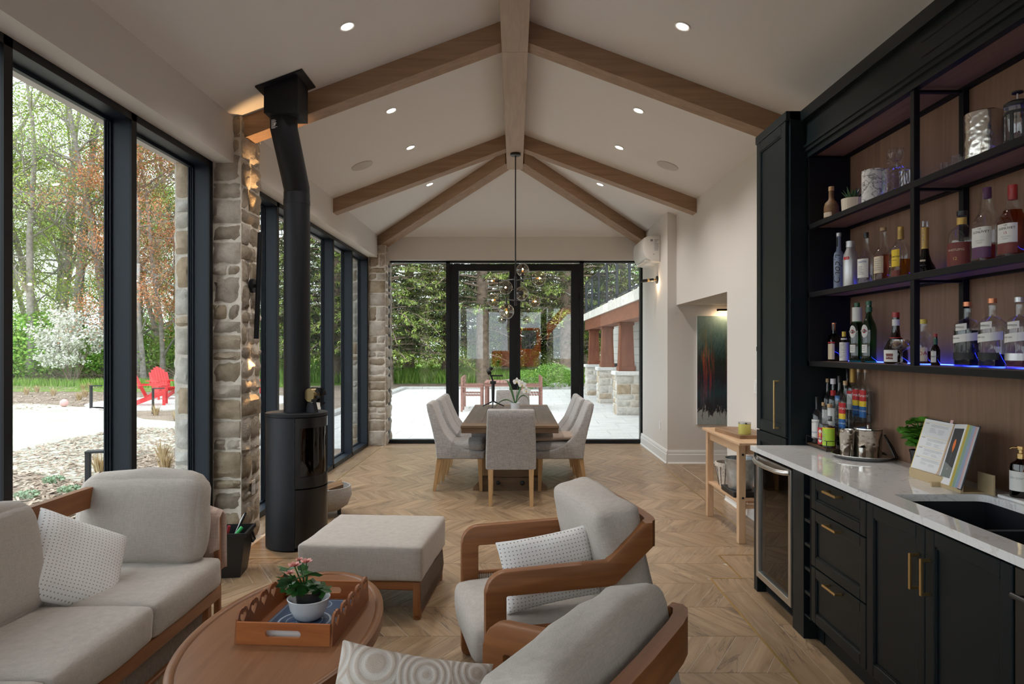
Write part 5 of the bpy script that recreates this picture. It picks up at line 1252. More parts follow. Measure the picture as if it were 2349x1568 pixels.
# leaf/grass/wood chips strewn on the mulch
R0 = random.Random(77)
def blades(name, label, n, area_fn, h, w_, mat, bend=.4, kind='stuff', cat='grass'):
    mb = MB(); R = random.Random(hash(name) % 1000 if False else len(name)*7)
    for i in range(n):
        x, y = area_fn(R); a = R.uniform(0, 2*PI); hh = h*R.uniform(.5, 1.2); dx, dy = math.cos(a), math.sin(a); b_ = bend*hh*R.uniform(.2, 1)
        px, py = -dy*w_, dx*w_; o = len(mb.v)
        mb.v += [(x-px, y-py, GZ), (x+px, y+py, GZ), (x+dx*b_*.4, y+dy*b_*.4, GZ+hh*.6), (x+dx*b_, y+dy*b_, GZ+hh)]
        mb.f += [(o, o+1, o+2), (o+2, o+1, o+3)]; mb.m += [0, 0]
    o = mb.build(name, mat, fix=False); o['kind'] = kind; o['label'] = label; o['category'] = cat; return o
def leafmat(name, a, b_, c):
    m, t, b = nodes(name); ge = N(t, 'ShaderNodeNewGeometry'); r = ramp(t, ge.outputs['Random Per Island'], [(0, a), (.5, b_), (1, c)]); t.links.new(r.outputs[0], b.inputs['Base Color']); b.inputs['Roughness'].default_value = .7; b.inputs['Specular IOR Level'].default_value = .2
    b.inputs['Transmission Weight'].default_value = 0
leafmat('grass_blade', (.16, .33, .04), (.26, .45, .08), (.40, .52, .14))
leafmat('dry_blade', (.45, .33, .18), (.55, .42, .24), (.62, .50, .30))
leafmat('leaf_spring', (.24, .40, .05), (.40, .52, .10), (.55, .60, .18))
leafmat('leaf_fresh', (.16, .42, .05), (.28, .52, .08), (.42, .58, .14))
leafmat('leaf_rust', (.42, .13, .05), (.55, .22, .09), (.50, .32, .16))
leafmat('leaf_mid', (.07, .19, .02), (.14, .30, .04), (.26, .40, .08))
leafmat('blossom', (.72, .72, .66), (.80, .80, .74), (.70, .72, .58))
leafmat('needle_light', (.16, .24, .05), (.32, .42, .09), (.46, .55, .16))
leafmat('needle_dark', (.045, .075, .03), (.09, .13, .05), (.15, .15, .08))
plain('bark_grey', (.33, .30, .27), .95, var=.3, vscale=6, bumps=.8, bscale=18)
plain('bark_brown', (.27, .20, .15), .95, var=.3, vscale=6, bumps=.8, bscale=14)
plain('twig_brown', (.23, .17, .13), .95, var=.2)
blades('meadow_grass', 'tall green grass along the far edge of the patio', 26000, lambda R: (R.uniform(-16, 9), R.uniform(31.8, 42)), .55, .022, 'grass_blade')
blades('edge_grass', 'bright green grass and weeds at the edge of the left woods', 9000, lambda R: (lambda u: (-32+u*22+R.uniform(-.5, .5), 33-u*5+R.uniform(-1.2, 1.2)))(R.random()), .32, .02, 'grass_blade')
def chips(name, label, n, fn, mat):
    mb = MB(); R = random.Random(4)
    for i in range(n):
        x, y = fn(R); a = R.uniform(0, PI); l = R.uniform(.03, .09); w_ = R.uniform(.008, .02); c, s = math.cos(a)*l, math.sin(a)*l; px, py = -math.sin(a)*w_, math.cos(a)*w_; z = GZ+R.uniform(.004, .02); tz_ = R.uniform(-.02, .03); o = len(mb.v)
        mb.v += [(x-c-px, y-s-py, z), (x+c-px, y+s-py, z+tz_), (x+c+px, y+s+py, z+tz_), (x-c+px, y-s+py, z)]; mb.f.append((o, o+1, o+2, o+3)); mb.m.append(0)
    o = mb.build(name, mat, fix=False); o['kind'] = 'stuff'; o['label'] = label; o['category'] = 'mulch'
leafmat('chip', (.20, .14, .10), (.42, .32, .24), (.60, .50, .40))
def chip_area(R):
    while True:
        u = R.random()
        if u < .5: x, y = R.uniform(-8, -2.9), R.uniform(5.5, 14)
        else: x, y = R.uniform(-26, -8), R.uniform(18, 31)
        k = FPX/y; px = VX+x*k; py = VY+(CH-GZ)*k
        if 0 < px < 560: return x, y
chips('bark_chips', 'loose bark chips scattered over the garden mulch', 14000, chip_area, 'chip')
# patio
PX0, PX1, PY0, PY1 = -4.3, 3.4, 11.12, 27.0; PZ = -0.10
pat = root('patio', 'pale paved patio beyond the glass doors', 'patio')
MB().box(PX0, PX1, PY0, PY1, GZ-.1, PZ-.006).build('patio_bed', 'kerb_grey', pat)
pw, ph = 1.02, .60; R = random.Random(9); pm = {}
y = PY0; j = 0
while y < PY1-.05:
    h = min(ph, PY1-y); x = PX0-(j % 3)*pw/3
    while x < PX1-.02:
        a, b_ = max(x, PX0), min(x+pw, PX1)
        if b_-a > .05:
            key = (round(b_-a, 3), round(h, 3))
            if key not in pm: pm[key] = MB().box(0, b_-a-.014, 0, h-.014, -.05, 0).mesh('paver'); pm[key].materials.append(MATS['concrete_pale'])
            put('paver', pm[key], None, pat, loc=(a+.007, y+.007, PZ+R.uniform(-.002, .002)))
        x += pw
    y += h; j += 1
ker = root('patio_kerb', 'low grey stone kerb edging the patio', 'kerb')
def kerb(x0, x1, y0, y1): MB().rbox(x0, x1, y0, y1, GZ-.1, PZ+.09, .015, 1).build('kerb_stone', 'kerb_grey', ker)
yy = PY0
while yy < PY1: kerb(PX0-.26, PX0-.01, yy+.004, min(yy+.9, PY1)-.004); yy += .9
xx = PX0-.26
while xx < PX1: kerb(xx+.004, min(xx+.9, PX1)-.004, PY1+.01, PY1+.27); xx += .9
# door mat / step outside the door
struct(MB().box(-1.95, -1.1, 11.15, 11.55, PZ, PZ+.01).build('floor_grate', 'kerb_grey'), 'grey drain mat outside the left sidelight', 'mat')
# covered terrace
for i, (yb, lb) in enumerate(((16.57, 'nearest'), (20.0, 'middle'), (23.4, 'farthest'))):
    x0, x1 = 2.47, 3.05
    pillar('stone_pier', 'pale stone pier with cap under the terrace, '+lb, x0, x1, yb, yb+.56, .86, 'SW', mat='limestone_pale', seed=50+i*5, z0=PZ, rowh=(.12, .26), wide=(.16, .45))
    o = MB(); o.rbox(x0-.05, x1+.05, yb-.05, yb+.61, .865, .965, .015, 1); o = o.build('pier_cap', 'concrete_pale'); struct(o, 'pale stone cap on the %s terrace pier' % lb, 'cap')
    t = thing('terrace_post', 'tapered brown cedar post on the %s stone pier' % lb, 'post', ((x0+x1)/2-.02, yb+.28, .965), group='cedar terrace posts')
    m = MB(); a, c = .185, .15; m.add([(-a, -a, .12), (a, -a, .12), (a, a, .12), (-a, a, .12), (-c, -c, 1.12), (c, -c, 1.12), (c, c, 1.12), (-c, c, 1.12)], [(0,3,2,1), (4,5,6,7), (0,1,5,4), (1,2,6,5), (2,3,7,6), (3,0,4,7)]); m.build('shaft', 'cedar', t)
    MB().rbox(-.205, .205, -.205, .205, 0, .12, .008, 1).build('base_block', 'cedar', t); MB().rbox(-.18, .18, -.18, .18, 1.12, 1.195, .008, 1).build('cap_block', 'cedar', t)
struct(MB().box(2.50, 2.98, 11.4, 24.3, 2.162, 2.50).build('terrace_beam', 'cedar_y'), 'stained cedar beam over the terrace posts', 'beam')
struct(MB().box(2.45, 6.5, 11.4, 24.6, 2.50, 2.73).build('balcony_slab', 'concrete_stain'), 'weathered concrete balcony slab', 'slab')
t = thing('balcony_railing', 'black metal balcony railing with dense pickets', 'railing')
for z in (2.83, 3.85): MB().box(2.53, 2.57, 11.4, 24.5, z-.02, z+.02).build('rail', 'rail_black', t)
yy = 11.5
while yy < 24.6: MB().box(2.52, 2.58, yy-.03, yy+.03, 2.73, 3.9).build('post', 'rail_black', t); yy += 1.85
m = MB(); yy = 11.5
while yy < 24.5: m.box(2.547, 2.553, yy-.005, yy+.005, 2.83, 3.85); yy += .15
m.build('pickets', 'rail_black', t)['kind'] = 'stuff'
def brick():
    m, t, b = nodes('white_brick'); co = coords(t, (1, 1, 1), 'Object', (PI/2, 0, PI/2)); br = N(t, 'ShaderNodeTexBrick', Scale=1.0); br.inputs['Color1'].default_value = (.60, .58, .55, 1); br.inputs['Color2'].default_value = (.52, .50, .47, 1); br.inputs['Mortar'].default_value = (.28, .27, .26, 1)
    br.inputs['Brick Width'].default_value = .24; br.inputs['Row Height'].default_value = .08; br.inputs['Mortar Size'].default_value = .008; t.links.new(co, br.inputs['Vector']); t.links.new(br.outputs[0], b.inputs['Base Color']); b.inputs['Roughness'].default_value = .9
brick()
struct(MB().box(3.75, 4.1, 11.3, 26, GZ, 2.5).build('wall_brick', 'white_brick'), 'white brick house wall behind the terrace', 'wall')
plain('cover_teal', (.02, .045, .055), .6)
t = thing('covered_grill', 'dark covered grill standing behind the terrace piers', 'grill', (3.35, 21.6, PZ)); cushion_mesh(.62, 1.1, 1.12, r=.06, puff=.02, seed=3, n=6).build('cover', 'cover_teal', t, smooth=50).location = (0, 0, .57)
# outdoor dining set
t = thing('patio_table', 'slatted wooden patio table on the pavers', 'table', (-.35, 18.5, PZ))
for i in range(9): MB().box(-.45+i*.1, -.36+i*.1, -.75, .75, .71, .735).build('slat', 'patio_wood', t)
for x in (-.4, .4):
    for y in (-.65, .65): MB().box(x-.035, x+.035, y-.035, y+.035, 0, .71).build('leg', 'patio_wood', t)
for y in (-.7, .7): MB().box(-.43, .43, y-.02, y+.02, .63, .71).build('apron', 'patio_wood', t)
def patio_chair(): 
    t = thing('patio_chair', 'x', 'chair', group='wooden patio chairs')
    for x, z in ((-.24, .88), (.26, .62)):
        for y in (-.27, .27): MB().box(x-.025, x+.025, y-.02, y+.02, 0, z).build('leg', 'patio_wood', t)
    for i in range(6): MB().box(-.20+i*.075, -.14+i*.075, -.25, .25, .40, .42).build('seat_slat', 'patio_wood', t)
    for i in range(5): MB().box(-.255, -.235, -.25, .25, .48+i*.085, .54+i*.085).build('back_slat', 'patio_wood', t)
    for y in (-.27, .27): MB().box(-.24, .30, y-.035, y+.035, .62, .645).build('arm', 'patio_wood', t)
    return t
pc = patio_chair()
for i, (x, y, rz, lb) in enumerate(((-1.12, 17.75, 0, 'left of the patio table, nearer the doors'), (-1.15, 18.75, 0, 'left of the patio table, farther away'), (.45, 17.9, PI, 'right of the patio table, nearer the doors'), (.45, 18.8, PI, 'right of the patio table, farther away'))):
    l = 'slatted wooden patio armchair '+lb
    if i == 0: pc.location = (x, y, PZ); pc['label'] = l
    else: dup(pc, (x, y, PZ), rz, l)
# red adirondack chairs on a round flagstone pad
pad = root('round_pad', 'round pad of white flagstones under the red garden chairs', 'pad'); cxp, cyp, rp = -9.7, 20.9, 2.95
circ = [(rp*math.cos(2*PI*i/48), rp*math.sin(2*PI*i/48)) for i in range(48)]
for i in range(-4, 4):
    for j in range(-3, 3):
        q = clip_rect(circ, i*.98+.01+(j % 2)*.4, i*.98+.97+(j % 2)*.4, j*1.0+.01, j*1.0+.99)
        if len(q) > 2 and area(q) > .02: o = MB().prism(q, 'Z', GZ-.05, GZ+.03).build('paver', 'concrete_pale', pad); o.location = (cxp, cyp, 0)
def adirondack():
    t = thing('adirondack_chair', 'x', 'chair', group='red adirondack chairs'); M = 'adirondack_red'
    for y in (-.30, .30):
        MB().prism([(-.52, .0), (-.44, .0), (.33, .30), (.36, .40), (.28, .41), (-.50, .10)], 'Y', y-.015, y+.015).build('side_rail', M, t)
        MB().box(.26, .34, y-.02+(.03 if y > 0 else -.03), y+.02+(.03 if y > 0 else -.03), 0, .56).build('front_leg', M, t)
        MB().prism([(-.42, -.07), (.34, -.08), (.40, -.03), (.40, .05), (.34, .08), (-.42, .05)], 'Z', .56, .585).build('arm', M, t).location = (0, y*1.12, 0)
        MB().prism([(.24, .36), (.32, .36), (.36, .56), (.24, .56)], 'Y', y*1.16-.012, y*1.16+.012).build('arm_bracket', M, t)
    for i in range(6): MB().box(-.20+i*.09, -.12+i*.09, -.28, .28, .25+i*.026, .27+i*.026).build('seat_slat', M, t)
    for i in range(7):
        y = -.255+i*.085; h = 1.02-.035*abs(i-3)**1.5
        m = MB(); x0, x1, zb = -.20, -.20-.36*(h-.24)/.78, .24
        m.add([(x0, y-.032, zb), (x0, y+.032, zb), (x0+.022, y+.032, zb), (x0+.022, y-.032, zb), (x1, y-.039, h), (x1, y+.039, h), (x1+.022, y+.039, h), (x1+.022, y-.039, h)], [(0,1,2,3), (4,7,6,5), (0,4,5,1), (1,5,6,2), (2,6,7,3), (3,7,4,0)]); m.build('back_slat', M, t)
    MB().box(-.36, -.32, -.32, .32, .48, .56).build('back_brace', M, t)
    return t
ad = adirondack(); ad.location = (-10.35, 19.55, GZ+.03); ad.rotation_euler = (0, 0, math.radians(22)); ad['label'] = 'red adirondack chair nearest the house, turned to the right'
dup(ad, (-11.15, 21.75, GZ+.03), math.radians(-38), 'red adirondack chair behind, facing the house')
dup(ad, (-8.3, 22.2, GZ+.03), math.radians(-140), 'red adirondack chair half hidden by the stone pier')
t = thing('fire_pit', 'rusty square fire pit with cut-out letters between red chairs', 'fire pit', (-9.75, 20.75, GZ+.03)); plain('rust', (.12, .07, .05), .8, var=.3); m = MB(); m.box(-.35, .35, -.35, -.33, 0, .42); m.box(-.35, .35, .33, .35, 0, .42); m.box(-.35, -.33, -.33, .33, 0, .42); m.box(.33, .35, -.33, .33, 0, .42); m.build('walls', 'rust', t)
vs, fs = text_polys('FRO', .16, .004); MB().add([(v.x*.9, -.352, v.y+.2) for v in vs], fs).build('cut_letters', 'white_print', t)
def path_light(label, p, h, rz=0.0):
    t = thing('path_light', label, 'light', (p[0], p[1], GZ), rz, 'black L-shaped path lights')
    for y in (-.05, .05): MB().box(-.018, .018, y-.012, y+.012, 0, h).build('post', 'path_light_black', t)
    MB().rbox(-.02, .26, -.07, .07, h, h+.025, .004, 1).build('head', 'path_light_black', t)
path_light('black L-shaped path light by the flagstone path', G(209, 938, GZ), .62, .2)
path_light('black L-shaped path light in front of the red chairs', G(351, 948, GZ), .62, .3)
path_light('black L-shaped path light nearest the window', G(202, 1125, GZ), .44, .3)
path_light('black L-shaped path light beside the far patio bed', (-5.2, 27.9, GZ), .75, .2)
p = G(190, 938, GZ); o = MB().prism([(-.75, -.3), (.6, -.38), (.9, .1), (.2, .4), (-.8, .25)], 'Z', GZ-.02, GZ+.03).build('stepping_stone', 'concrete_pale'); o.location = (p.x, p.y, 0); tag(o, 'grey stepping stone on the pale lawn', 'stone')
p = G(147, 934, GZ); plain('ball_pink', (.70, .42, .40), .4); o = MB().lathe([(.11*math.sin(a), .11-.11*math.cos(a)) for a in [PI*i/10 for i in range(11)]], 16).build('garden_ball', 'ball_pink', smooth=60); o.location = (p.x, p.y, GZ+.012); tag(o, 'pale pink ball lying on the lawn', 'ball')
# tufts and ground plants
def tuft_me(n, h, w_, mat, sp):
    mb = MB(); R = random.Random(n)
    for i in range(n):
        a = R.uniform(0, 2*PI); r0 = R.uniform(0, sp*.3); r1 = r0+R.uniform(.2, 1)*sp; hh = h*R.uniform(.6, 1.1); c, s = math.cos(a), math.sin(a); o = len(mb.v)
        mb.v += [(c*r0-s*w_, s*r0+c*w_, 0), (c*r0+s*w_, s*r0-c*w_, 0), (c*r1, s*r1, hh)]; mb.f.append((o, o+1, o+2)); mb.m.append(0)
    me = mb.mesh('grass_tuft', fix=False); me.materials.append(MATS[mat]); return me
tm = tuft_me(70, .30, .012, 'dry_blade', .16)
for i, (x, y) in enumerate(((60, 905), (84, 900), (122, 908), (190, 895), (195, 910), (181, 918), (205, 892), (357, 952), (228, 1085), (372, 1055), (405, 965), (378, 1080))):
    p = G(x, y, GZ); o = put('grass_tuft', tm, None); o.location = p; o.scale = (1, 1, 1); tag(o, 'dry tan ornamental grass tuft in the mulch bed', 'grass', 'dry grass tufts in the garden bed')
def bush_me(n, r, h, leaf, mat, seed, flat=.0):
    mb = MB(); R = random.Random(seed)
    for i in range(n):
        a = R.uniform(0, 2*PI); u = R.uniform(-1, 1); rr = R.uniform(.45, 1)**.5; s = math.sqrt(1-u*u)
        p = Vector((r*rr*s*math.cos(a), r*rr*s*math.sin(a), h/2+h/2*rr*u)); d = Vector((R.gauss(0, 1), R.gauss(0, 1), R.gauss(0, 1))).normalized(); e = d.orthogonal().normalized(); l = leaf*R.uniform(.6, 1.3); o = len(mb.v)
        mb.v += [tuple(p-d*l), tuple(p+e*l*.55), tuple(p+d*l), tuple(p-e*l*.55)]; mb.f.append((o, o+1, o+2, o+3)); mb.m.append(0)
    me = mb.mesh('foliage', fix=False); me.materials.append(MATS[mat]); return me
gp = bush_me(160, .26, .16, .05, 'leaf_fresh', 5)
leafmat('leaf_sage', (.22, .34, .20), (.34, .46, .30), (.45, .55, .40)); gp2 = bush_me(160, .26, .16, .05, 'leaf_sage', 6)
for i, (x, y) in enumerate(((123, 1107), (62, 1142), (160, 1130), (135, 1185))):
    p = G(x, y, GZ); o = put('ground_plant', gp2, None, loc=(p.x, p.y, GZ)); o.scale = (.5, .5, .5); tag(o, 'low grey-green ground plant in the mulch outside the near window', 'plant', 'ground plants by the near window')
# ------------------------------------------------------------------ trees
def branches(mb, p, d, L, r, lev, R, tips, curve=.25, kids=(3, 5), n=5):
    seg = 5 if lev > 1 else 4; pts = [p.copy()]; rs = [r]; dd = d.copy()
    for i in range(seg):
        dd = (dd+Vector((R.gauss(0, curve), R.gauss(0, curve), R.gauss(0, curve*.6)+.04))*.55).normalized(); p = p+dd*L/seg; pts.append(p.copy()); rs.append(max(.006, r*(1-.75*(i+1)/seg) if lev < 3 else r*(1-.6*(i+1)/seg)))
    mb.tube(pts, rs, n if lev > 1 else 3, cap=False)
    if lev == 0: tips += pts[1:]; return
    for k in range(R.randint(*kids)):
        f = R.uniform(.35, 1); i = min(seg-1, int(f*seg)); q = pts[i].lerp(pts[i+1], f*seg-i); nd = (dd+Vector((R.gauss(0, .75), R.gauss(0, .75), R.gauss(.15, .4)))).normalized()
        branches(mb, q, nd, L*R.uniform(.42, .65), rs[i]*.6, lev-1, R, tips, curve, kids, max(3, n-1))
def deciduous(seed, H, r, leafmat_, nleaf, leaf=.11, lean=.06, low=.3):
    R = random.Random(seed); mb = MB(); tips = []; p = Vector((0, 0, -.2)); d = Vector((R.gauss(0, lean), R.gauss(0, lean), 1)).normalized(); pts = [p.copy()]; rs = [r*1.35]; S = 9
    for i in range(S): 
        d = (d+Vector((R.gauss(0, .07), R.gauss(0, .07), .05))).normalized(); p = p+d*H/S; pts.append(p.copy()); rs.append(r*(1-.8*((i+1)/S)**1.2))
    mb.tube(pts, rs, 8, cap=False)
    for k in range(17):
        f = R.uniform(low, .98); i = min(S-1, int(f*S)); q = pts[i].lerp(pts[i+1], f*S-i); a = R.uniform(0, 2*PI); nd = Vector((math.cos(a), math.sin(a), R.uniform(.1, 1.0))).normalized(); branches(mb, q, nd, H*R.uniform(.13, .27)*(1.15-f*.5), rs[i]*.42, 2, R, tips, .3, (3, 5), 5)
    tr = mb.mesh('trunk', smooth=60, fix=False); tr.materials.append(MATS['bark_grey'])
    lb = MB()
    for i in range(nleaf):
        c = tips[R.randrange(len(tips))]+Vector((R.gauss(0, .28), R.gauss(0, .28), R.gauss(0, .28))); dv = Vector((R.gauss(0, 1), R.gauss(0, 1), R.gauss(0, 1))).normalized(); e = dv.orthogonal().normalized(); l = leaf*R.uniform(.5, 1.2); o = len(lb.v)
        lb.v += [tuple(c-dv*l*.5), tuple(c+e*l*.3), tuple(c+dv*l*.5), tuple(c-e*l*.3)]; lb.f.append((o, o+1, o+2, o+3)); lb.m.append(0)
    lf = lb.mesh('crown', fix=False); lf.materials.append(MATS[leafmat_]); return tr, lf
kinds = [deciduous(1, 19, .23, 'leaf_spring', 7000, .10, low=.25), deciduous(2, 17, .17, 'leaf_spring', 11000, .12, low=.10), deciduous(3, 20, .25, 'leaf_fresh', 4000, .10, low=.3), deciduous(4, 14, .13, 'leaf_rust', 12000, .10, low=.08), deciduous(5, 15, .18, 'leaf_fresh', 14000, .14, low=.04)]
def tree(kind, x, y, s, rz, label, group, name='tree'):
    t = thing(name, label, 'tree', (x, y, GZ), rz, group); t.scale = (s, s, s); put('trunk', kinds[kind][0], None, t); put('crown', kinds[kind][1], None, t); return t
R = random.Random(21)
klab = ['tall bare-trunked tree with pale spring leaves', 'spreading tree with yellow-green spring leaves', 'tall bare grey tree with few leaves', 'young tree with rust-red buds', 'leafy bright green tree']
def wood_row(y0, y1, n, u0, u1, kk, group, where):
    for i in range(n):
        y = R.uniform(y0, y1); u = u0+(u1-u0)*(i+R.uniform(.1, .9))/n; k = kk[R.randrange(len(kk))]
        tree(k, u*y, y, R.uniform(.82, 1.15), R.uniform(0, 6.28), klab[k]+' '+where, group)
wood_row(32, 38, 17, -.98, -.46, [0, 2, 1], 'trees at the edge of the left woods', 'at the edge of the woods beyond the lawn')
wood_row(39, 50, 10, -1.02, -.46, [1, 4, 2, 0], 'trees deeper in the left woods', 'deep in the woods beyond the lawn')
wood_row(52, 66, 9, -1.05, -.42, [4, 1], 'trees at the back of the left woods', 'at the back of the left woods')
for (px, py, s) in ((330, 872, .92), (372, 866, 1.0), (398, 862, .9), (300, 868, .8), (425, 870, .85)):
    p = G(px, py+8, GZ); tree(3, p.x, p.y, s, R.uniform(0, 6), klab[3]+' behind the red chairs', 'rust-red young trees behind the red chairs')
wood_row(50, 64, 9, -.42, .30, [1, 4, 0], 'trees far behind the spruces', 'far behind the spruces')
wood_row(-34, -24, 9, -.55, .55, [0, 1, 2, 4], 'trees behind the house', 'behind the house at the back windows')
# understorey shrubs
shr = [bush_me(5000, 1.0, 1.6, .036, 'leaf_fresh', 31), bush_me(5000, 1.0, 1.9, .036, 'leaf_spring', 32), bush_me(2500, .8, 1.0, .035, 'leaf_mid', 33)]
for i in range(16):
    u = -.92+.46*(i+R.random())/16; y = R.uniform(31.5, 37.5); k = R.choice((0, 0, 1)); o = put('shrub', shr[k], None, loc=(u*y, y, GZ)); s = R.uniform(1.0, 2.2); o.scale = (s*1.2, s*1.2, s); tag(o, ['bright green shrub', 'yellow-green shrub'][k]+' at the edge of the left woods', 'shrub', 'shrubs at the edge of the woods')
for i, (px, py, s) in enumerate(((1208, 893, .8), (1268, 892, 1.05), (1252, 885, .7), (1236, 888, .6), (1300, 890, .8), (1195, 890, .55))):
    p = G(px, py, GZ); o = put('shrub', shr[2], None, loc=p); o.scale = (s, s, s); tag(o, 'dense green shrub beyond the patio kerb below the spruces', 'shrub', 'shrubs beyond the patio kerb')
for i in range(14):
    y = R.uniform(45, 50); o = put('shrub', shr[1 if i % 3 else 0], None, loc=((-.45+.85*(i+R.random())/14)*y, y, GZ)); s = R.uniform(2.2, 3.6); o.scale = (s*1.3, s, s*.8); tag(o, 'tall loose shrub in the hedge far behind the spruces', 'shrub', 'hedge shrubs behind the spruces')
# flowering bush
t = thing('flowering_bush', 'white blossoming bush at the edge of the garden bed', 'bush', G(166, 884, GZ))
mb = MB(); tips = []; Rb = random.Random(8)
for k in range(9): a = 2*PI*k/9; branches(mb, Vector((.1*math.cos(a), .1*math.sin(a), 0)), Vector((.35*math.cos(a), .35*math.sin(a), 1)).normalized(), 2.3*Rb.uniform(.7, 1.15), .026, 2, Rb, tips, .2, (4, 6), 4)
mb.build('stems', 'twig_brown', t, fix=False)
lb = MB()
for i in range(6000):
    c = tips[Rb.randrange(len(tips))]+Vector((Rb.gauss(0, .07), Rb.gauss(0, .07), Rb.gauss(0, .07)))
    if c.z < .8: continue
    dv = Vector((Rb.gauss(0, 1), Rb.gauss(0, 1), Rb.gauss(0, 1))).normalized(); e = dv.orthogonal().normalized(); l = .045*Rb.uniform(.6, 1.3); o = len(lb.v); lb.v += [tuple(c-dv*l), tuple(c+e*l), tuple(c+dv*l), tuple(c-e*l)]; lb.f.append((o, o+1, o+2, o+3)); lb.m.append(0)
lb.build('blossom', 'blossom', t, fix=False)
# brush heap
mb = MB(); Rb = random.Random(14)
for i in range(1500):
    u = -.95+.50*Rb.random(); y = Rb.uniform(31.0, 34.0); p = Vector((u*y, y, GZ+Rb.uniform(0, .55)*Rb.random())); a = Rb.uniform(0, 2*PI); d = Vector((math.cos(a), math.sin(a), Rb.uniform(-.1, .7))).normalized(); L = Rb.uniform(.4, 1.5); mb.tube([p, p+d*L*.5+Vector((0, 0, Rb.uniform(-.05, .1))), p+d*L], [.014, .01, .004], 3, cap=False)
o = mb.build('brushwood', 'twig_brown', fix=False); o['kind'] = 'stuff'; o['label'] = 'tangle of cut brushwood along the edge of the woods'; o['category'] = 'brushwood'
# spruces
def spruce(seed, H, r, nb_, bare=2.6):
    R = random.Random(seed); mb = MB(); mb.tube([(0, 0, -.2), (R.uniform(-.1, .1), R.uniform(-.1, .1), H*.4), (R.uniform(-.2, .2), 0, H)], [r*1.15, r*.75, .04], 10, cap=False)
    lt = MB(); dk = MB()
    for b in range(nb_):
        f = ((b+R.random())/nb_)**1.25; z = bare+(H-bare-.4)*f; L = (3.7*(1-f)**.8+.35)*R.uniform(.75, 1.15); a = b*2.39996+R.uniform(-.4, .4); c, s = math.cos(a), math.sin(a)
        pts = []; droop = R.uniform(.16, .34)
        for i in range(6): q = i/5; pts.append(Vector((c*L*q, s*L*q, z+.22*L*q-droop*L*q*q*1.5)))
        mb.tube(pts, [.035*(1-.8*i/5)*(.6+L/4) for i in range(6)], 4, cap=False)
        nt_ = int(13*L/1.5)+5
        for k in range(nt_):
            q = R.uniform(.22, 1.0); i = min(4, int(q*5)); p = pts[i].lerp(pts[i+1], q*5-i); side = R.choice((-1, 1)); tl = (.25+.55*(1-q)*L/3)*R.uniform(.6, 1.2); dv = Vector((-s*side+c*.75, c*side+s*.75, R.uniform(-.45, .05))).normalized()
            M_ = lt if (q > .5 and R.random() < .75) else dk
            for g_ in range(6):
                e = p+dv*tl*(g_+.5)/6; nd = (dv*.6+Vector((R.gauss(0, .5), R.gauss(0, .5), R.gauss(-.05, .4)))).normalized(); wv_ = nd.cross(Vector((R.gauss(0, .3), R.gauss(0, .3), 1))).normalized()*.026; nl = tl*.22+.07; o = len(M_.v)
                M_.v += [tuple(e-wv_), tuple(e+wv_), tuple(e+nd*nl+wv_*.35), tuple(e+nd*nl-wv_*.35)]; M_.f.append((o, o+1, o+2, o+3)); M_.m.append(0)
    # dead lower branches
    for b in range(26):
        z = R.uniform(.7, 4.2); a = R.uniform(0, 2*PI); L = R.uniform(.8, 2.6); c, s = math.cos(a), math.sin(a); P_ = [Vector((c*L*q, s*L*q, z-.25*L*q*q+R.uniform(-.03, .03))) for q in (0, .3, .6, 1)]; mb.tube(P_, [.022, .016, .01, .004], 3, cap=False)
        for k in range(5): q = R.uniform(.3, 1); p = Vector((c*L*q, s*L*q, z-.25*L*q*q)); mb.tube([p, p+Vector((R.gauss(0, .3), R.gauss(0, .3), R.uniform(-.4, .05)))], [.008, .003], 3, cap=False)
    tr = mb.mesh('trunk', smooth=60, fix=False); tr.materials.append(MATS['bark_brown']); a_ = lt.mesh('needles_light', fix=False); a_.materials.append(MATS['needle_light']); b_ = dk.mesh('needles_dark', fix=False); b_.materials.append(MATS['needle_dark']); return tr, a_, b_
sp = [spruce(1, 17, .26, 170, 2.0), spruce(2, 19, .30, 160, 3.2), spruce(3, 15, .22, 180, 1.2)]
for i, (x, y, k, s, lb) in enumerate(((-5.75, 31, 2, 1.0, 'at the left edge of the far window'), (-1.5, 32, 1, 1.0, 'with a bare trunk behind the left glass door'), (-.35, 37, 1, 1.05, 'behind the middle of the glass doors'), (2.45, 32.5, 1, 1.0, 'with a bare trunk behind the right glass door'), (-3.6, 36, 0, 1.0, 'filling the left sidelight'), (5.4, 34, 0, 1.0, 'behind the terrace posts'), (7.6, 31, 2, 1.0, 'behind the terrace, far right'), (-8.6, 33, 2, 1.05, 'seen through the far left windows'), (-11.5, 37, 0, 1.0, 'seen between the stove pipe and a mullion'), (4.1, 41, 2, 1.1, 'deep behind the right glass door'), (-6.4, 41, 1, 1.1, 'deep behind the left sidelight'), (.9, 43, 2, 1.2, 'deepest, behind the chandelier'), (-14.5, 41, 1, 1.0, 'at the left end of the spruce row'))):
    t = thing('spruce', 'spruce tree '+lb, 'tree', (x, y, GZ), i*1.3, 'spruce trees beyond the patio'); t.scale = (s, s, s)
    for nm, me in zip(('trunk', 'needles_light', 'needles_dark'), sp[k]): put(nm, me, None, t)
# boulders by the kerb
for i, (px, py, s) in enumerate(((1222, 888, .9), (1282, 892, .5), (1175, 886, .6))):
    p = G(px, py, GZ); mbb = cushion_mesh(1.4*s, .7*s, .5*s, r=.16*s, puff=.03, n=5, wr=.03, seed=i+40); o = mbb.build('boulder', 'kerb_grey', smooth=40); o.location = (p.x, p.y, GZ+.2*s); tag(o, ['long grey boulder beyond the patio kerb', 'small grey boulder by the green shrubs', 'grey boulder behind the dining flowers'][i], 'boulder')
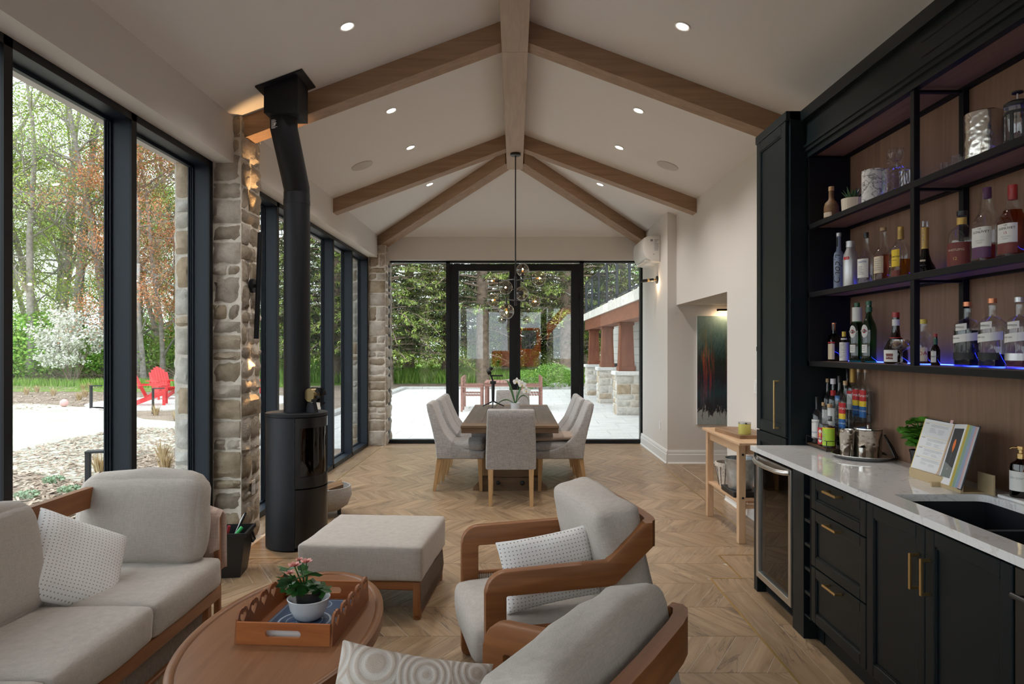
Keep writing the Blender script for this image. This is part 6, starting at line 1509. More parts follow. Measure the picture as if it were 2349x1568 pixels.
# excavator behind the house, mirrored in the door glass
plain('excavator_orange', (.80, .14, .02), .45); plain('track_grey', (.05, .045, .04), .8)
t = thing('excavator', 'orange excavator mirrored in the far glass doors', 'excavator', (.15, -12.5, GZ), math.radians(8))
for y in (-.75, .75): m = MB(); m.prism([(-1.2, .0), (1.2, 0), (1.4, .25), (1.2, .55), (-1.2, .55), (-1.4, .25)], 'Y', y-.2, y+.2); m.build('track', 'track_grey', t)
MB().rbox(-1.2, 1.0, -.85, .85, .7, 1.5, .08, 2).build('body', 'excavator_orange', t, smooth=40); MB().cyl((0, 0, .5), (0, 0, .72), .5, n=20).build('turntable', 'track_grey', t, smooth=40)
m = MB(); m.rbox(.0, 1.05, -.85, .05, 1.5, 1.6, .03, 1); m.rbox(.0, 1.05, -.85, .05, 2.55, 2.66, .05, 1)
for x in (.04, 1.0):
    for y in (-.82, .02): m.box(x-.04, x+.04, y-.04, y+.04, 1.5, 2.6)
cabn = m.build('cab', 'excavator_orange', t); MB().box(.05, 1.0, -.82, -.80, 1.6, 2.55).build('window', 'fridge_glass', cabn)
m = MB(); m.sweep([(.9, .35, 1.3), (1.6, .35, 2.6), (2.4, .35, 3.5), (3.2, .35, 3.6)], (0, .13, 0), .2); m.build('boom', 'excavator_orange', t); m = MB(); m.sweep([(3.2, .35, 3.65), (3.4, .35, 2.6), (3.5, .35, 1.5)], (0, .1, 0), .15); m.build('arm', 'excavator_orange', t)
MB().prism([(3.3, 1.5), (3.75, 1.4), (3.7, .9), (3.3, .7), (3.1, 1.0)], 'Y', .05, .65).build('bucket', 'track_grey', t)
# ------------------------------------------------------------------ bottles and bar ware
glass_mat('bottle_clear', (.93, .95, .96), 1.5, extra=.02); glass_mat('bottle_green', (.04, .26, .07), 1.5, extra=.02); glass_mat('bottle_amber', (.16, .055, .012), 1.5, extra=.02); glass_mat('bottle_dark', (.03, .02, .015), 1.5, extra=.02); plain('bottle_frost', (.20, .25, .36), .35)
glass_mat('liq_amber', (.62, .22, .045), 1.33); glass_mat('liq_rose', (.80, .42, .28), 1.33); glass_mat('liq_gold', (.78, .48, .12), 1.33); glass_mat('liq_indigo', (.06, .07, .22), 1.33); glass_mat('liq_clear', (.86, .88, .90), 1.33); glass_mat('liq_red', (.36, .03, .02), 1.33)
for nm, c in (('lab_white', (.72, .71, .68)), ('lab_cream', (.62, .52, .38)), ('lab_yellow', (.75, .52, .03)), ('lab_red', (.50, .02, .025)), ('lab_blue', (.02, .12, .35)), ('lab_maroon', (.17, .03, .025)), ('lab_purple', (.12, .04, .11)), ('lab_black', (.012, .012, .014)), ('lab_lime', (.40, .62, .04)), ('ink', (.03, .03, .035)), ('ink_grey', (.30, .30, .31)), ('gold', (.60, .40, .12)), ('cap_white', (.70, .68, .74)), ('cap_cork', (.50, .32, .16)), ('cap_copper', (.62, .24, .12)), ('cap_green', (.02, .11, .05)), ('cap_red', (.40, .02, .02)), ('cap_black', (.015, .015, .016)), ('cap_yellow', (.70, .52, .05)), ('silver_paint', (.55, .55, .56)), ('wrap_brown', (.17, .09, .035))):
    plain(nm, c, .35 if 'cap' in nm or nm == 'silver_paint' else .6, .7 if nm in ('gold', 'cap_copper', 'silver_paint') else 0.0, var=.25 if nm == 'wrap_brown' else 0, vscale=50)
LA = math.radians(-152)
def rad(r, th, sq):
    if not sq: return r
    e = 2+sq*6; return r/((abs(math.cos(th))**e+abs(math.sin(th))**e)**(1/e))
def wrap(verts, r, z, sq=0.0, la=LA, off=.0012, slant=0.0):
    out = []
    for v in verts:
        th = la+v.x/r; q = rad(r, th, sq)+off; out.append((math.cos(th)*q, math.sin(th)*q, z+v.y+slant*v.x))
    return out
def bottle(label, cat, loc, prof, r, H, glass, liq=None, lev=.5, cap=None, caph=.12, capr=None, labels=(), texts=(), sq=0.0, group='bottles on the bar shelves', name='bottle', cap0=None, la=LA, oval=(), bars=None):
    t = thing(name, label, cat, loc, group=group); n = 28 if not sq else 32
    P = [(p*r, z*H) for p, z in prof]; MB().lathe([(0, 0.0)]+P, n, sq=sq).build('glass_body', glass, t, smooth=40)
    if liq:
        Q = [(max(p-.0035, .001), max(z, .006)) for p, z in P if z <= lev*H]; last = P[[i for i, q in enumerate(P) if q[1] <= lev*H][-1]]; MB().lathe([(0, .006)]+Q+[(last[0]-.0035, lev*H), (0, lev*H)], n, sq=sq).build('liquid', liq, t, smooth=40)
    if cap:
        cr = capr if capr else P[-1][0]*1.12; z0 = (1-caph)*H if cap0 is None else cap0*H
        MB().lathe([(0, z0), (cr, z0), (cr, H*.997), (cr*.93, H), (0, H)], 18).build('cap', cap, t, smooth=40)
    for (m_, z0, z1, w_, *rest) in labels:
        rr = rest[0]*r if rest else r; a = w_/2; sl = rest[1] if len(rest) > 1 else 0.0
        mb = MB(); vs = []; fs = []; K = 14
        for i in range(K+1):
            x = (-a+w_*i/K)*rr; th = la+x/rr; q = rad(rr, th, sq)+.0006
            for z in (z0, z1): vs.append((math.cos(th)*q, math.sin(th)*q, z*H+sl*x))
        for i in range(K): fs.append((2*i, 2*i+2, 2*i+3, 2*i+1))
        mb.add(vs, fs).build('paper_label', m_, t, smooth=40, fix=False)
    for j, (m_, zc, hz, w_) in enumerate(oval):
        K = 20; vs = wrap([Vector((w_/2*r*math.cos(2*PI*i/K), hz*H*math.sin(2*PI*i/K), 0)) for i in range(K)]+[Vector((0, 0, 0))], r, zc*H, sq, la, .0008+.0003*j); MB().add(vs, [(i, (i+1) % K, K) for i in range(K)]).build('printed_oval', m_, t, fix=False)
    if bars:
        z0, z1, nb_, w_ = bars[:4]; rr = r*(bars[4] if len(bars) > 4 else 1); Rr = random.Random(int(H*1e4)); mb = MB()
        for i in range(nb_):
            z = (z1-(z1-z0)*(i+.5)/nb_)*H; h = (z1-z0)*H/nb_*.32; L = w_*rr*Rr.uniform(.55, 1); x0 = -w_*rr/2; mb.add(wrap([Vector((x0+L*q/4, dz, 0)) for dz in (-h/2, h/2) for q in range(5)], rr, z, sq, la, .0013), [(q, q+1, q+6, q+5) for q in range(4)])
        mb.build('small_print', 'ink_grey', t, fix=False)
    for (s, size, z, m_, *rest) in texts:
        rr = (rest[0] if rest else 1.0)*r; vs, fs = text_polys(s, size*H, .0, rest[2] if len(rest) > 2 else 0); 
        if len(rest) > 3:  # vertical lettering
            vs = [Vector((-v.y, v.x, 0)) for v in vs]
        MB().add(wrap(vs, rr, z*H, sq, la+(rest[1] if len(rest) > 1 else 0)), fs).build('lettering', m_, t, fix=False)
    return t
whisky = [(.93, 0), (1, .015), (1, .52), (.97, .58), (.80, .65), (.48, .71), (.34, .76), (.32, .88), (.30, .93)]
straight = [(.95, 0), (1, .01), (1, .58), (.9, .64), (.6, .69), (.36, .73), (.31, .78), (.30, .97)]
martini = [(.92, 0), (1, .015), (.94, .12), (.97, .3), (1, .52), (.85, .62), (.5, .72), (.36, .78), (.34, .95)]
squat = [(.95, 0), (1, .02), (1, .40), (.96, .48), (.75, .56), (.40, .62), (.32, .66), (.31, .93)]
def on_shelf(px, top, shelf, X=2.0):
    k = (px-VX)/X; return (X, FPX/k, SHZ[shelf]+.0005), CH+(VY-top)/k-SHZ[shelf]-.0005, k
def B(label, px, top, wpx, shelf, prof, glass, X=2.0, **kw):
    loc, H, k = on_shelf(px, top, shelf, X); return bottle(label, 'bottle', loc, prof, wpx/2/k, H, glass, **kw)
# lower shelf
B('dark square liqueur bottle with an orange cap on the lower bar shelf', 1913, 740, 24, 0, [(.95, 0), (1, .01), (1, .55), (.8, .66), (.4, .72), (.36, .97)], 'bottle_dark', cap='cap_copper', caph=.2, capr=.013, sq=.5, labels=(('lab_cream', .05, .45, 1.5), ('lab_red', .47, .5, 1.6)), texts=())
B('small paper-wrapped bitters bottle with a yellow cap', 1936, 760, 19, 0, [(.95, 0), (1, .02), (1, .62), (.7, .72), (.45, .78), (.42, .97)], 'bottle_dark', cap='cap_yellow', caph=.17, labels=(('lab_white', .03, .64, 5.6), ('lab_white', .67, .78, 5.0, .66)), bars=(.12, .6, 12, 1.6))
for i, (px, top) in enumerate(((1966, 694), (1993, 690))):
    lb = [('lab_white', .16, .29, .8)]
    if i == 0: lb.append(('lab_white', .66, .92, 4.6, .62))
    else: lb.append(('cap_green', .82, .9, 5.0, .42))
    B('green vermouth bottle with %s' % ('a white paper collar round its neck' if i == 0 else 'a plain green neck, right of the collared one'), px, top, 33, 0, martini, 'bottle_green', X=2.02, cap='cap_green', caph=.07, labels=lb, texts=(('MARTINI', .045, .51, 'lab_white', 1.004, 0),), oval=(('lab_white', .51, .105, .95), ('lab_red', .51, .035, .5), ('ink', .51, .022, .85)), bars=(.18, .27, 3, .6))
B('bulbous dark orange liqueur bottle with red ribbon and maroon cap', 2055, 716, 50, 0, [(.9, 0), (1, .03), (1, .2), (.92, .32), (.62, .45), (.40, .52), (.34, .62), (.30, .72), (.28, .95)], 'bottle_amber', cap='cap_red', caph=.1, liq='liq_amber', lev=.5, labels=(('lab_white', .04, .27, 1.4), ('lab_maroon', .09, .2, .7), ('lab_white', .74, .86, 5.5, .30), ('lab_red', .49, .515, 6.1, .46)), texts=(('Marnier', .07, .14, 'lab_white', 1.004, 0),))
loc, H, k = on_shelf(2118, 732, 0, 2.02)
t = B('squat glass jug with a ring handle and a peach label', 2118, 732, 40, 0, [(.95, 0), (1, .03), (1, .45), (.8, .58), (.42, .68), (.36, .74), (.36, .9)], 'bottle_clear', X=2.02, cap='cap_yellow', caph=.1, liq='liq_red', lev=.3, labels=(('lab_cream', .08, .38, 1.9),), texts=(('OA', .12, .25, 'cap_red', 1, .45),))
MB().tube([(.02, -.026+.0*a, .17+.0*a) if 0 else (.012+.0, -.022-.014*math.sin(a), .145-.02*math.cos(a)) for a in [PI*i/8 for i in range(9)]], .004, 6).build('ring_handle', 'bottle_clear', t, smooth=50)
B('small hot pepper sauce bottle with a red cap', 2146, 765, 19, 0, [(.95, 0), (1, .02), (1, .48), (.75, .58), (.42, .64), (.38, .9)], 'bottle_amber', X=2.0, cap='cap_red', caph=.1, liq='liq_red', lev=.6, labels=(('lab_white', .1, .45, 1.3), ('cap_green', .66, .85, 5, .45)), texts=(('TABASCO', .07, .28, 'ink', 1, 0),))
for i, (px, top, lq, lv, cp) in enumerate(((2219, 692, 'liq_indigo', .56, 'cap_copper'), (2276, 684, 'liq_indigo', .20, 'cap_copper'), (2338, 681, 'liq_rose', .18, 'silver_paint'))):
    B('tall clear gin bottle with %s' % ['dark indigo gin filling more than half', 'a little indigo gin left and a copper stopper', 'a silver stopper at the right edge of the shelf'][i], px, top, 55, 0, [(.93, 0), (1, .02), (1, .58), (.95, .65), (.62, .71), (.33, .74), (.30, .78), (.30, .9)], 'bottle_clear', X=1.99, liq=lq, lev=lv, cap=cp, caph=.07, capr=.0165, labels=(('lab_white', .56, .66, .9, 1, .12), ('lab_white', .38, .50, 2.6, 1, .12), ('lab_black' if i < 2 else 'silver_paint', .12, .22, 1.9)), texts=(('EMPRESS', .038, .605, 'ink', 1, -.12), ('INDIGO GIN', .03, .44, 'ink', 1, -.55)))
# coupe glass with walnuts
glass_mat('crystal', (.90, .92, .97), 1.55, extra=.06)
loc = (1.93, FPX/((2068-VX)/1.93), SHZ[0]+.0005); t = thing('coupe_glass', 'stemmed coupe glass holding walnuts on the lower shelf', 'glass', loc, group='bar glasses')
MB().lathe([(0, .003), (.033, .0), (.034, .003), (.006, .012), (.005, .06), (.012, .07), (.04, .082), (.05, .105), (.049, .125), (.047, .125), (.047, .105), (.037, .085), (0, .075)], 28).build('glass_body', 'crystal', t, smooth=50)
plain('walnut_shell', (.30, .15, .07), .7, var=.3, vscale=60, bumps=.5, bscale=90)
for i, (x, y) in enumerate(((-.018, .012), (.02, -.008))): o = cushion_mesh(.036, .032, .034, r=.016, puff=.002, n=5, wr=.002, seed=i).build('walnut', 'walnut_shell', smooth=50); o.location = (loc[0]+x, loc[1]+y, loc[2]+.108); tag(o, ['walnut at the far side of the coupe glass', 'walnut at the near side of the coupe glass'][i], 'walnut', 'walnuts in the coupe')
# middle shelf
B('slim frosted vodka bottle with script lettering, leftmost on the middle shelf', 1924, 534, 22, 1, [(.95, 0), (1, .01), (1, .58), (.85, .65), (.5, .69), (.45, .74), (.44, .97)], 'bottle_frost', X=1.99, cap='silver_paint', caph=.06, texts=(('Chopin', .17, .36, 'ink', 1, .25, .3, 1),), labels=(('lab_black', .76, .92, .7, .46),))
B('silver aluminium vodka bottle with a small red tag', 1951, 553, 32, 1, [(.95, 0), (1, .02), (1, .60), (.9, .72), (.62, .82), (.55, .86), (.55, .97)], 'silver_paint', X=1.985, cap='silver_paint', caph=.13, labels=(('lab_red', .60, .66, .9),), texts=(('LA', .04, .63, 'lab_white', 1, .15),))
B('clear tequila bottle with a white label and black stopper', 1987, 533, 36, 1, [(.95, 0), (1, .015), (1, .48), (.85, .56), (.45, .66), (.33, .74), (.30, .93)], 'bottle_clear', cap='cap_black', caph=.1, capr=.013, liq='liq_clear', lev=.2, labels=(('lab_white', .15, .5, 1.7),), texts=(('NAMA', .055, .44, 'lab_blue', 1, .1),), bars=(.2, .37, 6, .9))
B('pale tequila bottle with a tan handwritten-style label', 2026, 522, 40, 1, [(.95, 0), (1, .015), (1, .48), (.9, .55), (.5, .63), (.34, .7), (.31, .95)], 'bottle_clear', cap='cap_cork', caph=.06, liq='liq_rose', lev=.5, sq=.35, labels=(('lab_cream', .17, .47, 1.2),), texts=(), bars=(.21, .44, 6, .8))
B('gold tequila bottle with a yellow oval label and gold cap', 2066, 520, 42, 1, [(.95, 0), (1, .015), (1, .5), (.92, .58), (.55, .68), (.34, .74), (.31, .78), (.31, .95)], 'bottle_clear', cap='gold', caph=.24, capr=.0145, liq='liq_gold', lev=.38, sq=.4, labels=(('lab_yellow', .24, .56, .95), ('lab_maroon', .06, .17, 1.0)), texts=(('Cuervo', .055, .43, 'ink', 1, 0), ('ESPECIAL', .022, .36, 'ink')))
B('flared cognac bottle with a long gold neck behind the upright', 2122, 507, 52, 1, [(.95, 0), (1, .04), (.8, .16), (.5, .28), (.34, .4), (.27, .55), (.27, .82)], 'bottle_dark', X=2.03, cap='crystal', caph=.1, capr=.018, liq='liq_amber', lev=.2, labels=(('gold', .5, .88, 6.1, .29), ('lab_cream', .22, .3, 1.2, .52)), bars=(.52, .86, 9, .9, .29))
B('rye whiskey flask bottle with a maroon label and black stopper', 2207, 484, 58, 1, [(.93, 0), (1, .02), (1, .5), (.95, .6), (.75, .68), (.42, .73), (.33, .77), (.33, .92)], 'bottle_clear', X=1.985, cap='cap_black', caph=.08, capr=.021, liq='liq_amber', lev=.3, labels=(('lab_maroon', .02, .44, 2.3), ('gold', .76, .88, 3.0, .36)), texts=(('WHISTLEPIG', .052, .31, 'lab_cream', 1, 0), ('12', .075, .16, 'gold', 1, 0)))
for i, (px, top) in enumerate(((2264, 430), (2323, 424))):
    B('single malt whisky bottle with a white label, %s' % ['purple band and dark capsule', 'number fifteen and deep red capsule'][i], px, top, 58, 1, [(.95, 0), (1, .015), (1, .47), (.93, .54), (.62, .63), (.40, .70), (.37, .8), (.31, .86), (.31, .95)], 'bottle_clear', X=1.985, cap='lab_purple' if i == 0 else 'cap_red', caph=.2 if i else .14, capr=.0165, liq='liq_amber', lev=.24 if i == 0 else .66, sq=.25, labels=(('lab_white', .21, .47, 1.5), ('lab_purple' if i == 0 else 'lab_maroon', .07, .215, 1.5)), texts=(('THE', .026, .445, 'ink', 1, 0), ('GLENLIVET', .042, .405, 'ink', 1, 0))+((('15', .05, .345, 'cap_red', 1, 0),) if i else ())+(('SINGLE MALT', .02, .295, 'ink_grey', 1, 0), ('WHISKY', .02, .265, 'ink_grey', 1, 0)))
# upper shelf
B('stout brown woven-wrapped rum bottle with a cork, leftmost on the top shelf', 1907, 428, 32, 2, [(.95, 0), (1, .02), (1, .42), (.85, .54), (.45, .62), (.36, .68), (.34, .95)], 'wrap_brown', X=1.98, cap='cap_cork', caph=.12, labels=(('lab_cream', .14, .26, 1.4),), bars=(.16, .24, 2, 1.1))
plain('pot_cream', (.68, .60, .48), .6); plain('succulent', (.03, .085, .03), .45, var=.3, vscale=30)
loc, H, k = on_shelf(1956, 456, 2, 1.97); r = 24/k
t = thing('potted_succulent', 'spiky green succulent in a ribbed cream pot on the top shelf', 'plant', loc)
m = MB(); vs = []; fs = []; n = 48
for z, q in ((0, .9), (0, .93), (H, 1.0), (H, .9), (H*.8, .88)):
    for i in range(n): a = 2*PI*i/n; rr = r*q*(1+.035*math.cos(a*20)); vs.append((rr*math.cos(a), rr*math.sin(a), z))
for kk in range(4):
    for i in range(n): fs.append((kk*n+i, kk*n+(i+1) % n, (kk+1)*n+(i+1) % n, (kk+1)*n+i))
m.add(vs, fs); m.build('pot', 'pot_cream', t, smooth=60); MB().lathe([(r*.9, H*.82), (0, H*.84)], 20).build('soil', 'mulch', t)
R = random.Random(2)
for i in range(22):
    a = i*2.4; tilt = .2+.8*(i/22); L = .085*R.uniform(.8, 1.15); m = MB(); c, s = math.cos(a), math.sin(a); d = Vector((c*math.sin(tilt), s*math.sin(tilt), math.cos(tilt))); sd = Vector((-s, c, 0)); b0 = Vector((c*.008, s*.008, H*.82)); w_ = .009
    up = d.cross(sd); m.add([b0-sd*w_, b0+sd*w_, b0+d*L*.5+sd*w_*1.1, b0+d*L*.5-sd*w_*1.1, b0+d*L, b0+d*L*.4-up*.006], [(0,1,2,3), (3,2,4), (0,5,1), (1,5,2), (2,5,4), (4,5,3), (3,5,0)]); m.build('leaf', 'succulent', t)
def marble():
    m, t, b = nodes('marble'); co = coords(t); n = N(t, 'ShaderNodeTexNoise', Scale=14.0, Detail=6.0, Distortion=1.6); t.links.new(co, n.inputs['Vector']); r = ramp(t, n.outputs[0], [(.44, (.72, .71, .70)), (.5, (.16, .16, .17)), (.53, (.70, .69, .68))]); t.links.new(r.outputs[0], b.inputs['Base Color']); b.inputs['Roughness'].default_value = .25
marble()
loc, H, k = on_shelf(2005, 391, 2, 1.98); r = 26/k
t = thing('marble_canister', 'white marble wine cooler cylinder on the top shelf', 'canister', loc); MB().lathe([(0, 0), (r, 0), (r, H-.003), (r-.003, H), (r-.012, H), (r-.012, .02), (0, .02)], 36).build('cylinder', 'marble', t, smooth=40)
def crystal_cut(m):
    pass
loc, H, k = on_shelf(2054, 342, 2, 1.98); r = 23/k
t = thing('crystal_decanter', 'square cut crystal decanter with a block stopper', 'decanter', loc)
def cut_lathe(prof, n, sq, amp, freq):
    m = MB(); vs = []; fs = []
    for j, (q, z) in enumerate(prof):
        for i in range(n): a = 2*PI*i/n; rr = rad(q, a, sq)*(1+amp*(((i+j) % 2)*2-1)); vs.append((rr*math.cos(a), rr*math.sin(a), z))
    for j in range(len(prof)-1):
        for i in range(n): fs.append((j*n+i, j*n+(i+1) % n, (j+1)*n+(i+1) % n, (j+1)*n+i))
    return m.add(vs, fs)
cut_lathe([(0, 0), (r*.95, 0)]+[(r, H*.58*i/12) for i in range(1, 13)]+[(r*.8, H*.62), (r*.4, H*.64), (r*.4, H*.70), (r*.6, H*.73), (r*.55, H*.74)], 32, .5, .025, 2).build('body', 'crystal', t)
cut_lathe([(0, H*.74), (r*.3, H*.75), (r*.62, H*.80), (r*.68, H*.9), (r*.62, H), (0, H)], 24, .5, .03, 2).build('stopper', 'crystal', t)
def tumbler(label, px, top, wpx, X=1.95, cut=True):
    loc, H, k = on_shelf(px, top, 2, X); r = wpx/2/k; t = thing('tumbler', label, 'glass', loc, group='crystal tumblers'); cut_lathe([(0, 0), (r*.9, 0)]+[(r*(.9+.1*i/6), H*i/6) for i in range(1, 7)]+[(r*.9, H), (r*.8, H*.2), (0, H*.15)], 28, 0, .02 if cut else 0, 2).build('glass_body', 'crystal', t)
tumbler('cut crystal tumbler in front of the decanter', 2080, 392, 32, 1.93); tumbler('cut crystal tumbler just right of the upright', 2101, 390, 24, 1.96); tumbler('small plain glass cup near the hammered bucket', 2200, 357, 32, 2.0, False); tumbler('small plain glass dish left of the glass cup', 2172, 374, 28, 2.02, False)
def hammered():
    m, t, b = nodes('hammered_steel'); co = coords(t); v = N(t, 'ShaderNodeTexVoronoi', Scale=48.0); v.feature = 'SMOOTH_F1'; t.links.new(co, v.inputs['Vector']); b.inputs['Base Color'].default_value = (.66, .62, .56, 1); b.inputs['Metallic'].default_value = 1; b.inputs['Roughness'].default_value = .2; bump(t, b, v.outputs['Distance'], .5, .005)
hammered()
loc, H, k = on_shelf(2256, 259, 2, 2.0); r = 38/k
t = thing('ice_bucket', 'large hammered metal bucket on the top shelf', 'bucket', loc); MB().lathe([(0, 0), (r*.97, 0), (r, .01), (r, H-.004), (r-.004, H), (r-.008, H), (r-.01, .02), (0, .02)], 40).build('shell', 'hammered_steel', t, smooth=40)
loc, H, k = on_shelf(2334, 226, 2, 1.98); r = 27/k; H = .20
t = thing('french_press', 'black framed glass coffee press at the right end of the top shelf', 'coffee press', loc)
MB().lathe([(r*.9, .012), (r*.9, H*.8), (r*.95, H*.82)], 28).build('beaker', 'crystal', t, smooth=40)
for i in range(4): a = i*PI/2+.5; MB().box(-.006, .006, -.003, .003, 0, H*.72, M=Matrix.Translation((r*.95*math.cos(a), r*.95*math.sin(a), 0)) @ Matrix.Rotation(a+PI/2, 4, 'Z')).build('frame_leg', 'black_plastic', t)
for z in (.02, H*.66): MB().lathe([(r*.92, z), (r*.97, z), (r*.97, z+.012), (r*.92, z+.012), (r*.92, z)], 28).build('frame_band', 'black_plastic', t, smooth=40)
MB().lathe([(0, H*.82), (r, H*.82), (r, H*.88), (r*.7, H*.93), (0, H*.95)], 28).build('lid', 'black_plastic', t, smooth=40); MB().cyl((0, 0, H*.93), (0, 0, H*1.08), .003, n=8).build('plunger_rod', 'stainless', t); MB().lathe([(0, H*1.08), (.02, H*1.09), (.02, H*1.12), (0, H*1.14)], 18).build('knob', 'black_plastic', t, smooth=40)
MB().tube([(r, 0, H*.66), (r+.04, 0, H*.62), (r+.045, 0, H*.3), (r+.01, 0, .05)], .007, 8).build('handle', 'black_plastic', t, smooth=50)
# ------------------------------------------------------------------ on the counter
KZ = CZ1+.0006
wood('rack_board', (.12, .06, .03), (.22, .12, .06), 'Y', 1, .5, 8)
t = thing('bottle_rack', 'three-tier black wire bottle rack in the bar corner', 'rack', (0, 0, 0)); tiers = [(1.865, 1.945, .935), (1.950, 2.030, 1.015), (2.035, 2.128, 1.095)]; ry0, ry1 = 4.085, 4.368
for x0, x1, z in tiers:
    MB().box(x0+.004, x1-.004, ry0+.004, ry1-.004, z-.010, z).build('shelf_board', 'rack_board', t)
    m = MB()
    for zz in (z-.004, z+.045): m.tube([(x0, ry0, zz), (x1, ry0, zz), (x1, ry1, zz), (x0, ry1, zz), (x0, ry0, zz)], .002, 6)
    for x in (x0, x1):
        for y in (ry0, ry1): m.tube([(x, y, KZ), (x, y, z+.045)], .0025, 6)
    m.build('wire_frame', 'iron_black', t)
def RB_(label, px, X, tier, top, wpx, prof, glass, **kw):
    k = (px-VX)/X; z = tiers[tier][2]+.0005; kw.setdefault('group', 'bottles in the counter rack'); return bottle(label, 'bottle', (X, FPX/k, z), prof, wpx/2/k, CH-(top-VY)/k-z, glass, **kw)
RB_('clear syrup bottle with a tall white label in the lowest rack tier', 1874, 1.908, 0, 910, 22, straight, 'bottle_clear', cap='cap_black', caph=.25, liq='liq_clear', lev=.5, labels=(('lab_white', .12, .52, 2.2),), texts=(("WATT'S", .06, .46, 'ink'), ('Simple', .05, .25, 'lab_blue')))
RB_('brown sauce bottle with a red label in the lowest rack tier', 1889, 1.905, 0, 922, 24, squat, 'bottle_clear', cap='cap_cork', caph=.08, liq='liq_red', lev=.5, labels=(('lab_red', .04, .42, 2.6), ), oval=(('lab_white', .23, .15, 1.0), ('lab_yellow', .26, .04, .3)), bars=(.16, .2, 2, .8))
RB_('brown bottle with a bright lime green label in the lowest rack tier', 1903, 1.902, 0, 926, 30, squat, 'bottle_clear', cap='cap_cork', caph=.08, liq='liq_amber', lev=.5, labels=(('lab_lime', .06, .44, 3.4), ('lab_yellow', .44, .47, 3.4)), bars=(.12, .4, 8, 1.0), la=LA-.25)
RB_('clear bottle with a cork cap at the left of the middle tier', 1898, 1.995, 1, 868, 22, straight, 'bottle_clear', cap='cap_cork', caph=.07, liq='liq_indigo', lev=.5, labels=(('lab_white', .1, .4, 2),))
RB_('clear bottle with a white screw cap and red neck band', 1911, 1.992, 1, 868, 24, straight, 'bottle_clear', cap='cap_white', caph=.1, capr=.016, liq='liq_clear', lev=.5, labels=(('lab_red', .68, .78, 4, .45), ('lab_white', .1, .45, 2), ('lab_black', .2, .3, 1)))
RB_('clear bottle with a dark stopper and a blue tag', 1925, 1.990, 1, 862, 22, straight, 'bottle_clear', cap='cap_black', caph=.12, liq='liq_clear', lev=.4, labels=(('lab_blue', .58, .66, 1.5, .8),))
def torani(label, px, X, tier, top): RB_(label, px, X, tier, top, 27, [(.95, 0), (1, .01), (1, .6), (.9, .66), (.5, .72), (.32, .76), (.31, .96)], 'bottle_clear', cap='cap_cork', caph=.08, liq='liq_clear', lev=.58, sq=.35, labels=(('lab_red', .40, .60, 1.35), ('lab_yellow', .30, .40, 1.35), ('lab_blue', .10, .30, 1.35)), texts=(('Torani', .075, .50, 'lab_white', 1, 0, .25), ('ALMOND', .035, .22, 'lab_white', 1, 0)))
torani('syrup bottle with a red, yellow and blue label in the middle tier', 1939, 1.988, 1, 873)
RB_('dark green bottle at the back left of the top tier', 1944, 2.085, 2, 845, 20, straight, 'bottle_green', cap='cap_black', caph=.2)
RB_('bottle with a gold foil neck in the top tier', 1956, 2.082, 2, 843, 24, straight, 'bottle_clear', cap='gold', caph=.28, capr=.0155, liq='liq_clear', lev=.5, labels=(('lab_white', .2, .5, 2), ('lab_red', .5, .56, 2)))
torani('syrup bottle with a red, yellow and blue label in the top tier, middle', 1970, 2.080, 2, 843); torani('syrup bottle with a red, yellow and blue label in the top tier, right end', 1986, 2.078, 2, 844)
# tray with shaker and ice bucket
plain('steel_bright', (.68, .66, .63), .18, 1.0)
tc = (1.978, 3.875)
t = thing('steel_tray', 'round steel serving tray on the counter below the shelves', 'tray', (tc[0], tc[1], KZ)); MB().lathe([(0, .001), (.125, .0), (.15, .006), (.158, .02), (.166, .021), (.166, .024), (.156, .023), (.146, .009), (.12, .005), (0, .005)], 48).build('dish', 'steel_bright', t, smooth=50)
p = (1.902, 3.905); t = thing('cocktail_shaker', 'hammered steel cocktail shaker cup on the round tray', 'shaker', (p[0], p[1], KZ+.0055)); MB().lathe([(0, 0), (.034, 0), (.036, .01), (.043, .125), (.0445, .128), (.0445, .15), (.041, .152), (.040, .13), (.033, .012), (0, .01)], 32).build('cup', 'hammered_steel', t, smooth=50)
p = (2.005, 3.875); t = thing('ice_bucket', 'hammered steel ice bucket with lid on the round tray', 'bucket', (p[0], p[1], KZ+.0055)); MB().lathe([(0, 0), (.066, 0), (.068, .006), (.074, .15), (.077, .155), (.072, .157), (0, .158)], 36).build('shell', 'hammered_steel', t, smooth=50); MB().lathe([(.075, .158), (.074, .164), (.02, .17), (0, .17)], 36).build('lid', 'steel_bright', t, smooth=40); MB().lathe([(0, .17), (.006, .171), (.006, .18), (.014, .186), (.0, .192)], 16).build('knob', 'steel_bright', t, smooth=50)
p = (1.947, 3.83); t = thing('jigger', 'small steel jigger between shaker and ice bucket', 'jigger', (p[0], p[1], KZ+.0055)); MB().lathe([(0, 0), (.018, 0), (.019, .06), (.017, .06), (.016, .005), (0, .004)], 20).build('cup', 'steel_bright', t, smooth=50)
t = thing('ice_tongs', 'black ice tongs leaning on the hammered ice bucket', 'tongs', (2.085, 3.80, KZ+.006)); m = MB(); m.sweep([(-.012, .03, .13), (.01, 0, .06), (.02, -.03, .008)], (.008, .006, 0), .002); m.sweep([(-.012, .03, .13), (.022, .006, .06), (.034, -.022, .008)], (.008, .006, 0), .002); m.build('arms', 'black_plastic', t)
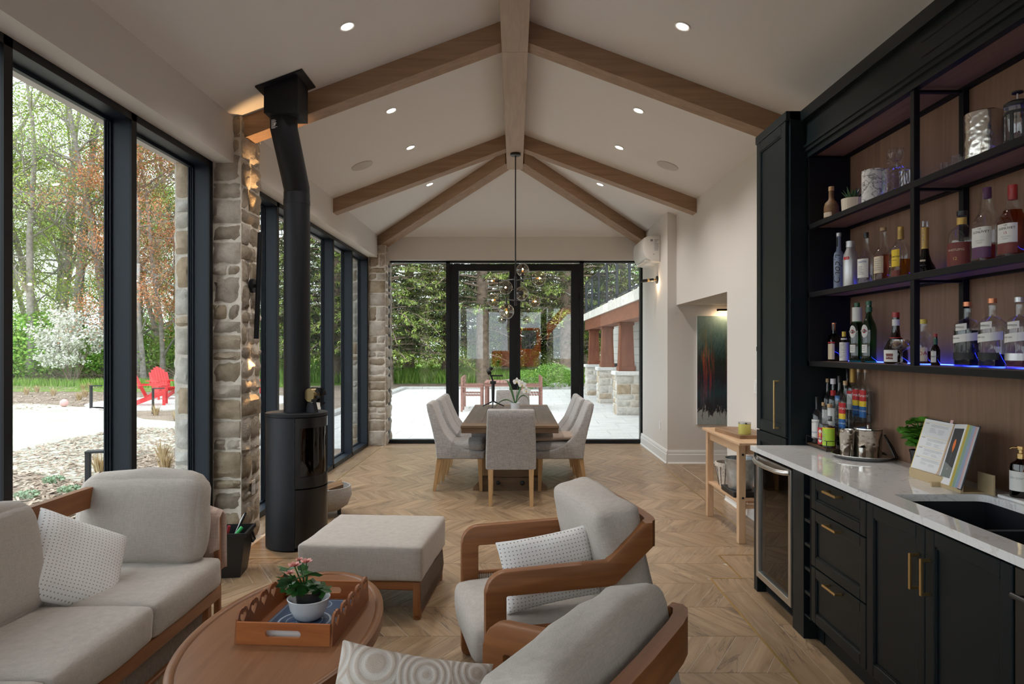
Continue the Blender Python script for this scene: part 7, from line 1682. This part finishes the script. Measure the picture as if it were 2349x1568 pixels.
# basil
plain('basil_green', (.09, .28, .03), .4, var=.35, vscale=25)
bp = (2.075, 3.50); t = thing('potted_basil', 'leafy green basil in a small black pot behind the open book', 'plant', (bp[0], bp[1], KZ)); MB().lathe([(0, 0), (.034, 0), (.045, .09), (.048, .09), (.048, .10), (.042, .10), (.04, .085), (0, .085)], 24).build('pot', 'black_plastic', t, smooth=40)
R = random.Random(6); stems = MB()
def leaf_mesh(m, p, d, L, w_, R):
    sd = d.cross(Vector((R.gauss(0, .4), R.gauss(0, .4), 1))).normalized(); up = sd.cross(d).normalized(); pts = [p]
    q = [(0, 0, 0), (.3, w_*.9, .01), (.3, -w_*.9, .01), (.65, w_, .0), (.65, -w_, .0), (1, 0, -.12), (.3, 0, -.06), (.65, 0, -.08)]
    vs = [p+d*(a*L)+sd*(b_*L)+up*(c*L) for a, b_, c in q]; m.add(vs, [(0,1,6), (0,6,2), (1,3,7,6), (6,7,4,2), (3,5,7), (7,5,4)])
for i in range(24):
    a = R.uniform(2.2, 4.6) if i < 18 else R.uniform(0, 6.28); tilt = R.uniform(.15, .75); L = R.uniform(.07, .19); d = Vector((math.cos(a)*math.sin(tilt), math.sin(a)*math.sin(tilt)*1.2, math.cos(tilt))).normalized(); e = Vector((0, 0, .085))+d*L
    if e.x > .055: e.x = .05
    stems.tube([(0, 0, .08), Vector((0, 0, .085)).lerp(e, .5), e], .0022, 5)
    for kx in range(5):
        f = 1.0 if kx < 3 else R.uniform(.5, .85); ba = R.uniform(0, 6.28); m = MB(); p = Vector((0, 0, .085)).lerp(e, f); dd = Vector((math.cos(ba)-.3, math.sin(ba), R.uniform(-.2, .5))).normalized(); leaf_mesh(m, p, dd, R.uniform(.04, .065), .38, R); m.build('leaf', 'basil_green', t, smooth=70, fix=False)
stems.build('stems', 'basil_green', t, smooth=60)
# open cocktail book on stand
plain('paper', (.74, .74, .76), .7); plain('cardboard', (.50, .38, .22), .8); plain('cover_navy', (.015, .018, .035), .5); plain('print_yellow', (.72, .55, .12), .6); plain('drink_orange', (.85, .20, .03), .5); plain('photo_dark', (.025, .027, .035), .5); plain('photo_grey', (.16, .19, .19), .5); plain('edge_green', (.40, .55, .42), .7); plain('edge_blue', (.42, .52, .68), .7); plain('edge_pink', (.70, .45, .45), .7); plain('ribbon', (.62, .42, .25), .6)
bl = (1.925, 3.12, KZ); lean = math.radians(-17)
t = thing('book_stand', 'low tan book stand on the counter', 'stand', (bl[0], bl[1], KZ), rot=(0, 0, -PI/2))
MB().box(-.19, .19, -.012, .0, .004, .045).build('front_lip', 'cardboard', t); MB().box(-.19, .19, -.012, .095, 0.0, .004).build('base', 'cardboard', t); MB().box(.14, .24, .095, .102, .0, .085).build('rear_support', 'cardboard', t); MB().box(-.19, -.09, .095, .102, .0, .085).build('rear_support', 'cardboard', t); MB().box(.04, .05, -.05, -.012, .0, .02).build('front_foot', 'cardboard', t)
t = thing('recipe_book', 'open cocktail recipe book showing a page and an orange drink photo', 'book', (bl[0]+.006, bl[1], KZ+.012), rot=(lean, 0, -PI/2))
H = .275; WL, WR = .195, .19; aL, aR = math.radians(4), math.radians(24)
ML = Matrix.Rotation(-aL, 4, 'Z'); MR = Matrix.Rotation(aR*-1, 4, 'Z')
def side(sgn, ang): return Matrix.Rotation(ang, 4, 'Z')
ML = Matrix.Rotation(math.radians(5), 4, 'Z'); MR = Matrix.Rotation(math.radians(-20), 4, 'Z')
MB().box(-WL-.006, 0, .012, .016, -.004, H+.005, M=ML).build('cover', 'cover_navy', t); MB().box(0, WR+.03, .040, .044, -.004, H+.005, M=MR).build('cover', 'cover_navy', t)
MB().box(-WL, 0, .0, .0118, 0, H, M=ML).build('page_block', 'paper', t); 
for i, (mm, y0, y1) in enumerate((('paper', 0, .002), ('print_yellow', .002, .010), ('edge_green', .010, .020), ('edge_blue', .020, .030), ('edge_pink', .030, .035), ('paper', .035, .0398))): MB().box(0, WR+(i*.005), y0, y1, 0, H, M=MR).build('page_block', mm, t)
MB().box(-WL-.004, -WL, -.0, .006, 0, H, M=ML).build('page_edge', 'print_yellow', t)
mg = MB(); my = MB(); R = random.Random(12)
for sec, (zt, nl) in enumerate(((.255, 9), (.185, 7), (.135, 6), (.088, 6))):
    my.box(-WL+.012, -.016, -.0007, .0, zt+.006, zt+.0072, M=ML)
    mg.box(-WL+.012, -WL+.035, -.0007, .0, zt-.001, zt+.002, M=ML)
    for i in range(3): mg.box(-WL+.052, -.018-R.uniform(0, .02), -.0007, .0, zt-.003-i*.0042, zt-.002-i*.0042, M=ML)
    for col in (0, 1):
        for i in range(nl-3): x0 = -WL+.052+col*.055; mg.box(x0, x0+R.uniform(.028, .05), -.0007, .0, zt-.02-i*.004-col*.003, zt-.0192-i*.004-col*.003, M=ML)
mg.build('page_print', 'ink_grey', t); my.build('page_rules', 'print_yellow', t)
MB().box(.022, WR-.02, -.0006, .0, .03, H-.02, M=MR).build('photo', 'photo_dark', t); MB().prism([(.022, .03), (WR-.02, .03), (WR-.02, .075), (.022, .10)], 'Y', -.0009, -.0006, M=MR).build('photo_table', 'photo_grey', t)
MB().prism([(.095+.021*math.sin(PI*min(1, i/10))*(1 if i <= 10 else -1) if False else .095+(.020*math.sin(PI*(.12+.88*(i/12))) if i <= 12 else -.020*math.sin(PI*(.12+.88*((24-i)/12)))), .205-.062*((i if i <= 12 else 24-i)/12)) for i in range(25)], 'Y', -.0013, -.0010, M=MR).build('photo_drink', 'drink_orange', t)
MB().box(.0942, .0958, -.0013, -.0010, .07, .145, M=MR).build('photo_stem', 'ink_grey', t); MB().prism([(.095+.016*math.cos(2*PI*i/16), .068+.006*math.sin(2*PI*i/16)) for i in range(16)], 'Y', -.0013, -.0010, M=MR).build('photo_foot', 'ink_grey', t)
MB().sweep([(.002, -.004, H), (-.004, -.005, H*.6), (-.006, -.006, .05), (-.012, -.016, -.004), (-.02, -.03, -.012)], (.0035, 0, 0), .0006).build('ribbon', 'ribbon', t)
MB().box(-.035, -.018, .002, .003, H, H+.016, M=ML).build('page_marker', 'edge_pink', t)
# soap bottle on tray
o = MB().rbox(2.02, 2.13, 2.60, 2.86, KZ, KZ+.012, .003, 1).build('soap_tray', 'trim_white'); tag(o, 'flat white stone tray behind the sink', 'tray')
glass_mat('soap_amber', (.16, .06, .012), 1.5, extra=.03)
t = bottle('amber soap bottle with a brass pump on the white tray', 'bottle', (2.075, 2.80, KZ+.0125), [(.95, 0), (1, .02), (1, .60), (.92, .68), (.5, .74), (.34, .77), (.34, .80)], .038, .20, 'soap_amber', liq='liq_red', lev=.4, labels=(('lab_white', .14, .54, 2.0),), texts=(('DISH SOAP', .055, .40, 'ink_grey', 1, 0),), group='soap by the sink', name='soap_bottle')
MB().lathe([(0, .158), (.016, .158), (.016, .178), (.009, .18), (.009, .192), (.014, .194), (.014, .208), (0, .21)], 18).build('pump', 'brass', t, smooth=40); MB().tube([(0, 0, .202), (-.03, .01, .202), (-.036, .012, .196)], .004, 8).build('spout', 'brass', t, smooth=50)
# ------------------------------------------------------------------ on the coffee table
TT = .42-.008+.0006
wood('tray_wood', (.30, .085, .025), (.46, .165, .05), 'X', 1.5, .4, 9); wood('tray_wood_y', (.20, .06, .02), (.33, .12, .04), 'Y', 1.5, .4, 9)
t = thing('serving_tray', 'wooden serving tray with heart cut-out sides on the coffee table', 'tray', (-.862, 2.83, TT), math.radians(-4)); tw, tl = .182, .232
MB().box(-tw, tw, -tl, tl, 0, .008).build('base_board', 'tray_wood_y', t)
def slot_end(y0, y1, nm):
    b = bmesh.new(); out = [(-tw, 0), (tw, 0), (tw, .082), (-tw, .082)]; hl = []
    for c, s_ in ((.055, 1), (-.055, -1)):
        for i in range(9): a = -PI/2+PI*i/8 if s_ > 0 else PI/2+PI*i/8; hl.append((c+.014*math.cos(a), .042+.014*math.sin(a)))
    L = []
    for y in (y0, y1):
        o_ = [b.verts.new((x, y, z)) for x, z in out]; h_ = [b.verts.new((x, y, z)) for x, z in hl]
        es = [b.edges.new((o_[i], o_[(i+1) % 4])) for i in range(4)]+[b.edges.new((h_[i], h_[(i+1) % len(h_)])) for i in range(len(h_))]; bmesh.ops.triangle_fill(b, use_beauty=True, edges=es); L.append((o_, h_))
    for a_, c_ in ((0, 0), (1, 1)):
        A_, B_ = L[0][a_], L[1][a_]
        for i in range(len(A_)): b.faces.new((A_[i], A_[(i+1) % len(A_)], B_[(i+1) % len(A_)], B_[i]))
    MB().bm(b).build('end_board', 'tray_wood', t)
slot_end(-tl-.012, -tl, 'n'); slot_end(tl, tl+.012, 'f')
def heart(cx, cz_, s): return [(cx+s*.0625*16*math.sin(a)**3, cz_+s*.0625*(13*math.cos(a)-5*math.cos(2*a)-2*math.cos(3*a)-math.cos(4*a))) for a in [2*PI*i/20 for i in range(20)]]
def heart_side(x0, x1):
    b = bmesh.new(); n = 5; out = [(-tl-.012, 0), (tl+.012, 0)]; top = []
    W_ = 2*tl/n
    for i in range(n-1, -1, -1):
        c = -tl+W_*(i+.5)
        for q in range(9):
            u = 1-q/4; top.append((c+u*W_*.48, .088+.030*math.sqrt(max(0, 1-u*u))-.004*math.exp(-(u/.12)**2)))
    out += top; L = []; holes = [heart(-tl+W_*(i+.5), .082, .026) for i in range(n)]
    for x in (x0, x1):
        o_ = [b.verts.new((x, y, z)) for y, z in out]; es = [b.edges.new((o_[i], o_[(i+1) % len(o_)])) for i in range(len(o_))]; hs = []
        for h in holes:
            h_ = [b.verts.new((x, y, z)) for y, z in h]; hs.append(h_); es += [b.edges.new((h_[i], h_[(i+1) % len(h_)])) for i in range(len(h_))]
        bmesh.ops.triangle_fill(b, use_beauty=True, edges=es); L.append([o_]+hs)
    for A_, B_ in zip(*L):
        for i in range(len(A_)): b.faces.new((A_[i], A_[(i+1) % len(A_)], B_[(i+1) % len(A_)], B_[i]))
    MB().bm(b).build('heart_side', 'tray_wood_y', t)
heart_side(-tw-.009, -tw); heart_side(tw, tw+.009)
plain('board_navy', (.02, .055, .12), .45); plain('line_pale', (.32, .38, .46), .6)
t = thing('printed_board', 'navy board printed with pale rings and lines in the tray', 'board', (-.852, 2.825, TT+.0085), math.radians(-4)); bw_, bl_ = .145, .19
MB().rbox(-bw_, bw_, -bl_, bl_, 0, .010, .002, 1).build('board', 'board_navy', t); MB().box(-bw_+.003, bw_-.003, -bl_-.012, -bl_-.001, 0, .04).build('white_backing', 'paper', t)
def ringm(cx, cy_, r0, r1, n=40):
    m = MB(); vs = [(cx+q*math.cos(2*PI*i/n), cy_+q*math.sin(2*PI*i/n), .0104) for q in (r0, r1) for i in range(n)]; return m.add(vs, [(i, (i+1) % n, n+(i+1) % n, n+i) for i in range(n)])
m = MB()
for (cx, cy_, r0, r1) in ((0, -.05, .098, .106), (0, -.05, .070, .073), (0, .12, .05, .054), (-.06, .13, .02, .022), (0, -.05, .03, .033)):
    q = ringm(cx, cy_, r0, r1); m.add(q.v, q.f)
for dx in (.132, .137): 
    for s in (-1, 1): m.box(s*dx-.0008, s*dx+.0008, -.178, .178, .0101, .0105)
for dy in (.172, .178):
    for s in (-1, 1): m.box(-.137, .137, s*dy-.0008, s*dy+.0008, .0101, .0105)
for a in (.5, 2.1, 3.6, 5.2): m.box(-.09, .09, -.0008, .0008, .0101, .0105, M=Matrix.Translation((0, -.05, 0)) @ Matrix.Rotation(a, 4, 'Z'))
for s_, x, y, sz in (('III', .10, -.15, .02),):
    vs, fs = text_polys(s_, sz); m.add([(v.x+x, v.y+y, .0105) for v in vs], fs)
m.build('printed_lines', 'line_pale', t, fix=False)
p = (-.845, 2.80); t = thing('white_bowl', 'white ceramic bowl on the navy board', 'bowl', (p[0], p[1], TT+.0191)); plain('ceramic_white', (.72, .74, .78), .18)
MB().lathe([(0, 0), (.045, 0), (.058, .012), (.075, .045), (.083, .082), (.086, .086), (.083, .088), (.079, .084), (.070, .045), (.052, .015), (0, .008)], 40).build('shell', 'ceramic_white', t, smooth=60)
plain('begonia_leaf', (.025, .10, .02), .35, var=.5, vscale=30); plain('petal_pink', (.80, .40, .36), .6, var=.15, vscale=60)
t = thing('potted_begonia', 'pink flowering begonia in a black nursery pot inside the bowl', 'plant', (p[0], p[1]+.005, TT+.0285)); MB().lathe([(0, 0), (.042, 0), (.054, .092), (.057, .092), (.057, .102), (.051, .102), (.049, .086), (0, .086)], 28).build('pot', 'black_plastic', t, smooth=40); MB().lathe([(.05, .087), (0, .09)], 20).build('soil', 'mulch', t)
R = random.Random(15); st = MB()
def scal_leaf(p, d, L, nm, mat):
    sd = d.cross(Vector((R.gauss(0, .3), R.gauss(0, .3), 1))).normalized(); up = sd.cross(d).normalized(); n = 14; vs = [p+d*L*.35-up*L*.05]
    for i in range(n): a = 2*PI*i/n; rr = L*(.5+.10*math.cos(a*7)); vs.append(p+d*(L*.45+rr*math.cos(a))+sd*rr*.85*math.sin(a)+up*.12*L*math.cos(2*a))
    m = MB(); m.add(vs, [(0, 1+i, 1+(i+1) % n) for i in range(n)]); m.build(nm, mat, t, fix=False)
for i in range(15):
    a = R.uniform(0, 6.28); h = R.uniform(.11, .21); q = Vector((-.025+.035*math.cos(a), .03*math.sin(a), h)); st.tube([(-.015, 0, .09), q], .003, 5); d = Vector((math.cos(a), math.sin(a)-.35, R.uniform(-.5, .4))).normalized(); scal_leaf(q, d, R.uniform(.055, .095), 'leaf', 'begonia_leaf')
for (x, y, z, r) in ((-.055, -.015, .205, .03), (-.005, -.02, .222, .027), (-.07, -.03, .18, .022), (-.04, 0, .225, .018), (-.072, -.045, .12, .014)):
    st.tube([(-.015, 0, .1), (x, y, z)], .0025, 5); m = MB()
    for ring_, (cnt, rr, tl_) in enumerate(((4, .35, .3), (6, .65, .8), (8, 1.0, 1.25))):
        for k in range(cnt):
            a = 2*PI*k/cnt+ring_; c = Vector((x, y, z)); o_ = Vector((math.cos(a)*math.sin(tl_), math.sin(a)*math.sin(tl_)-.25, math.cos(tl_))).normalized(); sd = Vector((-math.sin(a), math.cos(a), 0)); m.add([c, c+o_*r*.6*rr+sd*r*.42, c+o_*r*rr+Vector((0, 0, .003)), c+o_*r*.6*rr-sd*r*.42], [(0, 1, 2, 3)])
    m.build('blossom', 'petal_pink', t, smooth=80, fix=False)
st.build('stems', 'begonia_leaf', t, smooth=60)
# ------------------------------------------------------------------ on the dining table
DT = TH+.0006
t = thing('orchid', 'white orchid in a white pot on the dining table', 'plant', (.005, 8.36, DT)); MB().lathe([(0, 0), (.05, 0), (.058, .10), (.054, .10), (.05, .085), (0, .085)], 24).build('pot', 'ceramic_white', t, smooth=40)
plain('orchid_leaf', (.04, .13, .03), .35); plain('orchid_petal', (.80, .79, .76), .6)
R = random.Random(19)
for (a, L, rise, dr_) in ((2.9, .26, .10, -.14), (-.1, .17, .15, -.10), (.8, .20, .22, .06), (2.2, .22, .24, .05)):
    c, s = math.cos(a), math.sin(a)*.5; m = MB(); vs = []; K = 7
    for i in range(K+1): u = i/K; w_ = .030*math.sin(PI*min(1, .12+u*.88))+.002; px_, py_, pz_ = c*L*u, s*L*u, .08+rise*math.sin(u*PI*.62)*1.05+dr_*u*u; vs += [(px_-s*w_-.0, py_+c*w_*.6-w_*.3, pz_+w_*.35), (px_, py_, pz_), (px_+s*w_, py_-c*w_*.6+w_*.3, pz_+w_*.35)]
    m.add(vs, [f for i in range(K) for f in ((3*i, 3*i+1, 3*i+4, 3*i+3), (3*i+1, 3*i+2, 3*i+5, 3*i+4))]); o = m.build('leaf', 'orchid_leaf', t, smooth=70, fix=False); md = o.modifiers.new('s', 'SOLIDIFY'); md.thickness = .003
MB().tube([(.01, 0, .09), (.02, -.01, .25), (.05, -.02, .36), (.10, -.03, .34), (.15, -.04, .27)], .003, 6).build('stem', 'orchid_leaf', t, smooth=60)
for (x, y, z, r) in ((.02, -.03, .36, .052), (.085, -.045, .325, .052), (.135, -.055, .25, .055)):
    m = MB(); c = Vector((x, y, z))
    for k, (a, rr, w_) in enumerate(((PI/2, 1, .42), (PI/2+2.1, .95, .42), (PI/2-2.1, .95, .42), (.15, 1.02, .62), (PI-.15, 1.02, .62))):
        d = Vector((math.cos(a), -.12, math.sin(a))).normalized(); sd = Vector((-math.sin(a), 0, math.cos(a))); m.add([c, c+d*r*.5*rr+sd*r*w_*.8+Vector((0, -.004, 0)), c+d*r*.85*rr+sd*r*w_*.5, c+d*r*rr, c+d*r*.85*rr-sd*r*w_*.5, c+d*r*.5*rr-sd*r*w_*.8+Vector((0, -.004, 0))], [(0, 1, 2, 3, 4, 5)])
    fl = m.build('blossom', 'orchid_petal', t, fix=False); MB().lathe([(0, 0), (.009, .006), (0, .014)], 8, M=Matrix.Translation(c+Vector((0, -.004, -.006))) @ Matrix.Rotation(PI/2, 4, 'X')).build('lip', 'print_yellow', fl)
t = thing('camera_gimbal', 'black camera gimbal on a mini tripod on the dining table', 'gimbal', (-.285, 8.93, DT)); m = MB()
for k in range(3): a = k*2.094+.5; MB().tube([(0, 0, .075), (.16*math.cos(a), .16*math.sin(a), .006)], [.010, .007], 8).build('tripod_leg', 'black_plastic', t, smooth=50)
MB().cyl((0, 0, .06), (0, 0, .30), .019, .023, 16).build('grip', 'black_plastic', t, smooth=40); MB().rbox(-.04, .04, -.03, .03, .30, .34, .008, 2).build('control_block', 'black_plastic', t, smooth=40); MB().cyl((0, -.02, .34), (-.045, -.01, .45), .012, n=10).build('arm', 'black_plastic', t, smooth=40); MB().cyl((-.075, -.02, .45), (-.03, -.02, .47), .034, n=20).build('motor', 'black_plastic', t, smooth=40); MB().rbox(-.04, .13, -.03, .02, .40, .418, .004, 1).build('camera_plate', 'black_plastic', t); MB().cyl((-.04, -.02, .49), (-.015, -.02, .52), .026, n=16).build('motor', 'black_plastic', t, smooth=40)
